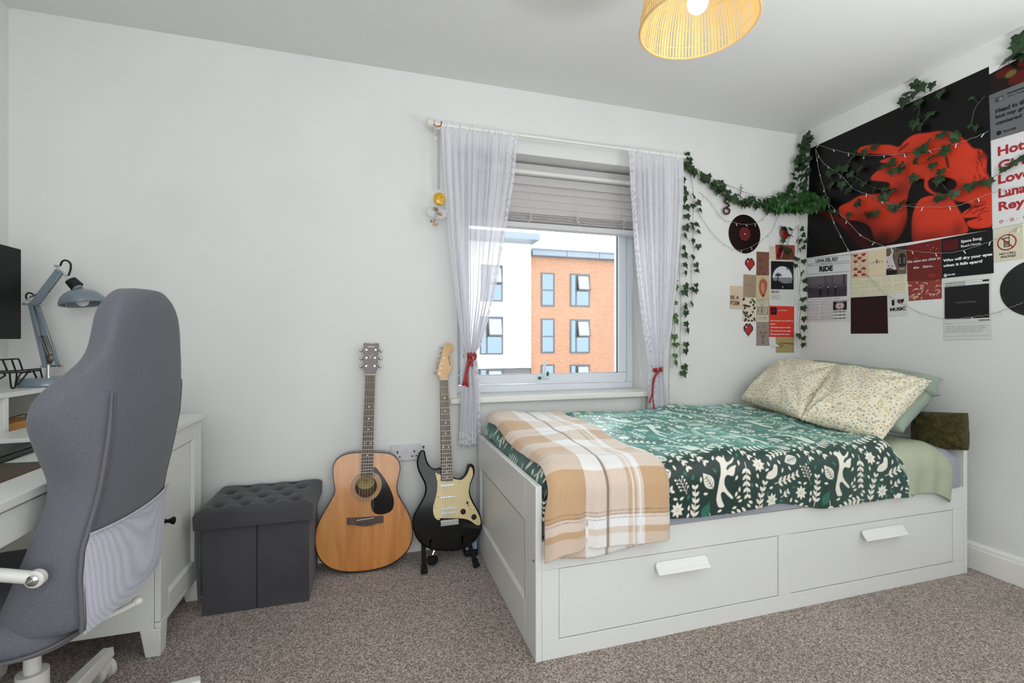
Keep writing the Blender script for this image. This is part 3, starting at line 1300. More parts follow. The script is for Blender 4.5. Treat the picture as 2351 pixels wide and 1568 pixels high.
def berries(x, y, a, n=9, seed=0):
    r = random.Random(seed)
    for i in range(n):
        q = .008 + i * .006
        sg = 1 if i % 2 else -1
        p = rot([(q, 0), (q + .010, sg * .014)], a, x, y)
        stroke(p, .0015, CRM)
        put([(p[1][0] + .0036 * math.cos(t), p[1][1] + .0036 * math.sin(t)) for t in [k * .9 for k in range(7)]], CRM)
    stroke(rot([(0, 0), (.008 + n * .006, 0)], a, x, y), .0018, CRM)


def sm(pts):
    return [(p.x, p.y) for p in catmull([(a, b_, 0) for a, b_ in pts], 5, True)]


def px2(L, ox, oy, k=.00043):
    return sm([((x - ox) * k, (oy - y) * k) for x, y in L])


FOX = px2([(700, 845), (722, 862), (748, 845), (785, 862), (772, 895), (790, 950), (818, 1010), (838, 1070), (852, 1110), (858, 1150), (842, 1198), (798, 1200), (812, 1150), (816, 1105), (790, 1092), (755, 1128), (725, 1156), (715, 1142), (758, 1085), (776, 1040), (768, 1000), (740, 978), (690, 990), (655, 945), (638, 926), (690, 932), (728, 948), (733, 935), (705, 917), (660, 905), (618, 872), (690, 898), (710, 886)], 760, 1020)
HARE = px2([(160, 1036), (205, 1078), (236, 1100), (262, 1150), (300, 1152), (340, 1126), (318, 1165), (330, 1205), (322, 1262), (250, 1268), (236, 1200), (222, 1140), (180, 1085)], 250, 1150, .00050)
BIRD = sm([(-.03, .0), (-.018, .012), (.0, .014), (.012, .026), (.022, .022), (.020, .010), (.012, -.008), (-.006, -.012), (-.02, -.008)])
put(rot(FOX, 0, .17, .12), CRM)
put(rot(FOX, .1, .41, .30, 1, -1), CRM)
put(rot(HARE, 0, .345, .065), CRM)
for i in range(10):
    put([(.350 + .008 * (i % 3) + .0015 * math.cos(t), .030 + .011 * (i // 3) + .0022 * math.sin(t)) for t in (0, 1.57, 3.14, 4.71)], DKG)
put(rot(BIRD, .2, .10, .30, 1.1), CRM)
_r = random.Random(11)
_bg = np.array(lin(DKG))


def free(pts, rad):
    for x, y in pts:
        ix, iy = int(x / TW * 299), int(y / TH * 251)
        k = max(1, int(rad / TW * 300))
        w = tile.a.take(range(iy - k, iy + k + 1), axis=0, mode='wrap').take(range(ix - k, ix + k + 1), axis=1, mode='wrap')
        if np.abs(w - _bg).max() > .01:
            return False
    return True


def axis_pts(x, y, a, L, n, curve=0.0):
    return rot([(L * i / n, curve * (L * i / n) ** 2 / L * .5) for i in range(n + 1)], a, x, y)


PLAN = [('flower', 5), ('sprig', 420), ('leaf', 110), ('flower', 12), ('sprig', 300), ('berries', 160), ('leaf', 160), ('fern', 200), ('minisprig', 320), ('seed', 900)]
for kind, tries in PLAN:
    for i in range(tries):
        x, y, a = _r.uniform(0, TW), _r.uniform(0, TH), _r.uniform(0, 6.28)
        if kind == 'sprig':
            cv = _r.choice((-.5, .4, .5))
            if free(axis_pts(x, y, a, .100, 8, cv), .0135):
                sprig(x, y, .100, a, 5, .0050, .024, curve=cv)
        elif kind == 'leaf':
            if free(axis_pts(x, y, a, .062, 6), .014):
                big_leaf(x, y, .062, .018, a)
        elif kind == 'flower':
            if free([(x, y)] + [(x + .018 * math.cos(t), y + .018 * math.sin(t)) for t in range(6)], .010):
                flower(x, y, .025)
        elif kind == 'berries':
            if free(axis_pts(x, y, a, .055, 5), .012):
                berries(x, y, a, 8, i)
        elif kind == 'fern':
            if free(axis_pts(x, y, a, .050, 5), .010):
                fern(x, y, .050, a)
        elif kind == 'minisprig':
            if free(axis_pts(x, y, a, .040, 4), .010):
                sprig(x, y, .034, a, 2, .0045, .018)
        elif free(axis_pts(x, y, a, .018, 2), .006):
            put(rot(leafp(.018, .0042), a, x, y), CRM if i % 4 else MIDG)


def tilec(A, B, ox=0.0, oy=0.0):
    A, B = A * .88, B * .88
    u = ((A + ox) / TW) % 1 * tile.w
    v = (((oy - B)) / TH) % 1 * tile.h
    i0, j0 = np.floor(u).astype(int), np.floor(v).astype(int)
    fu, fv = (u - i0)[..., None], (v - j0)[..., None]
    g = lambda j, i: tile.a[j % tile.h, i % tile.w]
    return (g(j0, i0) * (1 - fu) + g(j0, i0 + 1) * fu) * (1 - fv) + (g(j0 + 1, i0) * (1 - fu) + g(j0 + 1, i0 + 1) * fu) * fv


def duvet_mat():
    m = mat('printed_cotton', rough=.36, attr=True, sheen=.65, tint=(.58, .90, .84), spec=.6)
    return m


def rip_d(x, bl, hh):
    h = min(1, max(0, hh))
    return -.010 * h * (math.sin(x * 6 + 1) * .6 + .4 * math.sin(x * 15)), .006 * math.sin(x * 11 + bl * 5) * math.sin(bl * 9 + x * 3) * (1 - h)


def dv_x(t):
    r = 2.095 + .05 * t + .10 * max(0, t - .85) / .15
    return (.529, min(r, 2.19) + .006 * math.sin(t * 14))


cloth('duvet', dv_x, lambda s: 1.000 + .055 * s + .006 * math.sin(s * 20), 900, 560, lambda A, B: tilec(A, B, .33, 1.10), duvet_mat(), 'dark green duvet printed with cream leaves, flowers, foxes and hares', 'duvet', th=.022, lift=.010, ripple=rip_d, roll=(.06, .075))

# ---- folded plaid throw over the foot of the bed
CB, WH, TAN, DBR = lin((.89, .83, .785)), lin((.95, .95, .95)), lin((.79, .65, .51)), lin((.45, .36, .29))


def stripes(x, tab):
    out = np.zeros_like(x)
    for a, c, v in tab:
        out += np.clip((x - a) / .003 + .5, 0, 1) * np.clip((c - x) / .003 + .5, 0, 1) * v
    return np.clip(out, 0, 1)


def plaid(A, B, x0=.52, Ltot=1.115):
    a = A - x0
    h = Ltot - B  # distance from the front hem
    ta = stripes(a, [(-.1, .15, 1), (.155, .215, .0), (.30, .33, .55), (.355, .47, .75), (.225, .24, .2)])
    tb = stripes(h, [(-.1, .05, .25), (.050, .072, .8), (.072, .11, 0), (.11, .265, 1), (.265, .36, .12), (.36, .45, .55), (.45, .55, .1), (.55, .66, .9), (.66, .76, .1), (.76, .88, .75), (.88, 1.1, .2)])
    w = (ta * .55 + tb * .60)
    wv = np.clip(1 - (ta + tb), 0, 1)
    base = np.array(CB)[None, None] * (1 - wv[..., None]) + np.array(WH)[None, None] * wv[..., None]
    k = np.clip((ta * tb) * 1.0 + w * .28, 0, 1)[..., None]
    C = base * (1 - k) + np.array(TAN)[None, None] * k
    hat = (.5 + .5 * np.sin((a + h) * 1500))
    dl = stripes(a, [(.222, .232, .85)]) * (.75 + .25 * hat)
    dl = np.maximum(dl, stripes(h, [(.100, .1035, .8), (.112, .1155, .8), (.124, .1275, .8)]) * (hat > .35))
    dl = np.maximum(dl, stripes(h, [(.345, .350, .6), (.70, .705, .35), (.62, .623, .25)]))
    dl = dl[..., None]
    C = C * (1 - dl) + np.array(DBR)[None, None] * dl
    wl = stripes(a, [(.315, .321, .7), (.338, .345, .7)])[..., None]
    C = C * (1 - wl) + np.array(WH)[None, None] * wl
    rr = np.random.default_rng(3).normal(0, .025, C.shape[:2])
    return np.clip(C * (1 + rr[..., None]), 0, 1)


m_plaid = mat('plaid_fleece', rough=.95, attr=True, sheen=.35, bump=(300, .5, .002), spec=.1)


def zb_fn(x, y):
    z = topz(x, y) + .020
    q = max(0, (.60 - x) / .09)
    z -= .035 * q * q
    return z + .006 * math.sin(y * 9 + x * 3)


def rip_b(x, bl, hh):
    h = min(1.3, max(0, hh))
    a = (x - .52) / .46
    f = math.exp(-((a - .33) / .05) ** 2)
    return -.010 * h * math.sin(a * 8 + .6) + .016 * h * f - .008 * h, 0


def bl_x(t):
    k = max(0, (t - .80) / .2)
    return (.535 - .014 * min(1, k * 3), .955 + .03 * t + .005 * math.sin(t * 11))


def bl_L(s):
    if s < .33:
        return 1.122 - .018 * (s / .33)
    return 1.104 + .006 * math.sin((s - .33) * 5) - .008 * (s - .33)


thr = cloth('throw_blanket', bl_x, bl_L, 240, 420, plaid, m_plaid, 'cream and tan plaid fleece throw folded over the foot of the bed', 'blanket', th=.014, lift=.012, R=.10, yf=1.398, zfn=zb_fn, ripple=rip_b)
under = cloth('under_layer', lambda t: (.56, .90), lambda s: 1.112 - .03 * max(0, s - .4), 60, 120, lambda A, B: plaid(A, B) * .97, m_plaid, None, None, th=.010, lift=.0, R=.10, yf=1.402, zfn=lambda x, y: topz(x, y) + .012)
ul = under.location.copy()
under.parent = thr
under.location = ul - thr.location


# ---------------------------------------------------------- pillows
def pillow(name, TLc, TRc, BRc, BLc, th, m, label, cat, seed, pinch=.05, n=64, ruffle=0, group=None, wr=1.9, flat=.42):
    r = random.Random(seed)
    c = [Vector(q) for q in (TLc, TRc, BRc, BLc)]
    nrm = (c[1] - c[0]).cross(c[0] - c[3]).normalized()
    if nrm.x > 0:
        nrm = -nrm
    cols = []
    ph = [r.uniform(0, 6) for _ in range(8)]

    def base(s, t):
        # concave sides between the corners
        s2 = s - (s - .5) * pinch * 4 * t * (1 - t) * 1.0
        t2 = t - (t - .5) * pinch * 4 * s * (1 - s) * 1.0
        return (c[0] * (1 - s2) + c[1] * s2) * t2 + (c[3] * (1 - s2) + c[2] * s2) * (1 - t2)

    def prof(s, t):
        a, b_ = max(0, 4 * s * (1 - s)), max(0, 4 * t * (1 - t))
        return (a ** flat) * (b_ ** flat)

    def wrk(s, t):
        # creases radiating from corners and seams
        w = 0
        for k, (cx, cy) in enumerate(((0, 0), (1, 0), (1, 1), (0, 1))):
            d = math.hypot(s - cx, t - cy)
            a = math.atan2(t - cy, s - cx)
            w += math.sin(a * 9 + ph[k]) * math.exp(-((d - .28) / .2) ** 2) * .5
        w += .5 * math.sin(s * 17 + ph[4] + 3 * math.sin(t * 4 + ph[5])) * .4 + .3 * math.sin(t * 23 + s * 9 + ph[6]) * .4
        return w

    vs, fs = [], []
    for side in (1, -1):
        off = len(vs)
        for j in range(n + 1):
            for i in range(n + 1):
                s, t = i / n, j / n
                p = base(s, t)
                q = prof(s, t)
                d = th / 2 * q * (1.15 if side > 0 else .75)
                v = p + nrm * side * (d + min(1, q * 1.2) * wrk(s, t) * .0055 * wr)
                if ruffle:
                    e = min(s, t, 1 - s, 1 - t)
                    if e < .03:
                        v = v + nrm * ruffle * math.sin((s + t * 1.3) * 90 + ph[7]) * (1 - e / .03)
                vs.append(v)
        for j in range(n):
            for i in range(n):
                a = off + j * (n + 1) + i
                q4 = (a, a + 1, a + n + 2, a + n + 1)
                fs.append(q4 if side > 0 else q4[::-1])
    # weld the rim
    rim = [i for i in range(n + 1)] + [j * (n + 1) + n for j in range(1, n + 1)] + [n * (n + 1) + i for i in range(n - 1, -1, -1)] + [j * (n + 1) for j in range(n - 1, 0, -1)]
    rs = set(rim)
    off = (n + 1) ** 2
    fs = [tuple((i - off) if (i >= off and (i - off) in rs) else i for i in f) for f in fs]
    b = MB()
    b.add(vs, fs)
    return b.build(name, m, None, label, cat, group, smooth=True, angle=180)


def floral_mat():
    m = mat('floral_cotton', (.93, .90, .81), .8, bump=(160, .25, .0015))
    N, L = m.node_tree.nodes, m.node_tree.links
    p = N['Principled BSDF']
    tc = N.new('ShaderNodeTexCoord')
    v = N.new('ShaderNodeTexVoronoi')
    v.inputs['Scale'].default_value = 62
    L.new(tc.outputs['Object'], v.inputs['Vector'])
    n = N.new('ShaderNodeTexNoise')
    n.inputs['Scale'].default_value = 330
    L.new(tc.outputs['Object'], n.inputs['Vector'])
    ad = N.new('ShaderNodeMath')
    ad.operation = 'MULTIPLY_ADD'
    ad.inputs[1].default_value = .35
    L.new(n.outputs['Fac'], ad.inputs[0])
    L.new(v.outputs['Distance'], ad.inputs[2])
    r = N.new('ShaderNodeValToRGB')
    e = r.color_ramp.elements
    cr_, gr, yl = (*lin((.93, .90, .81)), 1), (*lin((.42, .46, .42)), 1), (*lin((.85, .79, .63)), 1)
    e[0].position, e[0].color = 0, gr
    e[1].position, e[1].color = .32, gr
    for p_, c_ in ((.36, cr_), (.43, cr_), (.45, gr), (.50, gr), (.53, cr_), (.86, cr_), (.90, yl), (.95, yl)):
        x = e.new(p_)
        x.color = c_
    L.new(ad.outputs[0], r.inputs[0])
    L.new(r.outputs[0], p.inputs['Base Color'])
    return m


m_flo = floral_mat()
m_sagep = mat('sage_linen', (.60, .655, .60), .85, bump=(260, .3, .0015))
A_ = at
pillow('pillow', A_('x', 2.44, 1905, 862), A_('x', 2.47, 2150, 908), A_('x', 2.22, 2075, 992), Vector((2.10, 1.98, .68)), .13, m_sagep, 'lower sage green pillow, under the other sage pillow at the head of the bed', 'pillow', 4, group='sage pillows', flat=.28)
pillow('pillow', A_('x', 2.56, 1868, 829), A_('x', 2.54, 2166, 872), A_('x', 2.44, 2160, 908), Vector((2.30, 2.15, .78)), .085, m_sagep, 'upper sage green pillow leaning on the right wall behind both floral pillows', 'pillow', 9, group='sage pillows', flat=.28)
pillow('pillow', A_('y', 2.29, 1790, 830), A_('x', 2.44, 1942, 842), A_('z', .665, 1842, 964), A_('y', 2.235, 1700, 918), .15, m_flo, 'cream floral pillow in the corner, behind the other floral pillow', 'pillow', 11, ruffle=.006, wr=3.2, flat=.36, group='floral pillows')
pillow('pillow', A_('x', 2.385, 1918, 840), A_('x', 2.41, 2140, 876), A_('z', .615, 2024, 1012), A_('z', .665, 1838, 964), .13, m_flo, 'cream floral pillow in front, overlapping the other floral pillow and the duvet', 'pillow', 21, ruffle=.006, wr=3.2, flat=.36, group='floral pillows')
m_fur = mat('olive_plush', (.34, .32, .19), .98, noise=(70, (.25, .235, .13)), bump=(140, 1, .006), sheen=.1, spec=.03)
pillow('cushion', A_('x', 2.50, 2098, 944), A_('x', 2.505, 2221, 948), A_('x', 2.505, 2223, 1034), A_('x', 2.50, 2098, 1030), .085, m_fur, 'olive green plush cushion standing at the right end of the bed', 'cushion', 31, pinch=.01, flat=.22)

# ============================================================ GUITARS
from mathutils.geometry import tessellate_polygon
m_spruce = None


def wood_mat(name, c1, c2, rough=.25, scale=(60, 60, 2), coat=.4, sc=1.0, dist=.5):
    m = bpy.data.materials.new(name)
    m.use_nodes = True
    N, L = m.node_tree.nodes, m.node_tree.links
    p = N['Principled BSDF']
    p.inputs['Roughness'].default_value = rough
    p.inputs['Coat Weight'].default_value = coat
    p.inputs['Coat Roughness'].default_value = .06
    tc = N.new('ShaderNodeTexCoord')
    mp = N.new('ShaderNodeMapping')
    mp.inputs['Scale'].default_value = scale
    L.new(tc.outputs['Object'], mp.inputs[0])
    n = N.new('ShaderNodeTexNoise')
    n.inputs['Scale'].default_value = sc
    n.inputs['Detail'].default_value = 3
    n.inputs['Distortion'].default_value = dist
    L.new(mp.outputs[0], n.inputs['Vector'])
    r = N.new('ShaderNodeValToRGB')
    r.color_ramp.elements[0].position = .3
    r.color_ramp.elements[1].position = .7
    r.color_ramp.elements[0].color = (*lin(c1), 1)
    r.color_ramp.elements[1].color = (*lin(c2), 1)
    L.new(n.outputs['Fac'], r.inputs[0])
    L.new(r.outputs[0], p.inputs['Base Color'])
    return m


m_spruce = wood_mat('varnished_spruce', (.73, .455, .215), (.83, .57, .30), .22, (30, 30, .5), .5, .9)
m_rose = wood_mat('rosewood', (.22, .14, .11), (.34, .23, .18), .45, (90, 90, 6), .05)
m_head = wood_mat('dark_mahogany_veneer', (.25, .13, .09), (.33, .18, .12), .3, (60, 60, 4), .4)
m_maple = wood_mat('maple', (.80, .62, .40), (.86, .70, .48), .3, (30, 30, 3), .3)
m_chrome = mat('chrome', (.80, .80, .80), .12, 1.0)
m_string = mat('guitar_string', (.72, .68, .60), .3, .9)
m_blk = mat('gloss_black', (.008, .008, .010), .10, spec=.35)
m_blkm = mat('matt_black', (.03, .03, .03), .6)
m_side = mat('body_side', (.17, .09, .05), .25, coat=.4)
m_ivory = mat('ivory_plastic', (.90, .87, .80), .4)


def gframe(p0, tilt_dy, tilt_dz, lean=0.0):
    Y = Vector((lean, tilt_dy, tilt_dz)).normalized()
    X = Vector((1, 0, 0))
    X = (X - Y * X.dot(Y)).normalized()
    Z = X.cross(Y)
    p0 = Vector(p0)
    M = Matrix(((X.x, Y.x, Z.x, p0.x), (X.y, Y.y, Z.y, p0.y), (X.z, Y.z, Z.z, p0.z), (0, 0, 0, 1)))

    def pj(u, v, d=0.0):
        p = on_plane(p0 + Z * d, Z, u, v) - p0
        return (p.dot(X), p.dot(Y))
    return M, pj


def ccw(P):
    a = sum(P[i - 1][0] * P[i][1] - P[i][0] * P[i - 1][1] for i in range(len(P)))
    return P if a > 0 else P[::-1]


def crv(P, k=5):
    return ccw([(p.x, p.y) for p in catmull([(a, b_, 0) for a, b_ in P], k, True)])


def plate_with_hole(b, M, outer, hole, d):
    pts = [Vector((*p, 0)) for p in outer], [Vector((*p, 0)) for p in hole]
    tri = tessellate_polygon(pts)
    al = [M @ Vector((p.x, p.y, d)) for p in pts[0] + pts[1]]
    out = []
    for t in tri:
        A, B, C = (al[i] for i in t)
        n = (B - A).cross(C - A)
        out.append(tuple(t) if n.dot(M.to_3x3() @ Vector((0, 0, 1))) > 0 else tuple(t[::-1]))
    b.add(al, out)


# ---- acoustic guitar, leaning on the wall
M, pj = gframe((-.042, 2.195, .004), .135, 1.02, .018)
gt = empty('acoustic_guitar', (-.042, 2.25, 0), 'acoustic guitar with honey coloured top and black pickguard, leaning on the wall', 'guitar')
C8 = lambda L: [pj(720 + x * .19769, 1020 + y * .19769) for x, y in L]
body = crv(C8([(622, 88), (700, 90), (800, 92), (900, 110), (970, 160), (1003, 230), (1005, 300), (985, 400), (970, 490), (985, 580), (1040, 680), (1100, 790), (1140, 900), (1153, 1020), (1140, 1130), (1090, 1240), (1000, 1330), (880, 1405), (720, 1458), (550, 1483), (400, 1488), (280, 1473), (170, 1430), (80, 1350), (30, 1250), (12, 1140), (18, 1020), (50, 920), (110, 800), (180, 680), (235, 570), (240, 490), (225, 400), (220, 300), (235, 220), (280, 160), (360, 115), (460, 95), (555, 90)]), 4)
hc = pj(840.6, 1117.5)
hr = .048
hole = [(hc[0] + hr * math.cos(i * math.pi / 24), hc[1] + hr * math.sin(i * math.pi / 24)) for i in range(48)]
n = len(body)
b = MB()
for d0, d1, fl in ((-.105, -.002, False), (-.102, -.002, True)):
    vs = [M @ Vector((*p, d0)) for p in body] + [M @ Vector((*p, d1)) for p in body]
    fs = [(i, (i + 1) % n, n + (i + 1) % n, n + i) for i in range(n)]
    if not fl:
        b.add(vs, fs + [tuple(range(n - 1, -1, -1))])
b.build('body', m_side, gt, smooth=True)
MB().prism([(p[0] * .985, hc[1] + (p[1] - hc[1]) * .985) for p in body], M, -.103, -.101).build('inner_back', wood_mat('inner_mahogany', (.42, .29, .20), (.50, .36, .26), .6, (10, 60, 10), 0), gt)
b = MB()
plate_with_hole(b, M, body, hole, -.0015)
vs = [M @ Vector((*p, -.0015)) for p in body] + [M @ Vector((*p, -.006)) for p in body]
sbx = b.build('soundboard', m_spruce, gt)
b = MB()
mid = (sum(p[0] for p in body) / n, sum(p[1] for p in body) / n)
vs = []
for p in body:
    dx, dy = p[0] - mid[0], p[1] - mid[1]
    L_ = math.hypot(dx, dy)
    k = (L_ - .0045) / L_
    vs += [M @ Vector((p[0] * 1.0 + dx / L_ * .0012, p[1] + dy / L_ * .0012, -.004)), M @ Vector((p[0] + dx / L_ * .0008, p[1] + dy / L_ * .0008, .0002)), M @ Vector((mid[0] + dx * k, mid[1] + dy * k, .0002))]
b.add(vs, [(3 * i + q, 3 * ((i + 1) % n) + q, 3 * ((i + 1) % n) + q + 1, 3 * i + q + 1) for i in range(n) for q in (0, 1)])
b.build('binding', mat('dark_binding', (.08, .05, .035), .3), sbx)
for q, (r0, r1, cc) in enumerate(((.050, .0525, (.35, .27, .20)), (.0565, .062, (.55, .47, .36)), (.0655, .0670, (.28, .22, .17)))):
    b = MB()
    vs = []
    for i in range(48):
        a = i * math.pi / 24
        vs += [M @ Vector((hc[0] + r0 * math.cos(a), hc[1] + r0 * math.sin(a), -.0008)), M @ Vector((hc[0] + r1 * math.cos(a), hc[1] + r1 * math.sin(a), -.0008))]
    b.add(vs, [(2 * i, 2 * i + 1, 2 * ((i + 1) % 48) + 1, 2 * ((i + 1) % 48)) for i in range(48)])
    b.build('rosette_ring', mat('rosette_%d' % q, cc, .4), sbx)
lc = pj(839.5, 1108, -.098)
b = MB()
b.prism([(lc[0] + .042 * math.cos(i * math.pi / 16), lc[1] + .030 * math.sin(i * math.pi / 16)) for i in range(32)], M, -.1005, -.0995)
lab = b.build('paper_label', mat('label_paper', (.80, .70, .42), .6), gt)
b = MB()
text_into(b, 'YAMAHA', lambda s, t: M @ Vector((lc[0] + s, lc[1] + t, -.0990)), -.013, .013, .008, .013, bold=.03)
text_into(b, 'F310', lambda s, t: M @ Vector((lc[0] + s, lc[1] + t, -.0990)), -.007, .007, -.002, .002, bold=.03)
b.build('lettering', m_blkm, lab)
pg = crv(C8([(690, 275), (725, 272), (790, 350), (850, 440), (900, 540), (930, 640), (925, 730), (890, 780), (820, 808), (740, 810), (690, 780), (670, 720), (672, 655), (730, 610), (775, 545), (792, 470), (782, 410), (750, 355), (700, 325)]), 4)
MB().prism(pg, M, -.0005, .0018).build('pickguard', m_blk, gt)
br = ccw(C8([(388, 855), (812, 830), (810, 905), (740, 915), (690, 932), (640, 945), (590, 948), (520, 943), (460, 930), (388, 933)]))
bo = MB().prism(br, M, -.001, .008).build('bridge', m_rose, gt, bevel=.001)
sa, sb_ = pj(720 + 500 * .19769, 1020 + 880 * .19769), pj(720 + 705 * .19769, 1020 + 848 * .19769)
MB().tube([M @ Vector((*sa, .0095)), M @ Vector((*sb_, .0095))], .0016, 6).build('saddle', m_ivory, bo)
b = MB()
for k in range(6):
    q = (k + .5) / 6
    MB().ring(M @ Vector((sa[0] * (1 - q) + sb_[0] * q, sa[1] - .014, .007)), M @ Vector((sa[0] * (1 - q) + sb_[0] * q, sa[1] - .014, .0105)), .0028, .002, 8).build('bridge_pin', m_blkm, bo)


def neck(root, pj, M, nl, nr, el, er, sadl, m_fb, m_nk, dotcol, nf, dots, off=.012, sl=None, neck_d=-.012):
    """fingerboard between nut (nl, nr) and end (el, er) with frets, dots and a neck behind"""
    N1, N2, E1, E2 = nl, nr, el, er
    fb = MB().prism(ccw([E1, E2, N2, N1]), M, off - .007, off).build('fingerboard', m_fb, root, bevel=.0008)
    nk = MB()
    w = (N2[0] - N1[0]) / 2
    pts = []
    for (a, c) in ((N1, N2), (E1, E2)):
        cx, cy = (a[0] + c[0]) / 2, (a[1] + c[1]) / 2
        ww = (c[0] - a[0]) / 2
        for i in range(9):
            t = math.pi * i / 8
            pts.append(M @ Vector((cx + ww * math.cos(t), cy, off - .007 - .018 * math.sin(t))))
    nk.add(pts, [(i, i + 1, 10 + i, 9 + i) for i in range(8)])
    nk.build('neck', m_nk, root, smooth=True)
    nc, ec = Vector(((N1[0] + N2[0]) / 2, (N1[1] + N2[1]) / 2)), Vector(((E1[0] + E2[0]) / 2, (E1[1] + E2[1]) / 2))
    scl = (Vector(sadl) - nc).length
    tot = (ec - nc).length
    fr = MB()
    pos = [0]
    for k in range(1, nf + 1):
        d = scl * (1 - 2 ** (-k / 12))
        pos.append(d)
        if d > tot:
            break
        q = d / tot
        a = Vector(N1) * (1 - q) + Vector(E1) * q
        c = Vector(N2) * (1 - q) + Vector(E2) * q
        fr = MB().tube([M @ Vector((a.x, a.y, off + .0002)), M @ Vector((c.x, c.y, off + .0002))], .0011, 5)
        fr.build('fret', m_chrome, fb)
    dt = MB()
    for k in dots:
        d = (pos[k - 1] + pos[k]) / 2
        q = d / tot
        c = nc * (1 - q) + ec * q
        for dx in ((-.013, .013) if k == 12 else (0,)):
            MB().ring(M @ Vector((c.x + dx, c.y, off - .001)), M @ Vector((c.x + dx, c.y, off + .0004)), .0032, .0032, 10).build('inlay_dot', m_ivory, fb)
    nb = MB().tube([M @ Vector((N1[0], N1[1], off + .001)), M @ Vector((N2[0], N2[1], off + .001))], .0025, 6)
    nb.build('nut', m_ivory, root)


Nl, Nr = pj(838.9, 860.2, .012), pj(861, 860.2, .012)
El, Er = pj(827.6, 1093, .012), pj(856, 1091.5, .012)
sc_ = ((sa[0] + sb_[0]) / 2, (sa[1] + sb_[1]) / 2)
neck(gt, pj, M, Nl, Nr, El, Er, sc_, m_rose, m_head, 0, 20, (5, 7, 9, 12, 15))
b = MB()
for k in range(6):
    q = (k + .5) / 6
    a = Vector(Nl) * (1 - q) + Vector(Nr) * q
    c = Vector(sa) * (1 - q) + Vector(sb_) * q
    b.tube([M @ Vector((a.x, a.y, .0145)), M @ Vector((c.x, c.y, .0125))], .00045 + .00012 * (5 - k) / 2, 5)
b.build('strings', m_string, gt)
CH_ = lambda x, y, d=0: pj(815 + x * .05739, 780 + y * .05739, d)
hp = ccw([CH_(*q) for q in ((345, 150), (365, 138), (500, 148), (650, 170), (800, 148), (930, 148), (955, 170), (950, 250), (885, 1170), (795, 1385), (425, 1385), (345, 1170))])
hs = MB().prism(hp, M, -.008, .008).build('headstock', m_head, gt, bevel=.001)
b = MB()
text_into(b, 'YAMAHA', lambda s, t: M @ Vector((s, t, .0084)), CH_(490, 0)[0], CH_(795, 0)[0], CH_(0, 308)[1], CH_(0, 248)[1], bold=.03)
y1_ = [CH_(*q) for q in ((540, 635), (590, 625), (610, 680), (600, 740))]
y2_ = [CH_(*q) for q in ((710, 590), (660, 620), (640, 690), (590, 745))]
for L_ in (y1_, y2_):
    b.tube([M @ Vector((*q, .0085)) for q in L_], .0012, 5)
b.build('lettering', mat('cream_ink', (.88, .84, .78), .4), hs)
for i, (px, py, kx, ky) in enumerate(((460, 405, 245, 430), (460, 725, 245, 755), (450, 1050, 240, 1070), (825, 410, 1040, 440), (800, 725, 1015, 745), (785, 1050, 1000, 1070))):
    a, k = CH_(px, py), CH_(kx, ky)
    b = MB()
    b.lathe(M @ Vector((*a, .008)), M.to_3x3() @ Vector((0, 0, 1)), [(.0045, 0), (.0045, .0015), (.0022, .0018), (.0022, .007)], 12)
    b.tube([M @ Vector((a[0], a[1], -.010)), M @ Vector((k[0], k[1], -.010))], .0018, 6)
    b.sphere(M @ Vector((k[0], k[1], -.010)), (.008, .0045, .0075), 12, 8)
    b.build('tuning_peg', m_chrome, gt, smooth=True)

# ---- electric guitar on a black stand
M, pj = gframe((.335, 2.165, .105), .16, .93, -.004)
eg = empty('electric_guitar', (.335, 2.2, .1), 'black electric guitar with cream pickguard resting on a black stand beside the bed', 'guitar')
C7 = lambda L, d=0: [pj(940 + x * .2041, 1020 + y * .2041, d) for x, y in L]
ob = crv(C7([(400, 300), (355, 262), (320, 272), (285, 275), (240, 252), (205, 200), (185, 130), (175, 78), (150, 64), (120, 85), (95, 140), (85, 200), (95, 280), (130, 360), (165, 430), (180, 500), (165, 580), (120, 670), (75, 750), (45, 830), (38, 900), (48, 980), (80, 1060), (140, 1130), (220, 1175), (320, 1200), (430, 1208), (540, 1200), (640, 1165), (730, 1100), (790, 1020), (818, 930), (815, 860), (795, 780), (750, 700), (710, 620), (685, 560), (680, 500), (700, 430), (730, 350), (738, 290), (725, 240), (690, 220), (660, 235), (650, 280), (625, 340), (580, 380), (540, 385), (490, 368), (450, 330)]), 4)
eb = MB().prism(ob, M, -.042, 0).build('body', m_blk, eg, bevel=.007, seg=4, angle=70)
op = crv(C7([(292, 322), (320, 332), (352, 345), (354, 380), (357, 410), (425, 414), (488, 410), (492, 388), (540, 397), (590, 397), (640, 352), (665, 300), (680, 262), (695, 258), (712, 290), (712, 350), (687, 420), (667, 500), (670, 570), (702, 650), (747, 730), (787, 810), (800, 870), (795, 900), (770, 910), (735, 895), (680, 857), (620, 837), (550, 830), (450, 829), (350, 830), (342, 848), (315, 848), (285, 820), (268, 770), (268, 700), (290, 620), (308, 540), (315, 450), (308, 390)]), 3)
m_cream = mat('cream_pickguard_plastic', (.90, .82, .62), .3)
egp = MB().prism(op, M, -.001, .0022).build('pickguard', m_cream, eg)
b = MB()
for x, y in ((310, 338), (318, 585), (285, 712), (328, 830), (552, 812), (772, 882), (732, 737), (662, 593), (673, 438), (700, 285), (554, 428), (688, 730)):
    c = C7([(x, y)])[0]
    MB().ring(M @ Vector((*c, .002)), M @ Vector((*c, .0032)), .0022, .0018, 8).build('screw', mat('dark_screws', (.25, .2, .15), .4, .6), egp)
m_pu = mat('white_pickup', (.90, .90, .90), .35)


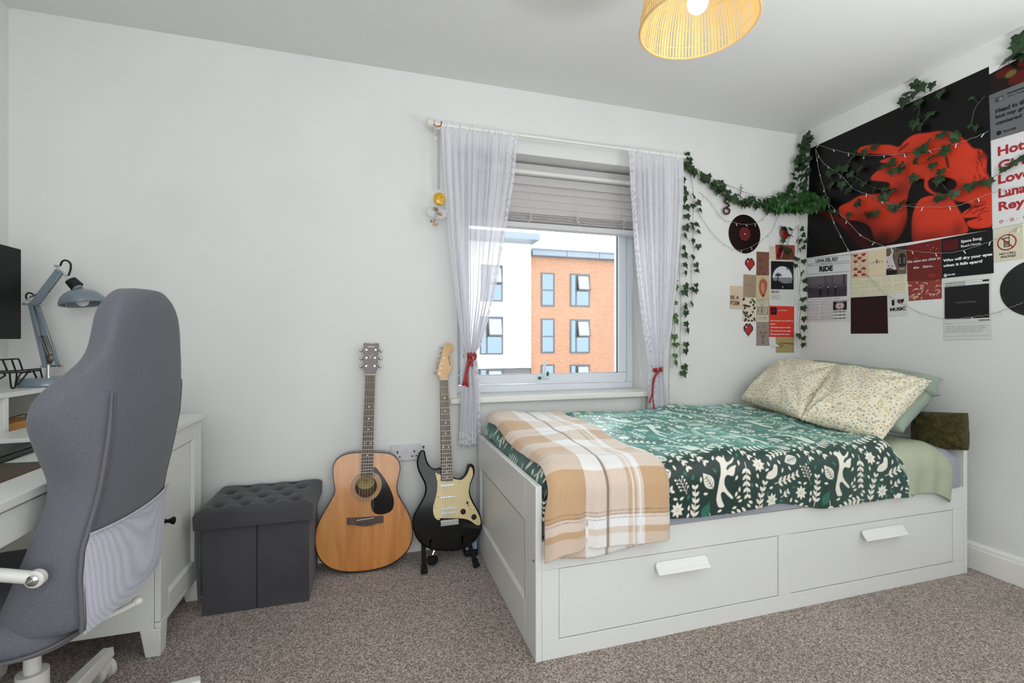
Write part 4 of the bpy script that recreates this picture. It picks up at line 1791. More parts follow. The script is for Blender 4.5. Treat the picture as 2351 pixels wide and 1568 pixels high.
def pickup(x0, x1, y0, y1, h):
    a, c = C7([(x0, y1)])[0], C7([(x1, y0)])[0]
    ra = (c[1] - a[1]) / 2
    P = []
    for cx, st in ((c[0] - ra, -90), (a[0] + ra, 90)):
        for i in range(9):
            t = math.radians(st + i * 22.5)
            P.append((cx + ra * math.cos(t), (a[1] + c[1]) / 2 + ra * math.sin(t)))
    p = MB().prism(P, M, .001, h).build('pickup', m_pu, eg, bevel=.001)
    b = MB()
    for k in range(6):
        q = (k + .7) / 6.4
        b.ring(M @ Vector((a[0] + (c[0] - a[0]) * q, (a[1] + c[1]) / 2, h - .001)), M @ Vector((a[0] + (c[0] - a[0]) * q, (a[1] + c[1]) / 2, h + .0006)), .0022, .0022, 8)
    b.build('pole_pieces', m_chrome, p)


pickup(342, 508, 438, 478, .007)
pickup(344, 512, 570, 612, .007)
pickup(358, 516, 694, 742, .008)
pickup(358, 516, 744, 790, .008)
a, c = C7([(350, 922)])[0], C7([(552, 835)])[0]
bb = MB()
bb.box((a[0], a[1], .001), (c[0], c[1], .005), M)
brd = bb.build('bridge', m_chrome, eg, bevel=.001)
for k in range(6):
    q = (k + .5) / 6
    x = a[0] + (c[0] - a[0]) * q
    b = MB()
    b.box((x - .0035, a[1] + .006, .005), (x + .0035, c[1] - .002, .010), M)
    b.build('bridge_saddle', m_chrome, brd, bevel=.001)
for x, y in ((602, 755), (724, 815)):
    c = C7([(x, y)])[0]
    b = MB()
    b.lathe(M @ Vector((*c, .002)), M.to_3x3() @ Vector((0, 0, 1)), [(.0125, 0), (.0125, .004), (.009, .006), (.008, .015), (.006, .016)], 18)
    b.build('control_knob', m_blkm, eg, smooth=True)
c = C7([(650, 658)])[0]
b = MB()
b.tube([M @ Vector((c[0] - .004, c[1] + .006, .003)), M @ Vector((c[0] + .008, c[1] - .018, .003))], .0012, 5)
b.sphere(M @ Vector((c[0] - .001, c[1] + .002, .009)), .005, 8, 6)
b.build('pickup_switch', m_blkm, eg)
b = MB()
for x, y in ((163, 52), (445, 1208)):
    c = C7([(x, y)])[0]
    b = MB()
    b.lathe(M @ Vector((c[0], c[1], -.02)), M.to_3x3() @ Vector((0, 1 if y < 100 else -1, 0)), [(.003, 0), (.003, .008), (.007, .010), (.006, .013)], 10)
    b.build('strap_button', m_blkm if y < 100 else m_chrome, eg, smooth=True)
OFF = .013
Nl, Nr = pj(1010.6, 871.5, OFF), pj(1028.6, 871, OFF)
El, Er = pj(1012.6, 1104, OFF), pj(1040.3, 1102.4, OFF)
sa, sb_ = C7([(372, 880)])[0], C7([(520, 872)])[0]
neck(eg, pj, M, Nl, Nr, El, Er, ((sa[0] + sb_[0]) / 2, (sa[1] + sb_[1]) / 2), m_rose, m_maple, 0, 22, (3, 5, 7, 9, 12, 15, 17, 19, 21), off=OFF)
b = MB()
for k in range(6):
    q = (k + .5) / 6
    a = Vector(Nl) * (1 - q) + Vector(Nr) * q
    c = Vector(sa) * (1 - q) + Vector(sb_) * q
    b.tube([M @ Vector((a.x, a.y, OFF + .002)), M @ Vector((c.x, c.y, OFF + .001))], .0004 + .0001 * (5 - k) / 2, 5)
b.build('strings', m_string, eg)
CE = lambda x, y, d=0: pj(985 + x * .06376, 780 + y * .06376, d)
hp = crv([CE(*q) for q in ((440, 1432), (400, 1400), (355, 1330), (272, 1262), (300, 1130), (350, 930), (420, 680), (470, 450), (515, 240), (570, 160), (640, 118), (710, 108), (780, 138), (830, 190), (858, 250), (862, 320), (848, 395), (800, 425), (765, 470), (745, 550), (760, 650), (790, 780), (820, 900), (825, 980), (800, 1070), (740, 1160), (700, 1250), (672, 1370), (655, 1432))], 3)
hs = MB().prism(hp, M, -.012, .004).build('headstock', m_maple, eg, bevel=.0012)
b = MB()
l0, l1 = CE(690, 590), CE(765, 930)
dx_, dy_ = l1[0] - l0[0], l1[1] - l0[1]
Ln = math.hypot(dx_, dy_)
ex, ey = dx_ / Ln, dy_ / Ln
text_into(b, 'ENCORE', lambda s, t: M @ Vector((l0[0] + ex * s - ey * -t, l0[1] + ey * s + ex * -t * -1, .0045)), 0, Ln, -.003, .003, bold=.03)
b.build('lettering', mat('brown_ink', (.28, .16, .08), .5), hs)
for (kx, ky), (px, py) in zip(((430, 262), (400, 445), (355, 632), (310, 808), (280, 978), (215, 1165)), ((592, 325), (550, 507), (510, 677), (465, 857), (420, 1032), (372, 1215))):
    a, k = CE(px, py), CE(kx, ky)
    b = MB()
    b.ring(M @ Vector((*a, .004)), M @ Vector((*a, .011)), .0028, .0022, 10)
    b.tube([M @ Vector((a[0], a[1], -.012)), M @ Vector((k[0], k[1], -.010))], .0016, 6)
    b.sphere(M @ Vector((k[0], k[1], -.010)), (.007, .0045, .0055), 12, 8)
    b.build('tuning_peg', m_chrome, eg, smooth=True)

# ---- stand
st = empty('guitar_stand', (.335, 2.17, 0), 'black tubular guitar stand under the electric guitar', 'guitar stand')
m_foam = mat('black_foam', (.02, .02, .022), .9)
for px, py, kx, ky in ((974, 1312, 972, 1215), (1094, 1298, 1062, 1200)):
    f = at('z', .012, px, py)
    t_ = at('y', 2.215, kx, ky)
    b = MB()
    mid_ = f * .45 + t_ * .55 + Vector((0, .01, 0))
    b.tube(catmull([f, f * .75 + mid_ * .25, mid_, t_], 5), .0105, 10)
    lg = b.build('leg', m_foam, st, smooth=True)
    d = (f - mid_).normalized()
    MB().ring(f - d * .03, f + d * .008, .0125, .016, 12).build('rubber_foot', m_foam, lg, bevel=.003)
b = MB()
b.tube([(.335, 2.31, .012), (.335, 2.25, .16), (.335, 2.235, .30)], .009, 10)
b.build('rear_leg', m_foam, st, smooth=True)
for sx in (-1, 1):
    x = .335 + sx * .075
    b = MB()
    b.tube(catmull([(.335, 2.236, .17), (x, 2.225, .115), (x, 2.17, .088), (x, 2.148, .095), (x, 2.143, .125)], 5), .007, 8)
    b.build('cradle_arm', m_foam, st, smooth=True)
c = at('y', 2.17, 993, 1285)
b = MB()
b.sphere(c, (.026, .022, .024), 16, 10)
hb = b.build('hinge_ball', m_foam, st, smooth=True)
b = MB()
for u in (989, 1000):
    p = at('y', 2.155, u, 1274)
    b.sphere(p, .0028, 8, 6)
b.tube([c + Vector((0, .0, .02)), (.30, 2.2, .12)], .005, 6)
b.build('hinge_pins', m_chrome, hb)

# small things on the carpet between stand and bed
q = at('z', .0, 1098, 1276)
b = MB()
b.box((.425, 2.215, 0), (.490, 2.285, .03))
tag(b.build('black_pouch', m_blkm, bevel=.008, seg=3), 'small black pouch on the carpet between the guitar stand and the bed', 'pouch')
b = MB()
b.box((.430, 2.22, .031), (.485, 2.275, .068))
tag(b.build('small_box', mat('pale_blue_card', (.58, .72, .85), .5), bevel=.003), 'small pale blue box on the black pouch beside the bed', 'box')

# ============================================================ OTTOMAN
m_suede = mat('charcoal_suede', (.275, .27, .285), .95, noise=(5, (.235, .23, .245), 3), sheen=.15, bump=(300, .15, .001))
ot = empty('storage_ottoman', (-.43, 2.18, 0), 'charcoal suede storage ottoman with buttoned lid between the white cabinet and the acoustic guitar', 'ottoman')
X0, X1, Y0, Y1 = -.617, -.243, 2.022, 2.330
b = MB()
b.box((X0, Y0, 0), (-.432, Y1, .345)).box((-.430, Y0, 0), (X1, Y1, .345))
b.build('box', m_suede, ot, bevel=.006, seg=3)
MB().box((-.4325, Y0 + .004, .002), (-.4295, Y1, .343)).build('seam', mat('seam_dark', (.10, .10, .11), .9), ot)
lx0, lx1, ly0, ly1 = -.640, -.225, 1.998, 2.346
btn = [(lx0 + (lx1 - lx0) * (.17 + .22 * i + (.11 if j % 2 else 0)), ly0 + (ly1 - ly0) * (.16 + .23 * j)) for j in range(4) for i in range(4 if j % 2 == 0 else 3)]


def lid(s, t):
    x, y = lx0 + (lx1 - lx0) * s, ly0 + (ly1 - ly0) * t
    e = min(s * (lx1 - lx0), (1 - s) * (lx1 - lx0), t * (ly1 - ly0), (1 - t) * (ly1 - ly0))
    z = .384 + .024 * min(1, (e / .035)) ** .5
    for bx, by in btn:
        d = math.hypot(x - bx, y - by)
        z -= .016 * math.exp(-(d / .014) ** 2) + .006 * math.exp(-(d / .032) ** 2)
    return (x, y, z)


b = MB()
b.grid(lid, 90, 76)
ns = 91
edge = [i for i in range(91)] + [j * 91 + 90 for j in range(1, 77)] + [76 * 91 + i for i in range(89, -1, -1)] + [j * 91 for j in range(75, 0, -1)]
base = len(b.v)
for i in edge:
    v = b.v[i]
    b.v.append((v[0] + (-.435 - v[0]) * .008, v[1] + (2.17 - v[1]) * .008, .334))
m_ = len(edge)
b.f += [(edge[(i + 1) % m_], edge[i], base + i, base + (i + 1) % m_) for i in range(m_)]
b.f.append(tuple(base + i for i in range(m_)))
lo_ = b.build('lid', m_suede, ot, smooth=True, angle=75)
for bx, by in btn:
    b = MB()
    b.sphere((bx, by, .3925), (.007, .007, .003), 10, 6)
    b.build('button', m_suede, lo_, smooth=True)

# ============================================================ CABINET AND DESK
m_furn = mat('white_furniture', (.90, .90, .88), .35)
cb = empty('cabinet', (-.9, 2.0, 0), 'white cabinet with a framed door and dark knob, behind the desk chair', 'cabinet')
cx0, cx1, cy0, cy1, cz0, cz1 = -1.14, -.672, 1.812, 2.198, .09, .722
b = MB()
b.box((cx0, cy0, cz0), (cx1 - .019, cy1, cz1))
b.build('body', m_furn, cb, bevel=.002)
MB().box((cx0 - .01, cy0 - .014, cz1 + .0005), (cx1 + .016, cy1 + .014, cz1 + .020)).build('top', m_furn, cb, bevel=.003)
b = MB()
d0, d1 = cx1 - .018, cx1
w = .062
ya, yb, za, zb = cy0 + .003, cy1 - .018, cz0 + .022, cz1 - .004
b.box((d0, ya, za), (d1, ya + w, zb)).box((d0, yb - w, za), (d1, yb, zb)).box((d0, ya + w, za), (d1, yb - w, za + w)).box((d0, ya + w, zb - w), (d1, yb - w, zb))
b.box((d0, ya + w, za + w), (d1 - .010, yb - w, zb - w))
dr = b.build('door', m_furn, cb, bevel=.002)
b = MB()
Pq = [(ya + w, za + w), (yb - w, za + w), (yb - w, zb - w), (ya + w, zb - w)]
Qq = [(ya + w + .010, za + w + .010), (yb - w - .010, za + w + .010), (yb - w - .010, zb - w - .010), (ya + w + .010, zb - w - .010)]
b.add([(d1 - .001, p[0], p[1]) for p in Pq] + [(d1 - .0095, q_[0], q_[1]) for q_ in Qq], [(i, (i + 1) % 4, 4 + (i + 1) % 4, 4 + i) for i in range(4)])
b.build('door_moulding', m_furn, dr)
kn = at('x', d1 + .02, 388, 1198)
b = MB()
b.lathe((d1, max(kn.y, ya + .02), kn.z), (1, 0, 0), [(.009, 0), (.008, .004), (.0055, .012), (.008, .020), (.0125, .026), (.0135, .030), (.011, .033)], 18)
b.build('knob', mat('dark_knob', (.10, .09, .08), .25, .6), dr, smooth=True)
MB().box((d0, yb + .002, za), (d1, cy1, zb)).build('side_stile', m_furn, cb, bevel=.002)
MB().box((d0, cy0 + .003, cz0 + .001), (d1, cy1, za - .003)).build('plinth_rail', m_furn, cb, bevel=.002)
for lx, ly, sx, sy in ((cx1, cy0, -1, 1), (cx1, cy1, -1, -1), (cx0, cy0, 1, 1), (cx0, cy1, 1, -1)):
    b = MB()
    vs = []
    for z, k in ((cz0, .058), (0, .042)):
        vs += [(lx, ly, z), (lx + sx * k, ly, z), (lx + sx * k, ly + sy * k, z), (lx, ly + sy * k, z)]
    b.add(vs, [(0, 1, 2, 3), (7, 6, 5, 4), (0, 4, 5, 1), (1, 5, 6, 2), (2, 6, 7, 3), (3, 7, 4, 0)])
    b.build('leg', m_furn, cb, bevel=.002)

dk = empty('desk', (-1.05, 1.0, 0), 'white desk with a drawer and a raised shelf along the left wall', 'desk')
DX, DZ = -.700, .7225
b = MB()
b.box((LX + .002, .05, DZ - .022), (DX, 1.788, DZ))
b.build('tabletop', m_furn, dk, bevel=.003)
b = MB()
b.box((DX - .026, .12, .627), (DX - .008, 1.70, .696))
dw = b.build('drawer', m_furn, dk, bevel=.002)
b = MB()
b.box((LX + .05, .12, .632), (DX - .027, 1.70, .699))
b.build('apron', m_furn, dk)
for x, y in ((DX - .055, .10), (LX + .02, .10), (LX + .02, 1.72)):
    MB().box((x, y, 0), (x + .045, y + .045, .6995)).build('leg', m_furn, dk, bevel=.002)
MB().box((LX + .002, 1.742, 0), (-1.16, 1.786, .6995)).build('end_panel', m_furn, dk, bevel=.002)
HX = -1.160
hz0, hz1 = .851, .869
b = MB()
b.box((LX + .002, .45, hz0), (HX, 2.335, hz1))
b.build('raised_shelf', m_furn, dk, bevel=.002)
for y in (.47, 1.955):
    MB().box((LX + .01, y, DZ + (0 if y < 1.7 else -.0)), (HX - .003, y + .020, hz0)).build('shelf_upright', m_furn, dk, bevel=.001)
# lower board reaching the corner
MB().box((LX + .002, 1.792, DZ - .022), (-1.155, 2.335, DZ)).build('corner_board', m_furn, dk, bevel=.002)
MB().box((LX + .002, 2.29, 0), (-1.155, 2.332, DZ - .0225)).build('end_panel', m_furn, dk, bevel=.002)

# things on the desk
ms = [at('z', DZ, *q_) for q_ in ((0, 1107), (116, 1065), (75, 1026), (0, 1046))]
b = MB()
vs = [Vector((-.797, .62, DZ + .0005)), Vector((-.797, 1.52, DZ + .0005)), Vector((-1.10, 1.52 + .02, DZ + .0005)), Vector((-1.10, .62, DZ + .0005))]
b.add(vs + [v + Vector((0, 0, .003)) for v in vs], [(0, 3, 2, 1), (4, 5, 6, 7), (0, 1, 5, 4), (1, 2, 6, 5), (2, 3, 7, 6), (3, 0, 4, 7)])
b.build('desk_mat', mat('printed_mat', (.22, .27, .20), .6, noise=(9, (.36, .25, .18), 4)), None, 'dark green and brown printed desk mat under the black laptop', 'desk mat', bevel=.001)
m_lap = mat('dark_plastic', (.055, .055, .06), .45)
lp = empty('laptop', (-.97, 1.55, DZ), 'closed black laptop lying on the desk mat, partly behind the chair', 'laptop')
b = MB()
MLP = Matrix.Translation((-1.02, 1.515, DZ + .004)) @ Matrix.Rotation(.05, 4, 'Z')
b.box((-.115, -.17, 0), (.105, .19, .013), MLP)
b.build('base', m_lap, lp, bevel=.004)
MB().box((-.115, -.17, .0135), (.104, .188, .020), MLP).build('screen_lid', m_lap, lp, bevel=.003)
b = MB()
b.box((LX + .03, 2.02, DZ + .0003), (-1.20, 2.22, DZ + .03))
b.build('wooden_tray', wood_mat('orange_pine', (.72, .48, .22), (.80, .58, .30), .5, (20, 4, 20), .1), None, 'orange wooden tray under the raised shelf of the desk', 'tray', bevel=.003)
b = MB()
b.tube(catmull([(-1.19, 2.0, DZ + .034), (-1.22, 2.06, DZ + .042), (-1.25, 2.12, DZ + .040), (-1.24, 2.19, DZ + .045), (-1.28, 2.25, DZ + .01)], 6), .0022, 6)
b.build('cable', mat('brown_cable', (.32, .22, .16), .5), None, 'thin brown cable lying across the wooden tray', 'cable')
# monitor
mo = empty('monitor', (-1.24, 1.82, hz1), 'flat black monitor at the left edge, standing on the raised shelf', 'monitor')
b = MB()
b.box((-1.225, 1.48, 1.047), (-1.20, 2.098, 1.367))
b.build('screen', mat('screen_black', (.03, .03, .032), .4, spec=.2), mo, bevel=.003)
MB().box((-1.248, 1.60, 1.10), (-1.226, 1.98, 1.28)).build('housing', m_lap, mo, bevel=.004)
MB().box((-1.262, 1.76, hz1 + .007), (-1.246, 1.82, 1.22)).build('stand_neck', m_lap, mo, bevel=.002)
MB().box((-1.35, 1.68, hz1 + .0003), (-1.19, 1.90, hz1 + .0075)).build('stand_foot', m_lap, mo, bevel=.003)
# wire stand
m_wire = mat('black_wire', (.02, .02, .02), .4)
w1, w2 = at('z', hz1 + .003, 30.6, 891), at('z', hz1 + .003, 95, 884.5)
nw = Vector((w2.y - w1.y, -(w2.x - w1.x), 0)).normalized()
WQ = lambda L, o=0: [on_plane(w1 + nw * o, nw, x * .20408, 580 + y * .20408) for x, y in L]
b = MB()
for L_ in ([(-200, 1215), (0, 1205), (190, 1195), (210, 1203), (225, 1235), (255, 1325)], [(30, 1205), (85, 1338)], [(130, 1200), (180, 1340)], [(-200, 1345), (0, 1335), (240, 1325), (435, 1308), (455, 1322), (485, 1465), (478, 1492), (455, 1490), (440, 1465), (370, 1325)], [(108, 1342), (122, 1490), (135, 1522), (155, 1525), (175, 1490), (190, 1345)], [(-150, 1360), (60, 1352), (250, 1345), (440, 1325)], [(-90, 1500), (0, 1420), (60, 1382), (45, 1368), (60, 1352)]):
    b.tube(catmull(WQ(L_), 4) if len(L_) > 2 else WQ(L_), .0028, 6)
for L_ in ([(330, 1325), (215, 1470), (195, 1485), (185, 1465), (235, 1360), (345, 1345)],):
    b.tube(catmull(WQ(L_, .0), 4), .0028, 6)
b.build('wire_stand', m_wire, None, 'black bent wire stand on the raised shelf in front of the desk lamp', 'stand')
# desk lamp
m_lblue = mat('grey_blue_enamel', (.47, .52, .56), .25, coat=.5)
LY = 2.245
Q = lambda x, y, yy=LY: at('y', yy, x * .20408, 580 + y * .20408)
bc = at('z', hz1, 105, 880)
bc = Vector((-1.198, 2.240, hz1 + .0003))
la = empty('desk_lamp', bc, 'grey-blue adjustable desk lamp on the raised shelf beside the monitor', 'desk lamp')
b = MB()
b.lathe(bc, (0, 0, 1), [(.088, 0), (.092, .004), (.090, .022), (.082, .032), (.012, .034)], 36)
b.build('base', m_lblue, la, smooth=True)
pt = Q(548, 1290)
b = MB()
b.ring((pt.x, LY, hz1 + .03), (pt.x, LY, pt.z + .01), .0085, .0085, 14)
b.build('post', m_chrome, la, smooth=True)


def flatbar(p, q_, w, th, yy=0):
    d = (q_ - p).normalized()
    sd = Vector((0, 1, 0)).cross(d).normalized() * w / 2
    t_ = Vector((0, th / 2, 0))
    o_ = Vector((0, yy, 0))
    b.add([p + sd + t_ + o_, p - sd + t_ + o_, p - sd - t_ + o_, p + sd - t_ + o_, q_ + sd + t_ + o_, q_ - sd + t_ + o_, q_ - sd - t_ + o_, q_ + sd - t_ + o_], [(0, 1, 2, 3), (7, 6, 5, 4), (0, 4, 5, 1), (1, 5, 6, 2), (2, 6, 7, 3), (3, 7, 4, 0)])


b = MB()
flatbar(Q(515, 1290), Q(345, 565), .015, .013)
b.build('lower_arm', m_lblue, la, bevel=.002)
b = MB()
flatbar(Q(545, 1280), Q(385, 575), .012, .010, .012)
b.build('lower_arm', m_lblue, la, bevel=.002)
b = MB()
flatbar(Q(658, 1280), Q(420, 590), .011, .013)
b.build('lower_arm', m_lblue, la, bevel=.002)
b = MB()
flatbar(Q(385, 590), Q(680, 200), .026, .016)
b.build('upper_arm', m_lblue, la, bevel=.002)
for p_, q_ in (((475, 1280), (705, 1270)), ((275, 580), (470, 590)), ((445, 935), (545, 932)), ((290, 530), (340, 535)), ((330, 505), (490, 430)), ((455, 510), (565, 435))):
    MB().tube([Q(*p_), Q(*q_)], .0035, 8).build('joint_rod', m_chrome, la, smooth=True)
for p_ in ((290, 580), (455, 590), (645, 155), (675, 205), (490, 1280), (690, 1270)):
    c = Q(*p_)
    MB().ring(c + Vector((0, -.012, 0)), c + Vector((0, .008, 0)), .0055, .0055, 12).build('joint_bolt', m_chrome, la, smooth=True)
b = MB()
for p_, q_ in (((460, 935), (560, 1150)), ((530, 935), (610, 1145))):
    A0, A1 = Q(*p_), Q(*q_)
    b.tube([A0 + Vector((0, -.008, 0)), A1 + Vector((0, -.008, 0))], .0035, 8)
b.sphere(Q(575, 1190) + Vector((0, -.006, 0)), (.012, .006, .018), 10, 8)
b.build('spring', mat('spring_steel', (.45, .42, .38), .3, 1.0, bump=(600, 1, .001)), la, smooth=True)
b = MB()
b.tube(catmull([Q(678, 150), Q(700, 100), Q(745, 87), Q(790, 120), Q(795, 180), Q(770, 260)], 6), .0035, 7)
b.tube(catmull([Q(300, 525), Q(292, 480), Q(325, 452), (Q(365, 465)), Q(372, 480)], 6), .003, 7)
b.build('cable', m_blkm, la, smooth=True)
sx0, sx1 = Q(683, 510), Q(1225, 510)
# shade: hemispherical bowl, axis leaning
mc = Q(955, 585) + Vector((0, -.01, 0))
ax = Vector((-.16, .05, 1)).normalized()
R_ = (sx1.x - sx0.x) / 2 * .93
prof = [(R_ * math.cos(t), R_ * .86 * math.sin(t)) for t in [i * math.pi / 2 / 12 * .97 for i in range(13)]]
b = MB()
b.lathe(mc, ax, prof, 36, caps=(False, True))
b.build('lamp_shade', m_lblue, la, smooth=True, solid=.0015)
nk0 = Q(845, 365)
b = MB()
dirn = (Q(770, 290) - mc).normalized()
b.ring(Q(880, 410), Q(820, 335), .016, .014, 16)
b.build('shade_collar', m_lblue, la, smooth=True)
b = MB()
b.ring(Q(865, 385) + Vector((0, .002, 0)), Q(790, 310) + Vector((0, .002, 0)), .022, .019, 16)
b.build('lamp_holder', m_blkm, la, smooth=True)
b = MB()
b.tube([Q(690, 200), Q(740, 260), Q(790, 320)], .004, 8)
b.build('shade_bracket', m_chrome, la)
b = MB()
b.sphere(mc + ax * .02, (.022, .022, .028), 12, 10)
b.build('bulb', mat('opal_glass', (.9, .9, .88), .3), la, smooth=True)
b = MB()
b.tube([Q(750, 570), Q(730, 605)], .002, 6)
b.sphere(Q(730, 605), .004, 8, 6)
b.build('switch', m_chrome, la)

# ============================================================ DESK CHAIR
th = math.radians(88)
C0 = Vector((-.78, 1.40, 0))
MC = Matrix.Translation(C0) @ Matrix.Rotation(th, 4, 'Z')
m_fab = mat('blue_grey_weave', (.37, .385, .435), .95, noise=(420, (.44, .43, .445), 2), bump=(700, .3, .0008), spec=.15, sheen=.15)
m_pipe = mat('grey_piping', (.40, .395, .42), .9)
chr_ = empty('desk_chair', C0, 'blue-grey upholstered high-back desk chair on wheels, seen from behind, pulled up to the white desk', 'chair')
#     z     tx    ty    hw    yc
SEC = [(.405, .190, -.064, .172, -.186), (.44, .203, -.068, .178, -.192), (.47, .205, -.074, .182, -.193), (.54, .200, -.10, .188, -.193), (.60, .185, -.116, .186, -.196), (.66, .170, -.130, .176, -.208), (.70, .152, -.135, .174, -.217), (.74, .148, -.130, .175, -.225), (.78, .174, -.130, .177, -.232), (.84, .208, -.130, .180, -.241), (.88, .226, -.133, .180, -.244), (.915, .228, -.145, .180, -.246), (.95, .217, -.170, .177, -.246), (.985, .200, -.210, .172, -.247), (1.02, .172, -.222, .166, -.247), (1.07, .157, -.222, .156, -.250), (1.11, .141, -.222, .141, -.250), (1.14, .118, -.222, .116, -.248), (1.160, .085, -.222, .082, -.243), (1.170, .045, -.222, .045, -.238)]


def ring_pts(row):
    z, tx, ty, hw, yc = row
    yb = yc - .018
    O_ = [(-tx, ty), (-(tx * .75 + hw * .25) - .008, ty * .6 + yc * .4), (-(tx * .25 + hw * .75) - .006, ty * .22 + yc * .78), (-hw, yc), (-hw * .78, yc - .010), (-hw * .42, yb), (0, yb - .003), (hw * .42, yb), (hw * .78, yc - .010), (hw, yc), ((tx * .25 + hw * .75) + .006, ty * .22 + yc * .78), ((tx * .75 + hw * .25) + .008, ty * .6 + yc * .4), (tx, ty)]
    t_ = .058 if z > .5 else .05
    if z > 1.12:
        t_ = .058 * max(.35, (1.185 - z) / .065)
    I_ = [(tx * .93, ty + .028), (tx * .70, max(yc + t_ + .012, ty * .7 + yc * .3 + t_)), (hw * .45, yc + t_), (0, yc + t_ - .004), (-hw * .45, yc + t_), (-tx * .70, max(yc + t_ + .012, ty * .7 + yc * .3 + t_)), (-tx * .93, ty + .028)]
    return [MC @ Vector((x, y, z)) for x, y in O_ + I_]


b = MB()
rings = [ring_pts(r_) for r_ in SEC]
nr_ = len(rings[0])
for r_ in rings:
    b.v.extend(tuple(p) for p in r_)
for k in range(len(rings) - 1):
    for i in range(nr_):
        j = (i + 1) % nr_
        b.f.append((k * nr_ + i, k * nr_ + j, (k + 1) * nr_ + j, (k + 1) * nr_ + i))
b.f.append(tuple(range(nr_ - 1, -1, -1)))
b.f.append(tuple((len(rings) - 1) * nr_ + i for i in range(nr_)))
bk = b.build('backrest', m_fab, chr_, sub=2)


def outer(s, z, off=.0):
    """point on the back's outer skin; s in [-1,1] across the rear panel (corner to corner)"""
    tx, ty, hw, yc = interp(SEC, z)
    x = hw * s
    a = abs(s)
    y = yc - .019 * (1 - a ** 2.4) - off
    return MC @ Vector((x * (1 + off * 2), y, z))


# seams
for sg in (-1, 1):
    b = MB()
    pts = [outer(sg * 1.0, z, .0025) for z in np.linspace(.42, .93, 30)]
    pts = [p + MC.to_3x3() @ Vector((-sg * .006 * (1 if sg > 0 else 0), .003 * (1 if sg > 0 else 0), 0)) for p in pts]
    b.tube(pts, [.0022 + .0022 * min(1, (.93 - z) / .1) for z in np.linspace(.42, .93, 30)] if sg < 0 else .002, 8)
    if sg < 0:
        b.tube([p + (MC.to_3x3() @ Vector((-sg * .007, -.0015, 0))) for p in pts], [.001 + .002 * min(1, (.93 - z) / .1) for z in np.linspace(.42, .93, 30)], 8)
    b.build('seam_piping', m_pipe, bk, smooth=True)


def tip(sg, z, o=.002):
    tx, ty, hw, yc = interp(SEC, z)
    return MC @ Vector((sg * (tx - .004), ty - .006, z))


# mesh lumbar panel
def meshmat():
    m = bpy.data.materials.new('light_grey_mesh')
    m.use_nodes = True
    N, L = m.node_tree.nodes, m.node_tree.links
    p = N['Principled BSDF']
    p.inputs['Roughness'].default_value = .8
    tc = N.new('ShaderNodeTexCoord')
    w = N.new('ShaderNodeTexVoronoi')
    w.inputs['Scale'].default_value = 330
    w.inputs['Randomness'].default_value = .15
    L.new(tc.outputs['Object'], w.inputs['Vector'])
    r = N.new('ShaderNodeValToRGB')
    r.color_ramp.elements[0].position = .18
    r.color_ramp.elements[0].color = (*lin((.60, .60, .66)), 1)
    r.color_ramp.elements[1].position = .42
    r.color_ramp.elements[1].color = (*lin((.83, .83, .89)), 1)
    L.new(w.outputs['Distance'], r.inputs[0])
    L.new(r.outputs[0], p.inputs['Base Color'])
    b_ = N.new('ShaderNodeBump')
    b_.inputs['Distance'].default_value = .001
    L.new(w.outputs['Distance'], b_.inputs['Height'])
    L.new(b_.outputs[0], p.inputs['Normal'])
    return m


b = MB()
ztop = lambda s: .628 - .006 * (1 - s * s)
zbot = lambda s: .408 + .004 * (1 - s * s)
b.grid(lambda a, t: outer(-.975 + 1.95 * a, zbot(-1 + 2 * a) * (1 - t) + ztop(-1 + 2 * a) * t, .0035 + .003 * t), 40, 24)
mp_ = b.build('lumbar_mesh', meshmat(), chr_, smooth=True)
tag(mp_, 'light grey mesh panel')
b = MB()
b.tube([outer(-.975 + 1.95 * a / 30, ztop(-1 + 2 * a / 30), .0075) for a in range(31)], .0032, 8)
b.build('mesh_hem', mat('light_piping', (.72, .72, .76), .8), mp_, smooth=True)
# seat
b = MB()
vs = []
SE = [(.372, .175, -.145, .20), (.382, .205, -.165, .235), (.405, .228, -.17, .255), (.44, .232, -.14, .262), (.468, .222, -.12, .25), (.478, .19, -.10, .22)]
for z, hw, ya, yb in SE:
    for i in range(28):
        t = 2 * math.pi * i / 28
        cx_, sy_ = math.cos(t), math.sin(t)
        ex_ = abs(cx_) ** .45 * (1 if cx_ > 0 else -1)
        ey_ = abs(sy_) ** .45 * (1 if sy_ > 0 else -1)
        vs.append(MC @ Vector((hw * ex_, (ya + yb) / 2 + (yb - ya) / 2 * ey_, z)))
b.add(vs, [(k * 28 + i, k * 28 + (i + 1) % 28, (k + 1) * 28 + (i + 1) % 28, (k + 1) * 28 + i) for k in range(len(SE) - 1) for i in range(28)] + [tuple(range(27, -1, -1)), tuple(range((len(SE) - 1) * 28, len(SE) * 28))])
seat = b.build('seat', m_fab, chr_, sub=1)
b = MB()
b.tube([MC @ Vector((.232 * (abs(math.cos(t)) ** .45) * (1 if math.cos(t) > 0 else -1), .043 + .213 * (abs(math.sin(t)) ** .45) * (1 if math.sin(t) > 0 else -1), .403)) for t in [2 * math.pi * i / 48 for i in range(48)]], .0035, 6, closed=True)
b.build('seat_piping', m_pipe, seat, smooth=True)
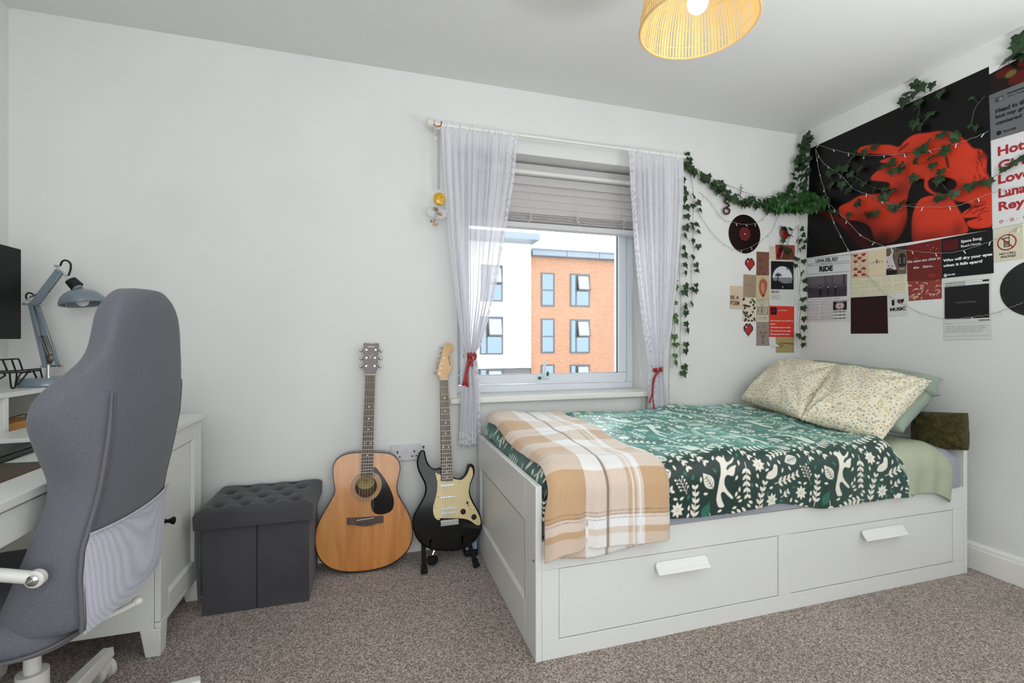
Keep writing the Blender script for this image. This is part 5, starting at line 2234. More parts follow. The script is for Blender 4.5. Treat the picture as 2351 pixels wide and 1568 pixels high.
# white frame: bracket under the seat, column, five-star base, castors, arm rests
m_cw = mat('white_nylon', (.86, .855, .83), .4)
b = MB()
b.box((-.07, -.10, .340), (.07, .12, .372), MC)
b.build('seat_plate', m_cw, chr_, bevel=.004)
b = MB()
b.ring(C0 + Vector((0, 0, .10)), C0 + Vector((0, 0, .25)), .032, .030, 20).ring(C0 + Vector((0, 0, .25)), C0 + Vector((0, 0, .34)), .016, .016, 16)
b.build('column', m_cw, chr_, smooth=True)
b = MB()
b.lathe(C0, (0, 0, 1), [(.045, .075), (.050, .085), (.048, .125), (.040, .135)], 20)
b.build('hub', m_cw, chr_, smooth=True)
for k in range(5):
    a = math.radians(90 + 72 * k)
    d = Vector((math.cos(a), math.sin(a), 0))
    s_ = Vector((-d.y, d.x, 0))
    b = MB()
    p0_, p1_ = C0 + d * .035, C0 + d * .335
    vs = []
    for p_, w_, z0_, z1_ in ((p0_, .024, .078, .128), (C0 + d * .2, .021, .075, .112), (p1_, .018, .070, .098)):
        vs += [p_ + s_ * w_ + Vector((0, 0, z0_)), p_ - s_ * w_ + Vector((0, 0, z0_)), p_ - s_ * w_ * .8 + Vector((0, 0, z1_)), p_ + s_ * w_ * .8 + Vector((0, 0, z1_))]
    b.add(vs, [(q + i, q + (i + 1) % 4, q + 4 + (i + 1) % 4, q + 4 + i) for q in (0, 4) for i in range(4)] + [(3, 2, 1, 0), (8, 9, 10, 11)])
    sp = b.build('base_leg', m_cw, chr_, bevel=.004)
    ca = a + (1.1 if k == 0 else .6 * k)
    cd_ = Vector((math.cos(ca), math.sin(ca), 0))
    cc = p1_ - d * .012 + Vector((0, 0, .030)) + cd_ * .016
    sd = Vector((-cd_.y, cd_.x, 0))
    b = MB()
    for q in (-1, 1):
        b.lathe(cc + sd * .006 * q, sd * q, [(.022, 0), (.029, .003), (.029, .017), (.024, .021)], 22)
    b.sphere(cc + Vector((0, 0, .008)), (.024, .024, .028), 14, 10)
    b.tube([cc + Vector((0, 0, .02)), p1_ - d * .012 + Vector((0, 0, .075))], .007, 8)
    b.build('castor', m_cw, sp, smooth=True)
for sg in (-1, 1):
    bolt = MC @ Vector((sg * .207, -.135, .565))
    if sg < 0:
        bolt = at('y', (MC @ Vector((-.215, -.12, .55))).y - .012, 84, 1327)
    inn = MC.inverted() @ bolt
    P = [(0, 0, 0), (sg * .012, .05, .018), (sg * .024, .12, .040), (sg * .034, .20, .05), (sg * .04, .30, .045)]
    pts = catmull([MC @ (inn + Vector(p)) for p in P], 6)
    b = MB()
    b.tube([pts[0] + (pts[0] - pts[1]) * 1.2 + Vector((0, 0, .008))] + pts, .0125, 12)
    am = b.build('armrest', m_cw, chr_, smooth=True)
    sdv = MC.to_3x3() @ Vector((sg, 0, 0))
    MB().lathe(bolt - sdv * .004, sdv, [(.017, 0), (.017, .012), (.014, .015)], 20).build('bolt_collar', m_cw, am, smooth=True)
    MB().lathe(bolt + sdv * .0105, sdv, [(.011, 0), (.011, .003), (.007, .006)], 16).build('bolt', m_chrome, am, smooth=True)
lv = MC @ Vector((.06, -.20, .375))
b = MB()
b.tube(catmull([MC @ Vector((-.02, -.09, .352)), MC @ Vector((.02, -.15, .352)), MC @ Vector((.045, -.19, .362))], 5), .008, 10)
b.sphere(MC @ Vector((.048, -.193, .364)), (.014, .011, .012), 12, 8)
b.build('tilt_lever', m_cw, chr_, smooth=True)

# ============================================================ PICTURES ON THE WALLS
RW = lambda u, v, d=.0: at('x', RX - d, u, v)
WW = lambda u, v, d=.0: at('y', WY - d, u, v)
NR, NW = (-1, 0, 0), (0, -1, 0)
i_blk, i_wht = mat('black_ink', (.05, .05, .055), .5), mat('white_ink', (.92, .92, .92), .5)
i_red, i_gry = mat('red_ink', (.64, .12, .15), .5), mat('grey_ink', (.50, .48, .46), .6)


def rsheet(px, d=0.0):
    return Sheet([RW(*p, d) for p in px], NR)


def wsheet(px, d=0.0):
    return Sheet([WW(*p, d) for p in px], NW)


def heart(cx, cy, rx, ry, up=1):
    P = []
    for i in range(26):
        t = 2 * math.pi * i / 26
        P.append((cx + rx * (16 * math.sin(t) ** 3) / 17, cy + up * ry * (13 * math.cos(t) - 5 * math.cos(2 * t) - 2 * math.cos(3 * t) - math.cos(4 * t) + 2) / 16))
    return P


# -- large red and black poster
sh = rsheet([(1860, 341), (2270.5, 153), (2278.5, 527), (1852, 592.5)])
ras = Ras(330, 250, (.045, .042, .045))
TLv, BLv = sh.c[0], sh.c[3]


def ps(L, k):
    """spots measured on two enlargements of the poster -> sheet coordinates"""
    out = []
    for x, y in L:
        p = RW(1800 + x * .2679, (60 if k == 1 else 440) + y * .2679)
        TL, TR, BR, BL = sh.c
        yl = TL.y + (BL.y - TL.y) * .5
        yr = (TR.y + BR.y) / 2
        s = (yl - p.y) / (yl - yr)
        top = TL.z * (1 - s) + TR.z * s
        bot = BL.z * (1 - s) + BR.z * s
        out.append((s, (p.z - bot) / (top - bot)))
    return out


RED, RED2, DRK = (.82, .235, .145), (.66, .13, .11), (.09, .03, .035)
ras.smooth(ps([(280, 170), (400, 180), (520, 230), (700, 350), (790, 470), (700, 490), (560, 360), (450, 250)], 2), (.35, .06, .06), 1, 4)
ras.smooth(ps([(640, 1045), (750, 1020), (900, 1020), (985, 1035), (1040, 980), (1120, 930), (1230, 915), (1350, 900), (1480, 920), (1560, 980), (1620, 1045), (1690, 1060), (1740, 1120), (1730, 1250), (1770, 1330), (1778, 1500), (1600, 1510), (1480, 1500), (1390, 1460), (1330, 1460), (1250, 1425), (1205, 1380), (1200, 1310), (1110, 1330), (1065, 1430), (1040, 1510), (900, 1470), (760, 1470), (880, 1400), (900, 1340), (745, 1312), (830, 1220), (950, 1190), (820, 1162), (930, 1110), (800, 1098), (640, 1090)], 1), RED, 1, 1)
ras.smooth(ps([(480, 130), (560, 90), (660, 35), (850, 20), (1000, 40), (1045, 100), (1055, 200), (1040, 300), (980, 400), (900, 440), (800, 430), (740, 300), (640, 250), (560, 240), (480, 190)], 2), RED, 1, 1)
ras.smooth(ps([(1105, 200), (1140, 100), (1200, 50), (1330, 30), (1430, 60), (1490, 150), (1540, 250), (1560, 350), (1380, 395), (1240, 415), (1120, 445), (1095, 330)], 2), RED, 1, 1)
ras.smooth(ps([(1500, 40), (1785, 0), (1778, 270), (1700, 312), (1600, 312), (1560, 260), (1680, 220), (1530, 225), (1530, 180), (1600, 120)], 2), RED, 1, 1)
for L_, k, al in (([(1240, 1320), (1320, 1290), (1450, 1310), (1480, 1370), (1400, 1440), (1300, 1430), (1240, 1380)], 1, 1), ([(1380, 1130), (1400, 1210), (1420, 1205), (1400, 1120)], 1, .8), ([(960, 1110), (1040, 1085), (1110, 1090), (1040, 1105)], 1, .8), ([(980, 1060), (1050, 1005), (1070, 1010), (1000, 1070)], 1, .7), ([(1190, 1270), (1225, 1270), (1240, 1350), (1320, 1450), (1300, 1455), (1200, 1390)], 1, 0)):
    if al:
        ras.smooth(ps(L_, k), DRK, al, 1)
_q = random.Random(3)
for i in range(26):
    x, y = _q.uniform(1620, 1760), _q.uniform(1050, 1330)
    ras.line(ps([(x, y), (x + _q.uniform(-10, 30), y + _q.uniform(20, 70))], 1), 1.3, DRK, .7)
for i in range(16):
    x, y = _q.uniform(1540, 1700), _q.uniform(90, 260)
    ras.line(ps([(x, y), (x + _q.uniform(30, 80), y + _q.uniform(-40, 5))], 2), 2.0, DRK, .6)
# the print's own darker tones
def tone(cx, cy, rx, ry, k, al):
    c = ps([(cx, cy)], k)[0]
    c2 = ps([(cx + rx, cy)], k)[0]
    c3 = ps([(cx, cy + ry)], k)[0]
    r1, r2 = abs(c2[0] - c[0]), abs(c3[1] - c[1])
    cov = np.exp(-(((ras.S - c[0]) / r1) ** 2 + ((ras.T - c[1]) / r2) ** 2)) * al
    ras.mix(cov, (.07, .02, .025))


tone(840, 430, 240, 140, 2, .95)
tone(1240, 430, 230, 90, 2, .7)
tone(650, 320, 130, 120, 2, .9)
tone(1050, 380, 60, 200, 2, .9)
tone(1000, 1400, 110, 90, 1, .6)
tone(1500, 1400, 60, 90, 1, .5)
tone(1480, 330, 60, 80, 2, .5)
tone(1700, 1120, 60, 50, 1, .5)
sh.make('wall_poster', ras, 'large black poster with red crouching figures, hung across the right wall under the ivy', 'poster', rough=.4)

# -- newspaper style poster
sh = rsheet([(1852.6, 592), (1953.5, 582.5), (1952, 736), (1851, 739)], .0005)
ras = Ras(150, 190, (.84, .84, .85))
for y in (.985, .895, .865, .735):
    ras.rect(.02, y, .98, y + .005, (.2, .2, .2))
ras.rect(.03, .37, .93, .70, (.42, .39, .42))
ras.rect(.03, .37, .93, .53, (.24, .23, .26))
ras.mix(np.exp(-((ras.T - .55) / .04) ** 2) * .6 * (ras.T > .37) * (ras.T < .7) * (ras.S > .03) * (ras.S < .93), (.33, .31, .34))
for x in (.42, .46, .60, .84):
    ras.rect(x, .52, x + (.02 if x < .8 else .05), .70, (.28, .25, .27))
for y in (.58, .61, .64, .67):
    ras.rect(.47, y, .60, y + .006, (.30, .28, .30))
for x, r_ in ((.34, .035), (.52, .02), (.68, .025)):
    ras.ell(x, .47, r_, .09, (.12, .11, .13), 1, soft=1)
    ras.ell(x, .52, .010, .010, (.98, .97, .95))
ras.scribble(.10, .80, .335, .012, (.3, .3, .32), .8, 1)
ras.rect(.02, .305, .98, .309, (.2, .2, .2))
for q in range(22):
    for x0 in (.03, .34):
        ras.scribble(x0, x0 + .28, .02 + q * .0125, .006, (.45, .40, .46), .9, q + int(x0 * 99))
ras.rect(.63, .165, .93, .295, (.10, .10, .10))
for i in range(12):
    a = i * math.pi / 6
    ras.ell(.78 + .05 * math.cos(a), .228 + .028 * math.sin(a), .05, .011, (.80, .74, .78), 1, math.atan2(math.sin(a) * .55, math.cos(a)))
ras.ell(.78, .228, .02, .014, (.45, .30, .35))
sh.make('newspaper_print', ras, 'white newspaper style print headed RIDE, taped in the corner below the red poster', 'print')
sh.ink([('LANA DEL REY', .22, .74, .912, .968, dict(bold=.035)), ('RIDE', .31, .62, .765, .85, dict(bold=.06)), ('LANA DEL REY', .63, .92, .130, .148, dict(bold=.05)), ('LANA DEL REY', .63, .92, .080, .098, dict(bold=.05)), ('LANA DEL REY', .63, .92, .030, .048, dict(bold=.05)), ('VOL. 12', .04, .13, .877, .888), ('MUSIC NEWS', .36, .60, .877, .888)], i_blk)

# -- ten of hearts
sh = rsheet([(1954, 582), (1994, 576.5), (1994, 636), (1954, 639)], .0006)
ras = Ras(60, 100, (.83, .74, .64))
for x, y, u_ in ((.27, .88, 1), (.73, .88, 1), (.5, .76, 1), (.27, .64, 1), (.73, .64, 1), (.27, .36, -1), (.73, .36, -1), (.5, .24, -1), (.27, .12, -1), (.73, .12, -1)):
    ras.poly(heart(x, y, .14, .075, u_), (.58, .16, .16))
sh.make('playing_card', ras, 'large ten of hearts playing card print under the red poster', 'print')
sh.ink([('10', .02, .10, .90, .97), ('10', .90, .98, .03, .10)], i_red)
# -- LOVER
sh = rsheet([(1994, 576.5), (2035, 570.5), (2035, 631.5), (1994, 636)], .0006)
ras = Ras(40, 50, (.87, .80, .68))
sh.make('lover_card', ras, 'plain cream card printed LOVER, beside the ten of hearts', 'print')
sh.ink([('L', .12, .20, .49, .57), ('O', .25, .37, .49, .57), ('E', .60, .68, .49, .57), ('R', .76, .85, .49, .57)], i_gry)
sh.ink([('V', .42, .56, .46, .63, dict(bold=.03))], i_blk)
# -- photograph of guitars
sh = rsheet([(2035, 571), (2081, 563.5), (2081, 628.5), (2035, 632)], .0006)
ras = Ras(70, 90, (.42, .36, .31))
ras.rect(.5, .86, 1, 1, (.2, .18, .16))
ras.smooth([(0, .68), (.2, .76), (.35, 1.0), (.42, .92), (.36, .7), (.5, .3), (.56, .12), (.45, .14), (.2, .22), (0, .2)], (.20, .16, .14))
ras.smooth([(0, .68), (.18, .72), (.33, .92), (.38, .88), (.33, .66), (.44, .38), (.52, .20), (.42, .18), (.2, .26), (0, .26)], (.80, .76, .76))
ras.rect(0, 0, .55, .18, (.13, .11, .10))
ras.smooth([(.62, .30), (.62, .60), (.68, .72), (.85, .74), (.96, .62), (.98, .30)], (.17, .15, .14))
for y in (.40, .48, .56):
    ras.ell(.70, y, .03, .015, (.8, .78, .74)).ell(.90, y, .03, .015, (.8, .78, .74))
ras.rect(.66, .18, .92, .20, (.85, .8, .7))
for x, y in ((.14, .34), (.30, .32), (.05, .5)):
    ras.ell(x, y, .035, .028, (.35, .3, .3))
sh.make('guitar_photo', ras, 'small sepia photograph of two guitars, right of the LOVER card', 'photograph')
# -- lyric sheet
sh = rsheet([(1954, 639.5), (2081, 629), (2083.5, 671), (1953, 683)], .0005)
ras = Ras(180, 60, (.86, .84, .73))
for q in range(9):
    for x0, x1 in ((.01, .17), (.19, .36), (.39, .55), (.60, .74), (.80, .97)):
        if (q * 7 + int(x0 * 50)) % 5:
            ras.scribble(x0, x1, .05 + q * .105, .03, (.50, .49, .42), .6, q * 31 + int(x0 * 100))
sh.make('lyric_sheet', ras, 'wide cream sheet of small handwritten lyrics below the LOVER card', 'print')
# -- dark maroon square
sh = rsheet([(1953.5, 683.5), (2036.5, 678.5), (2039, 765.5), (1953.6, 766)], .0008)
ras = Ras(70, 70, (.155, .05, .06))
for x, y in ((.1, .9), (.9, .9), (.12, .35), (.85, .35), (.25, .1), (.5, .08), (.7, .12), (.3, .85)):
    ras.ell(x, y, .05, .05, (.21, .07, .08), .6, soft=2)
    ras.ell(x, y, .03, .03, (.155, .05, .06), .6)
sh.make('maroon_print', ras, 'plain dark maroon square print below the lyric sheet', 'print')
# -- I heart MUSIC
sh = rsheet([(2037.5, 678.5), (2084, 672.5), (2084, 724), (2039, 727)], .0003)
ras = Ras(90, 90, (.845, .845, .83))
ras.poly(heart(.66, .63, .19, .16), (.28, .10, .10))
sh.make('music_card', ras, 'white card reading I heart MUSIC, right of the maroon square', 'print')
sh.ink([('I', .22, .36, .50, .76, dict(bold=.08)), ('MUSIC', .12, .92, .24, .40, dict(bold=.05))], i_blk)
# -- red night print
sh = rsheet([(2081, 564), (2162, 548.5), (2162.7, 642), (2083.7, 647)], .0007)
ras = Ras(90, 100, (.44, .12, .11))
ras.mix(np.clip(1 - ras.T, 0, 1) * .5, (.42, .20, .16))
ras.rect(.62, .08, .82, .16, (.66, .20, .14), .6)
for x, y in ((.62, .9), (.7, .78), (.78, .82), (.86, .78), (.28, .60)):
    ras.ell(x, y, .01, .01, (.9, .8, .75))
sh.make('red_lyric_print', ras, 'dark red print with two lines of white handwriting, below the poster', 'print')
sh.ink([('We were too close to', .02, .97, .505, .575, dict(shear=.2)), ('the   Stars...', .20, .80, .335, .40, dict(shear=.2))], i_wht)
# -- swirl print
sh = rsheet([(2085, 647.5), (2162.3, 641.5), (2162.3, 685.5), (2086.7, 691)], .0006)
ras = Ras(110, 70, (.56, .24, .22))
rr_ = random.Random(8)
for i in range(34):
    x, y, a = rr_.uniform(0, 1), rr_.uniform(0, 1), rr_.uniform(0, 3)
    P = [(x + .09 * math.cos(a + t) * (1 + .3 * t), y + .15 * math.sin(a + t) * (1 + .2 * t)) for t in (0, .5, 1.0, 1.5)]
    Q_ = [(x + .12 * math.cos(a + t), y + .21 * math.sin(a + t)) for t in (1.5, 1.0, .5, 0)]
    ras.smooth(P + Q_, (.86, .76, .66), .95)
sh.make('swirl_print', ras, 'small maroon and cream swirl patterned print', 'print')
# -- black lyric card
m_ = (.10, .10, .105)
sh = rsheet([(2162.3, 548.4), (2279.6, 526.7), (2281.7, 627), (2162.9, 639)], .0008)
ras = Ras(120, 110, m_)
ras.rect(.03, .67, .34, .93, (.34, .08, .09))
ras.ell(.075, .065, .035, .04, (.92, .92, .92))
for y in (.05, .065, .08):
    ras.rect(.055, y, .095, y + .006, m_)
sh.make('black_lyric_card', ras, 'black card with the white line Who will dry your eyes when it falls apart', 'print')
sh.ink([('Space Song', .40, .80, .79, .88, dict(bold=.03)), ('Beach House', .40, .78, .70, .76), ('Who will dry your eyes', .03, .985, .385, .475, dict(bold=.045)), ('when it falls apart?', .03, .81, .255, .345, dict(bold=.045)), ('Spotify', .13, .28, .04, .095, dict(bold=.03))], i_wht)
# -- white album poster with a black square
sh = rsheet([(2167, 640), (2277, 629), (2277.6, 779), (2167, 781)], .0005)
ras = Ras(130, 170, (.85, .85, .84))
ras.rect(.02, .335, .955, .86, (.13, .125, .135))
ras.rect(.02, .90, .82, .903, (.3, .3, .3)).rect(.02, .935, .82, .937, (.3, .3, .3)).rect(.82, .895, .955, .925, (.08, .08, .08))
for i in range(5):
    ras.ell(.76 + i * .045, .300, .020, .011, (.1 + .0 * i, .1, .12))
ras.rect(.15, .265, .95, .268, (.5, .5, .5))
for q in range(4):
    ras.scribble(.05, .93 - .04 * q, .21 - q * .03, .010, (.25, .25, .27), .9, q + 80)
ras.rect(.03, .06, .955, .063, (.5, .5, .5))
sh.make('album_poster', ras, 'white music poster with a big black square, left of the large vinyl record', 'poster')
sh.ink([('CIGARETTES AFTER SEX', .03, .47, .905, .925), ('CIGARETTES AFTER SEX', .03, .47, .867, .887), ('TRACK LIST', .05, .17, .26, .272)], i_blk)
sh.ink([('CIGARETTES AFTER SEX', .27, .69, .585, .605)], i_gry)
# -- NO CELL PHONES
sh = rsheet([(2279.8, 526.5), (2349, 513), (2351, 593.5), (2281.8, 602.5)], .0006)
ras = Ras(110, 120, (.82, .80, .71))
c_ = (.46, .54)
ras.ell(c_[0], c_[1], .33, .24, (.58, .17, .14)).ell(c_[0], c_[1], .28, .20, (.82, .80, .71))
ras.rect(.36, .40, .56, .68, (.12, .12, .12)).rect(.39, .57, .53, .65, (.80, .78, .68))
ras.rect(.53, .66, .555, .75, (.12, .12, .12))
for i in range(3):
    for j in range(4):
        ras.rect(.39 + i * .05, .42 + j * .035, .425 + i * .05, .44 + j * .035, (.80, .78, .68))
ras.line([(.24, .72), (.68, .36)], 5, (.58, .17, .14))
sh.make('no_phones_card', ras, 'cream card with a crossed-out mobile phone reading NO CELL PHONES', 'print')
sh.ink([('NO CELL', .20, .76, .185, .25, dict(shear=.25, bold=.02)), ('PHONES', .24, .76, .09, .155, dict(shear=.25, bold=.02))], i_blk)
# -- tall white poster with red lettering, cut by the photo's edge
dxr = 69
sh = rsheet([(2275, 323), (2351 + dxr, 281), (2351 + dxr, 499), (2278.5, 526)], .0007)
ras = Ras(110, 130, (.85, .84, .84))
for x in (.22, .40, .62, .80):
    ras.ell(x - .06, .065, .035, .018, (.64, .12, .15)).ell(x - .06, .065, .018, .009, (.85, .84, .84))
    ras.ell(x + .03, .062, .008, .005, (.2, .15, .15))
sh.make('red_lettered_poster', ras, 'white poster with big red words at the right edge of the photo', 'poster')
sh.ink([('Hot', .12, .56, .80, .905, dict(bold=.035)), ('Girls', .12, .68, .64, .745, dict(bold=.035)), ('Love', .12, .66, .485, .59, dict(bold=.035)), ('Lana Del', .12, 1.0, .33, .435, dict(bold=.035)), ('Rey', .12, .56, .155, .285, dict(bold=.035))], i_red)
# -- grey lyric card
sh = rsheet([(2270.7, 219.5), (2351 + dxr, 160), (2351 + dxr, 281), (2274.8, 322.5)], .0008)
ras = Ras(110, 90, (.40, .40, .41))
ras.rect(.10, .78, .24, .90, (.30, .31, .30)).rect(.10, .80, .16, .83, (.22, .22, .22)).rect(.17, .80, .22, .86, (.5, .5, .5))
ras.ell(.145, .11, .045, .05, (.10, .10, .10))
sh.make('grey_lyric_card', ras, 'grey card with black lyrics at the right edge, above the white poster with red words', 'print')
sh.ink([('Sweater Weather', .30, .92, .86, .91, dict(bold=.03)), ('The Neighbourhood', .30, .90, .79, .83), ('Head in the clouds', .10, .98, .55, .64, dict(bold=.045)), ('but my gravity', .10, .80, .41, .51, dict(bold=.045)), ('centered', .10, .52, .29, .37, dict(bold=.045)), ('Spotify', .22, .44, .07, .14, dict(bold=.03))], i_blk)
# -- dark flower poster
sh = rsheet([(2270.7, 171.5), (2351 + dxr, 93), (2351 + dxr, 160), (2270.7, 219)], .0006)
ras = Ras(90, 40, (.10, .07, .065))
for x, y, rx_, ry_ in ((.25, .75, .14, .2), (.5, .25, .18, .25), (.62, .8, .16, .2), (.75, .45, .15, .25)):
    ras.ell(x, y, rx_, ry_, (.36, .08, .06), .9, soft=3)
ras.ell(.36, .55, .09, .14, (.42, .38, .18), 1, soft=1)
sh.make('flower_poster', ras, 'dark print of red flowers at the top right, above the grey card', 'poster')

# ---------------------------------------------------------- window wall collage
W8 = lambda L: [(1660 + x * .17857, 540 + y * .17857) for x, y in L]


def wprint(name, L, size, bg, paint, label, d=.0004, cat='print'):
    s_ = wsheet(W8(L), d)
    r_ = Ras(size[0], size[1], bg)
    if paint:
        paint(r_)
    s_.make(name, r_, label, cat)
    return s_


s_ = wprint('poem_card', [(90, 650), (250, 655), (245, 955), (85, 945)], (30, 50), (.84, .76, .66), None, 'beige card reading BE A POEM')
s_.ink([('BE A', .04, .72, .42, .58, dict(bold=.02)), ('POEM', .04, .74, .16, .36, dict(bold=.02))], mat('brown_black_ink', (.22, .15, .12), .5))


def feather(r):
    for i in range(16):
        r.line([(.1 + .03 * math.sin(i), .95 - i * .055), (.98, .85 - i * .055)], 1.1, (.45, .37, .31), .7)
    r.line([(.1, .5), (.5, .6), (.8, .4)], 1.5, (.4, .32, .27), .8)


wprint('feather_print', [(262, 500), (425, 512), (420, 805), (255, 800)], (50, 80), (.66, .58, .50), feather, 'brown line-patterned print above the black and cream blossom print')


def blossom(r):
    q = random.Random(4)
    for i in range(30):
        x, y = q.uniform(0, 1), q.uniform(0, 1)
        n_ = q.choice((3, 5, 5))
        for k in range(n_):
            a = k * 6.28 / n_ + q.uniform(0, 1)
            r.ell(x + .055 * math.cos(a), y + .032 * math.sin(a), .045, .026, (.13, .08, .06))


wprint('blossom_print', [(252, 805), (415, 812), (415, 1112), (250, 1110)], (60, 100), (.87, .82, .74), blossom, 'cream print covered in dark brown blossom shapes')


def brownp(r):
    for x, y in ((.3, .65), (.35, .3), (.6, .05), (.15, .05)):
        r.ell(x, y, .12, .07, (.36, .22, .18), 1, soft=1).ell(x, y, .07, .04, (.50, .33, .27))


wprint('brown_print', [(430, 210), (590, 220), (590, 517), (427, 515)], (40, 70), (.50, .34, .28), brownp, 'reddish brown print above the anatomical heart')


def aheart(r):
    r.smooth([(.2, .55), (.3, .80), (.6, .85), (.85, .7), (.8, .4), (.6, .12), (.45, .10), (.25, .3)], (.66, .38, .29), 1, 2)
    r.smooth([(.35, .5), (.45, .7), (.6, .6), (.6, .3), (.5, .25)], (.78, .56, .44), 1, 3)
    r.smooth([(.45, .15), (.5, .08), (.65, .12), (.6, .2)], (.42, .16, .12), .9, 1)
    r.rect(.35, .85, .6, .93, (.76, .62, .46), .7)


wprint('anatomical_heart_print', [(427, 518), (590, 518), (592, 820), (425, 818)], (50, 80), (.80, .73, .58), aheart, 'beige print of an anatomical heart')


def tvp(r):
    k = (.25, .24, .22)
    r.rect(.10, .32, .90, .66, k).rect(.14, .34, .86, .64, (.76, .72, .62))
    r.ell(.43, .50, .26, .12, k).ell(.43, .50, .22, .10, (.80, .77, .68))
    r.ell(.43, .50, .10, .08, (.12, .11, .10)).ell(.43, .50, .045, .045, (.78, .72, .62))
    r.line([(.25, .85), (.45, .67), (.62, .86)], 1.6, k)
    r.rect(.2, .12, .8, .20, k, .8).rect(.23, .135, .77, .185, (.80, .77, .68))
    r.ell(.80, .40, .03, .02, k)
    r.rect(0, 0, .03, 1, k, .6).rect(.97, 0, 1, 1, k, .6).rect(0, .98, 1, 1, k, .6)


s_ = wprint('television_print', [(425, 822), (590, 822), (592, 1115), (427, 1112)], (60, 100), (.80, .77, .68), tvp, 'cream print of an old television set')
s_.ink([('Feed Minds', .10, .62, .90, .94)], i_blk)


def treep(r):
    k = (.36, .28, .26)
    for a, c in (((.5, .1), (.5, .5)), ((.5, .5), (.3, .62)), ((.5, .5), (.75, .6)), ((.5, .3), (.35, .45)), ((.5, .35), (.7, .45)), ((.4, .12), (.6, .12)), ((.3, .62), (.3, .5)), ((.75, .6), (.8, .5))):
        r.line([a, c], 2.5, (.45, .22, .20))
    r.ell(.6, .82, .14, .08, k, .5).ell(.6, .82, .10, .055, (.55, .51, .48))
    for y in (.8, .74, .45, .2):
        r.line([(.05, y), (.3, y + .02)], 1.5, k, .7)


wprint('branch_print', [(427, 1115), (590, 1117), (592, 1422), (427, 1420)], (50, 90), (.58, .54, .51), treep, 'grey print with reddish branches, lowest of its column')
wprint('blank_card', [(592, 140), (672, 145), (682, 312), (592, 306)], (20, 30), (.83, .80, .70), lambda r: [r.rect(0, y, 1, y + .02, (.7, .67, .58), .6) for y in (.2, .5, .85)], 'narrow blank cream card, partly under the red ivy photo')


def redp(r):
    r.smooth([(.05, .2), (.2, .8), (.4, .9), (.35, .4), (.25, .05)], (.42, .07, .09), 1, 2)
    r.smooth([(.3, .1), (.5, .7), (.8, .8), (.95, .3), (.7, .05)], (.32, .22, .14), .8, 2)
    r.line([(.25, .1), (.4, .6)], 2, (.85, .7, .68), .7)


wprint('red_photo', [(672, 122), (920, 130), (920, 320), (678, 315)], (50, 40), (.60, .28, .26), redp, 'red and brown photograph half covered by ivy leaves, highest print on the window wall', .0006, 'photograph')


def palm(r):
    r.rect(.05, .355, .92, .98, (.10, .10, .11))
    P = [(.49 + .38 * math.cos(t), .60 + .27 * math.sin(t)) for t in [math.pi * i / 20 for i in range(21)]]
    r.poly([(.13, .60)] + P[::-1] + [(.87, .60), (.84, .52), (.60, .50), (.48, .52), (.35, .55), (.16, .55)], (.86, .86, .88))
    r.poly([(.115, .62), (.87, .62), (.84, .50), (.60, .49), (.48, .50), (.36, .55), (.16, .55)], (.52, .52, .56))
    r.line([(.29, .52), (.33, .66)], 4, (.08, .08, .09))
    for a in (.2, .9, 1.6, 2.3, 3.0, -.3, 3.6):
        r.line([(.33, .67), (.33 + .13 * math.cos(a), .67 + .06 * math.sin(a))], 3, (.08, .08, .09))
    r.ell(.67, .81, .03, .016, (.08, .08, .09), 1, -.6)
    r.ell(.50, .41, .018, .02, (.8, .8, .8), .8)
    for q in range(5):
        r.scribble(.06, .42 - .03 * (q % 2), .225 - q * .022, .009, (.3, .3, .32), .9, q + 5)


s_ = wprint('palm_poster', [(597, 318), (930, 330), (935, 903), (595, 905)], (90, 150), (.85, .85, .84), palm, 'white poster with a palm tree in a black square, left of the corner', .0003, 'poster')
s_.ink([('WIPED OUT!', .05, .36, .275, .325, dict(bold=.03))], i_blk)


def redl(r):
    r.rect(.05, .72, .30, .96, (.12, .05, .07)).ell(.18, .84, .07, .06, (.42, .10, .12), 1, soft=2)


s_ = wprint('red_lyric_card', [(592, 908), (912, 915), (912, 1310), (592, 1308)], (60, 70), (.84, .24, .17), redl, 'bright red card with white song lyrics, under the palm tree poster', .0005)
s_.ink([('Lovers Rock', .36, .70, .845, .885), ("But if you're too drunk to", .05, .96, .49, .55, dict(bold=.02)), ('drive', .05, .24, .395, .445, dict(bold=.02)), ('And the music is right', .05, .85, .275, .335, dict(bold=.02)), ('She might let you stay', .05, .86, .165, .225, dict(bold=.02)), ('But just for the night', .05, .81, .055, .115, dict(bold=.02))], i_wht)


def handp(r):
    r.line([(.1, .5), (.5, .62), (1, .55)], 4, (.35, .25, .15), .8)
    r.smooth([(.0, .4), (.15, .62), (.35, .7), (.45, .5), (.3, .35), (.1, .32)], (.58, .48, .33), .8, 2)
    r.line([(.2, .38), (.4, .42)], 3, (.4, .3, .2), .7)


wprint('hands_photo', [(675, 1310), (912, 1312), (912, 1508), (678, 1508)], (50, 45), (.68, .60, .41), handp, 'yellow-brown photograph directly below the bright red lyric card', .0004, 'photograph')
# curled corner of a torn sheet beside it
b = MB()
cs = W8([(592, 1318), (672, 1318), (672, 1390), (735, 1430), (650, 1440), (596, 1400)])
b.add([WW(*p, .002 + .004 * (i in (2, 3, 4))) for i, p in enumerate(cs)], [(0, 1, 2, 3, 4, 5)])
b.build('torn_paper', mat('white_paper', (.86, .86, .84), .6), None, 'small torn white paper with a curled corner beside the yellow-brown photograph', 'paper', solid=.0008)

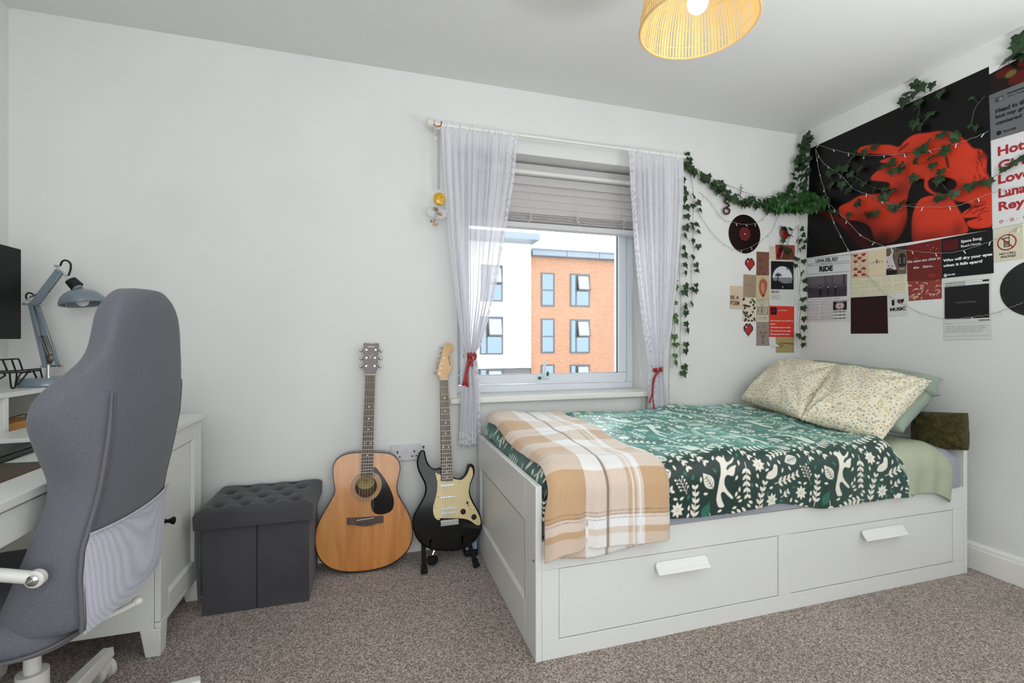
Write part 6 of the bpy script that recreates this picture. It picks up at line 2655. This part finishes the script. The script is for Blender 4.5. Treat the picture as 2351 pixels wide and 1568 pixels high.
# pixel hearts
HP = ["..##.##..", ".#RR#RR#.", "#RWRRRRR#", "#RRRRRRR#", "#RRRRRRR#", ".#RRRRR#.", "..#RRR#..", "...#R#...", "....#...."]
for (u, v), lb in (((1721, 609), 'upper red pixel heart sticker, under the vinyl record on the window wall'), ((1717.7, 759), 'lower red pixel heart sticker, below the blossom print')):
    c = WW(u, v)
    pw, phh = .0079, .0088
    root = empty('pixel_heart', c, lb, 'sticker', 'pixel heart stickers')
    for ch, mm, nm in (('#', i_blk, 'outline'), ('R', mat('pixel_red', (.68, .14, .15), .5), 'fill'), ('W', i_wht, 'highlight')):
        b = MB()
        for j, row in enumerate(HP):
            for i, x in enumerate(row):
                if x == ch:
                    x0, z0 = c.x + (i - 4.5) * pw, c.z + (4.0 - j) * phh
                    b.box((x0, WY - .0022, z0), (x0 + pw, WY - .0002, z0 + phh))
        b.build(nm, mm, root)

# ---------------------------------------------------------- vinyl records


def vinyl_mat():
    m = mat('vinyl', (.035, .035, .04), .28, coat=.3)
    N, L = m.node_tree.nodes, m.node_tree.links
    tc = N.new('ShaderNodeTexCoord')
    w = N.new('ShaderNodeTexWave')
    w.wave_type = 'RINGS'
    w.rings_direction = 'SPHERICAL'
    w.inputs['Scale'].default_value = 120
    L.new(tc.outputs['Object'], w.inputs['Vector'])
    b_ = N.new('ShaderNodeBump')
    b_.inputs['Strength'].default_value = .25
    b_.inputs['Distance'].default_value = .0005
    L.new(w.outputs['Fac'], b_.inputs['Height'])
    L.new(b_.outputs[0], N['Principled BSDF'].inputs['Normal'])
    return m


def record(c, nrm, r, lab, label, wob):
    root = empty('vinyl_record', c, label, 'vinyl record', 'vinyl records on the walls')
    n_ = Vector(nrm)
    a = Vector((0, 0, 1))
    e = n_.cross(a)
    b = MB()
    N_ = 72
    vs = []
    for d in (.001, .003):
        for i in range(N_):
            t = 2 * math.pi * i / N_
            rr = r * (1 + wob * math.cos(4 * t + .6) * .5 + wob * math.sin(7 * t) * .3)
            vs.append(c + n_ * d + (e * math.cos(t) + a * math.sin(t)) * rr)
    b.add(vs, [(i, (i + 1) % N_, N_ + (i + 1) % N_, N_ + i) for i in range(N_)] + [tuple(range(N_ - 1, -1, -1)), tuple(range(N_, 2 * N_))])
    b.build('disc', vinyl_mat(), root)
    MB().ring(c + n_ * .0031, c + n_ * .0036, r * .35, r * .35, 40).build('centre_label', lab, root)
    MB().ring(c + n_ * .0037, c + n_ * .0040, r * .035, r * .035, 12).build('spindle_hole', i_wht, root)


record(WW(1709, 537.5), NW, .1195, mat('maroon_label', (.38, .10, .09), .5), 'black vinyl record with a maroon centre on the window wall below the ivy', .012)
pA, pB, pC = RW(2297, 667), RW(2351, 602.5), RW(2351, 724)
zc = (pB.z + pC.z) / 2
hh_ = (pB.z - pC.z) / 2
dy_ = pA.y - pB.y
rr2 = (dy_ ** 2 + hh_ ** 2) / (2 * dy_)
record(Vector((RX, pA.y - rr2, zc)), NR, rr2, mat('dark_label', (.12, .10, .11), .5), 'large black vinyl record on the right wall, cut by the edge of the photo', .004)

# ============================================================ IVY
m_ivy = mat('ivy_leaf', (.16, .27, .13), .5, noise=(25, (.10, .19, .09)), spec=.4)
m_ivyl = mat('ivy_leaf_pale', (.32, .46, .22), .5, noise=(25, (.20, .34, .15)), spec=.4)
m_stem = mat('ivy_stem', (.33, .36, .24), .6)
LEAF = [(0, 0), (.20, -.16), (.46, -.10), (.40, .14), (.56, .36), (.30, .46), (.14, .66), (0, 1.0), (-.14, .66), (-.30, .46), (-.56, .36), (-.40, .14), (-.46, -.10), (-.20, -.16)]


def ivy_leaf(b, p, size, down, nrm, r):
    """one lobed leaf: down = direction of the tip, nrm = outward normal"""
    y_ = Vector(down).normalized()
    n_ = Vector(nrm)
    n_ = (n_ - y_ * n_.dot(y_)).normalized()
    x_ = y_.cross(n_)
    vs = []
    for lx, ly in LEAF:
        h = -.10 * abs(lx) - .10 * (ly - .3) ** 2
        vs.append(Vector(p) + (x_ * lx + y_ * ly + n_ * h) * size)
    c0 = Vector(p) + (y_ * .30 + n_ * .05) * size
    k = len(LEAF)
    b.add(vs + [c0], [(i, (i + 1) % k, k) for i in range(k)])


def corner_pt(u, v, d):
    p = at('y', WY - d, u, v)
    if p.x < RX - d:
        return p, Vector((0, -1, 0))
    return at('x', RX - d, u, v), Vector((-1, 0, 0))


def ivy(label, stems, leaves, seed, size=.030, pale=None, d=.022, conv=None, kmat=None):
    """stems: pixel polylines; leaves: measured leaf positions"""
    r = random.Random(seed)
    cv = conv or (lambda x, y: (x, y))
    pts = [corner_pt(*cv(*q), d)[0] for s_ in stems for q in s_]
    c = sum(pts, Vector()) / len(pts)
    root = empty('ivy_garland', c, label, 'artificial ivy', 'artificial ivy garlands')
    b = MB()
    P = []
    for s_ in stems:
        q = catmull([corner_pt(*cv(*w_), d)[0] for w_ in s_], 5)
        P += q
        b.tube(q, .0011, 5)
    lf = MB()
    for (x, y) in leaves:
        p, n_ = corner_pt(*cv(x, y), d + r.uniform(.004, .022))
        near = min(P, key=lambda w_: (w_ - p).length)
        sz = size * r.uniform(1.1, 1.5)
        dn = Vector((r.uniform(-.5, .5), r.uniform(-.5, .5), -1))
        side = (p - near)
        if side.length > .004:
            dn += side.normalized() * .5
        nn = n_ + Vector((r.uniform(-.5, .5), r.uniform(-.5, .5), r.uniform(-.2, .5)))
        base = p - dn.normalized() * sz * .4
        if (near - base).length < .09:
            b.tube([near, (near + base) / 2 + Vector((0, 0, -.004)), base], .0007, 4)
        ivy_leaf(lf, base, sz, dn, nn, r)
    b.build('stem', m_stem, root)
    lf.build('leaves', kmat or m_ivy, root, solid=.0006)
    return root


c3 = lambda x, y: (1500 + x * .3509, 330 + y * .3509)
cc_ = lambda x, y: (1780 + x * .2169, 280 + y * .2169)
c1_ = lambda x, y: (1800 + x * .2679, 60 + y * .2679)
c2_ = lambda x, y: (1800 + x * .2679, 440 + y * .2679)
rv = random.Random(12)
ivy('long ivy strand hanging straight down beside the right curtain', [[(190, 90), (190, 200), (188, 320), (185, 480), (178, 620), (170, 780), (172, 900), (180, 1050), (176, 1250), (175, 1400), (195, 1490)]],
    [(205, 295), (215, 330), (208, 368), (222, 420), (225, 480), (220, 555), (215, 605), (205, 685), (212, 733), (215, 798), (215, 850), (220, 937), (212, 977), (218, 1070), (215, 1115), (220, 1185), (230, 1227), (197, 240), (217, 1320), (215, 1362), (210, 1465), (202, 1508)], 1, .033, conv=c3)
ivy('shorter ivy strand just right of the longest hanging strand', [[(245, 200), (262, 330), (262, 420), (257, 550), (262, 640), (262, 750), (245, 820), (250, 920), (255, 1070)]],
    [(268, 345), (262, 410), (300, 390), (312, 438), (255, 525), (265, 555), (290, 530), (302, 577), (262, 640), (295, 678), (262, 745), (285, 797), (290, 832), (283, 930), (278, 965), (255, 950), (256, 1050)], 2, .027, conv=c3)
ivy('pale ivy strand close against the edge of the right curtain', [[(160, 850), (140, 960), (135, 1080), (140, 1200), (135, 1300), (145, 1400), (150, 1450)]],
    [(152, 942), (140, 1045), (155, 1165), (143, 1135), (140, 1272), (150, 1318), (145, 1393), (153, 1440), (146, 900)], 3, .030, conv=c3, kmat=m_ivyl)
G = [(190, 85), (235, 150), (290, 200), (350, 235), (430, 290), (500, 345), (580, 375), (660, 395), (740, 415), (800, 435), (880, 440), (950, 440)]
gl = [(228, 68), (240, 105), (205, 150), (250, 170), (300, 175)]
gp = catmull([(x, y, 0) for x, y in G], 8)
for i in range(95):
    p = rv.choice(gp[4:])
    w_ = 26 if p.x < 420 else 32
    gl.append((p.x + rv.uniform(-14, 14), p.y + rv.uniform(-w_, w_)))
ivy('ivy garland swagged from the right curtain to the corner above the record', [G, [(300, 190), (390, 230), (500, 275), (620, 325), (720, 355), (850, 352)]], gl, 4, .031, conv=c3)
colm = []
for i in range(135):
    t = rv.uniform(0, 1) ** .9
    y = 150 + t * 650
    xl, xr = 290 - 170 * t, 380 - 40 * t
    colm.append((rv.uniform(xl, xr), y))
colm += [(355, 125), (380, 190), (300, 175), (250, 260)]
ivy('thick ivy bundle climbing the room corner up to the ceiling', [[(350, 110), (345, 190), (320, 300), (300, 420), (280, 560), (260, 700), (250, 820)], [(340, 190), (270, 300), (220, 460), (180, 620), (150, 780)], [(375, 190), (360, 330), (340, 480), (330, 640), (330, 800)]], colm, 5, .025, conv=cc_, d=.03)
cl_ = [(230 + 330 * math.cos(a) * q, 860 + 105 * math.sin(a) * q) for a, q in [(rv.uniform(0, 6.28), rv.uniform(0, 1) ** .5) for i in range(150)]]
ivy('bushy bright green ivy clump in the corner where the garlands meet', [[(-60, 840), (100, 860), (230, 870), (400, 860), (560, 830)]], cl_, 6, .028, conv=cc_, d=.045, kmat=mat('ivy_leaf_bright', (.17, .36, .12), .45, noise=(25, (.10, .24, .08))))
low = [(985, 600), (985, 680), (985, 775), (940, 755), (998, 900), (998, 955), (970, 850), (980, 1020), (985, 1080), (985, 1150), (985, 1210), (985, 1275), (978, 1320), (955, 1260), (900, 560), (880, 600), (905, 600), (850, 680), (870, 690), (850, 640), (890, 710), (955, 640), (975, 560), (1000, 640), (960, 700), (930, 800)]
ivy('thin ivy strand trailing down the corner below the clump', [[(945, 530), (950, 640), (945, 760), (965, 860), (955, 960), (972, 1050), (955, 1160), (965, 1260), (980, 1330)], [(935, 540), (900, 600), (880, 650)]], low, 7, .030, conv=c3, d=.018)
hl = [cc_(*q) for q in ((655, 505), (570, 555), (700, 560), (800, 560), (580, 680), (740, 500), (880, 505), (700, 680), (760, 730), (930, 660), (1040, 720), (1150, 710), (1220, 740), (1140, 780), (850, 310), (800, 390), (940, 340), (1050, 270))]
ivy('ivy vine crossing the left half of the red poster', [[cc_(*q) for q in ((480, 720), (580, 670), (690, 600), (800, 560), (930, 640), (1060, 700), (1230, 750))], [cc_(*q) for q in ((690, 600), (760, 450), (850, 340), (1050, 280))]], hl, 8, .036, d=.012)
h2 = [c1_(*q) for q in ((840, 1210), (930, 1170), (1000, 1200), (1170, 1060), (1230, 1000), (1370, 1090), (1130, 1160), (1480, 970), (1350, 940), (1270, 1200), (1340, 1260), (1320, 1330), (1100, 1310), (930, 1250), (1640, 1360), (1590, 1385), (1750, 1350), (1450, 1450), (1330, 1480), (1380, 1060), (1200, 1060), (1250, 1130), (1000, 1240), (1480, 940), (1150, 1090))]
ivy('ivy vine draped over the red figures in the right half of the poster', [[c1_(*q) for q in ((820, 1220), (950, 1190), (1100, 1170), (1200, 1060), (1300, 960), (1420, 960))], [c1_(*q) for q in ((1260, 1050), (1270, 1200), (1330, 1320), (1450, 1430), (1640, 1360), (1770, 1350))]], h2, 9, .038, d=.012)
h3 = [c2_(*q) for q in ((640, 100), (690, 200), (780, 200), (550, 210), (450, 190), (400, 170), (960, 150), (1000, 110), (860, 60), (1310, 60), (620, 110), (730, 210), (930, 145), (320, 160))]
ivy('ivy vine along the bottom part of the red poster', [[c2_(*q) for q in ((250, 150), (400, 175), (560, 190), (700, 180), (860, 110), (1000, 120), (1200, 90), (1460, 30))]], h3, 10, .036, d=.012)
h4 = [c1_(*q) for q in ((1130, 510), (1180, 530), (1260, 520), (1050, 580), (1110, 590), (1020, 660), (1150, 660), (1130, 700), (1110, 850), (1160, 870), (1330, 590), (1240, 760))]
ivy('small ivy sprig sticking up over the top edge of the red poster', [[c1_(*q) for q in ((1260, 540), (1180, 600), (1100, 620), (1030, 660))], [c1_(*q) for q in ((1150, 610), (1160, 720), (1130, 850), (1240, 780))]], h4, 11, .038, d=.012)
h5 = [(2342, 91), (2336, 110), (2326, 128), (2309, 139), (2352, 112), (2346, 128)]
ivy('ivy sprig with large leaves at the top right edge of the photo', [[(2362, 100), (2350, 112), (2336, 124), (2316, 142), (2318, 150)], [(2362, 120), (2345, 122)]], h5, 12, .046, d=.012)
h6 = [(2300 + i * 8, 392 - i * 5) for i in range(8)] + [c1_(*q) for q in ((1590, 860), (1600, 620), (1640, 880))]
ivy('narrow ivy stem lying across the big red words', [[(2262, 415), (2300, 396), (2330, 380), (2362, 360)], [c1_(*q) for q in ((1720, 600), (1640, 700), (1600, 850))]], h6, 13, .020, d=.010)

# ============================================================ FAIRY LIGHTS
m_fw = mat('clear_wire', (.62, .60, .58), .35)
m_fb = mat('clear_bulb', (.90, .89, .86), .15)


def lights(label, pts, seed, step=.10, d=.012, ln=.018):
    r = random.Random(seed)
    P = catmull([corner_pt(*q, d)[0] for q in pts], 8)
    root = empty('fairy_lights', P[len(P) // 2], label, 'fairy lights', 'strings of fairy lights')
    b = MB()
    b.tube([p + Vector((0, 0, .0016 * math.sin(i * 1.7))) for i, p in enumerate(P)], .0011, 5)
    b.build('wire', m_fw, root)
    acc = step * .5
    for a, c in zip(P[:-1], P[1:]):
        acc += (c - a).length
        if acc > step:
            acc = 0
            n_ = corner_pt(*pts[0], d)[1]
            q = Vector((r.uniform(-.6, .6), r.uniform(-.6, .6), -1)).normalized()
            MB().ring(c, c + q * ln, .0016, .0022, 6).build('bulb', m_fb, root)


lights('fairy light string from the corner top across the upper part of the red poster', [(1867, 325), (1891, 337), (1955, 353), (1993, 357), (2041, 356), (2089, 352), (2160, 340), (2228.7, 318.6), (2269, 302)], 1)
lights('fairy light string sagging through the middle of the red poster', [(1872, 341), (1888, 371), (1915, 392), (1934, 405.7), (1961, 434), (1998, 448), (2028, 463), (2084, 474), (2180, 474), (2218, 466), (2277, 443), (2349, 428)], 2)
lights('fairy light string running along the lower edge of the red poster', [(1904.5, 469.5), (1939, 501.6), (1977, 540.5), (2011.6, 558), (2046.5, 570), (2100, 576.6), (2148, 580.6), (2196.5, 578), (2260.8, 559), (2309, 539), (2349, 518)], 3)
lights('lowest fairy light string, looping below the prints to the big record', [(1872, 345), (1882, 400), (1899, 456), (1912.5, 507), (1928.6, 539), (1946, 571), (1971.5, 603.4), (1998, 638), (2027.7, 670), (2068, 694.5), (2108, 716), (2169.7, 732), (2239, 726.6), (2277, 721), (2322, 705), (2349, 695)], 4)
lights('fairy light string looping over the top of the record by the window', [(1605, 440), (1632, 465), (1645, 485), (1662, 504), (1690, 512), (1712, 515), (1740, 511), (1765, 490), (1778, 478)], 5, .07)
lights('fairy light string looping under the record by the window', [(1600, 480), (1616, 508), (1640, 540), (1665, 562), (1692, 574), (1715, 571), (1742, 556), (1772, 530), (1788, 490), (1796, 470), (1812, 420)], 6, .07)
lights('fairy light string hanging beside the right curtain', [(1562, 420), (1558, 560), (1552, 660), (1545, 740), (1540, 800), (1536, 880), (1538, 940)], 7, .09)
lights('bundle of fairy light wire trailing down the corner', [(1845, 340), (1838, 420), (1835, 500), (1832, 560), (1831, 640), (1833, 700), (1829, 760), (1830, 830)], 8, .06, .03)

# ---------------------------------------------------------- small hung ornaments
c = WW(1801, 536, .02)
orr = empty('ladybird_ornament', c, 'small round red and black ladybird ornament hanging under the ivy near the corner', 'ornament')
b = MB()
b.sphere(c, (.030, .010, .038), 20, 12, Matrix.Rotation(-.35, 3, 'Y'))
b.build('body', mat('ladybird_red', (.60, .09, .07), .35, noise=(45, (.28, .04, .04))), orr, smooth=True)
b = MB()
b.sphere(c + Vector((-.006, -.002, .026)), (.024, .010, .018), 14, 8)
b.tube(catmull([c + Vector((-.022, -.004, .034)), c + Vector((-.034, -.006, .046)), c + Vector((-.038, -.006, .036))], 4), .0015, 5)
b.build('head', m_blkm, orr, smooth=True)
c = WW(1668, 470, .02)
b = MB()
P = [WW(x, y, .02) for x, y in ((1668, 445), (1674, 452), (1664, 462), (1674, 472), (1662, 480), (1664, 490), (1672, 490), (1675, 482), (1668, 478))]
b.tube(catmull(P, 6), .0055, 8)
b.build('coiled_ornament', mat('bronze_brown', (.24, .17, .10), .4, .3), None, 'small coiled brown ornament hanging from the ivy garland, left of the record', 'ornament', smooth=True)
b = MB()
b.tube([WW(1702, 421, .02), WW(1700, 446, .02)], [.0008, .003], 6).tube([WW(1699.5, 430, .02), WW(1706, 432, .02)], .0018, 6)
b.build('red_dart_ornament', mat('dull_red', (.40, .14, .10), .5), None, 'tiny pointed red ornament standing up from the ivy garland above the record', 'ornament')

# ============================================================ PENDANT LAMP
px, py, pz, pr = .947, 1.2, 2.0, .170
pd_ = empty('pendant_lamp', (px, py, pz), 'round woven rattan pendant lampshade with glowing bulb hanging from the ceiling', 'lamp')
m_rat = bpy.data.materials.new('rattan')
m_rat.use_nodes = True
_N, _L = m_rat.node_tree.nodes, m_rat.node_tree.links
_p = _N['Principled BSDF']
_p.inputs['Base Color'].default_value = (*lin((.93, .83, .62)), 1)
_p.inputs['Roughness'].default_value = .6
_t = _N.new('ShaderNodeBsdfTranslucent')
_t.inputs[0].default_value = (*lin((.95, .86, .64)), 1)
_m = _N.new('ShaderNodeMixShader')
_m.inputs[0].default_value = .35
_L.new(_p.outputs[0], _m.inputs[1])
_L.new(_t.outputs[0], _m.inputs[2])
_L.new(_m.outputs[0], _N['Material Output'].inputs[0])
PR = [(pr, 0), (pr * .985, .035), (pr * .93, .085), (pr * .82, .135), (pr * .64, .180), (pr * .42, .210)]
b = MB()
NS = 100
for k in range(NS):
    a = 2 * math.pi * k / NS
    w_ = .0034 + .0008 * math.sin(k * 5.1)
    e = Vector((-math.sin(a), math.cos(a), 0))
    d_ = Vector((math.cos(a), math.sin(a), 0))
    vs = []
    for r_, z in PR:
        ww = min(w_, r_ * math.pi / NS * .8)
        vs += [Vector((px, py, pz + z)) + d_ * r_ - e * ww, Vector((px, py, pz + z)) + d_ * r_ + e * ww]
    b.add(vs, [(2 * i, 2 * i + 1, 2 * i + 3, 2 * i + 2) for i in range(len(PR) - 1)])
sh_ = b.build('lamp_shade', m_rat, pd_, solid=.0016)
b = MB()
for (r_, z, t_) in ((pr, 0, .0042), (pr * .985, .035, .0016), (pr * .93, .085, .0016), (pr * .82, .135, .0016), (pr * .42, .210, .004)):
    b = MB()
    b.tube([(px + r_ * math.cos(i * math.pi / 36), py + r_ * math.sin(i * math.pi / 36), pz + z) for i in range(72)], t_, 8, closed=True)
    b.build('hoop', m_rat, sh_, smooth=True)
b = MB()
b.lathe((px, py, pz + .125), (0, 0, 1), [(.018, 0), (.022, .01), (.022, .05), (.012, .06)], 18)
b.build('lamp_holder', m_trim, pd_, smooth=True)
b = MB()
b.ring((px, py, pz + .18), (px, py, CH - .02), .003, .003, 8)
b.build('flex', m_trim, pd_)
b = MB()
b.lathe((px, py, CH), (0, 0, -1), [(.045, 0), (.043, .012), (.015, .028)], 24)
b.build('ceiling_rose', m_trim, pd_, smooth=True)
b = MB()
b.lathe((px, py, pz + .13), (0, 0, -1), [(.013, 0), (.017, .02), (.029, .045), (.031, .062), (.026, .080), (.013, .091)], 20)
blb = b.build('bulb', mat('lit_bulb', (1, .95, .8), .3, emit=((1, .93, .72), 9)), pd_, smooth=True)
add_light('pendant_bulb_light', 'POINT', (px, py, pz + .03), 0.75, (1.0, .86, .66), shadow_soft_size=.03)
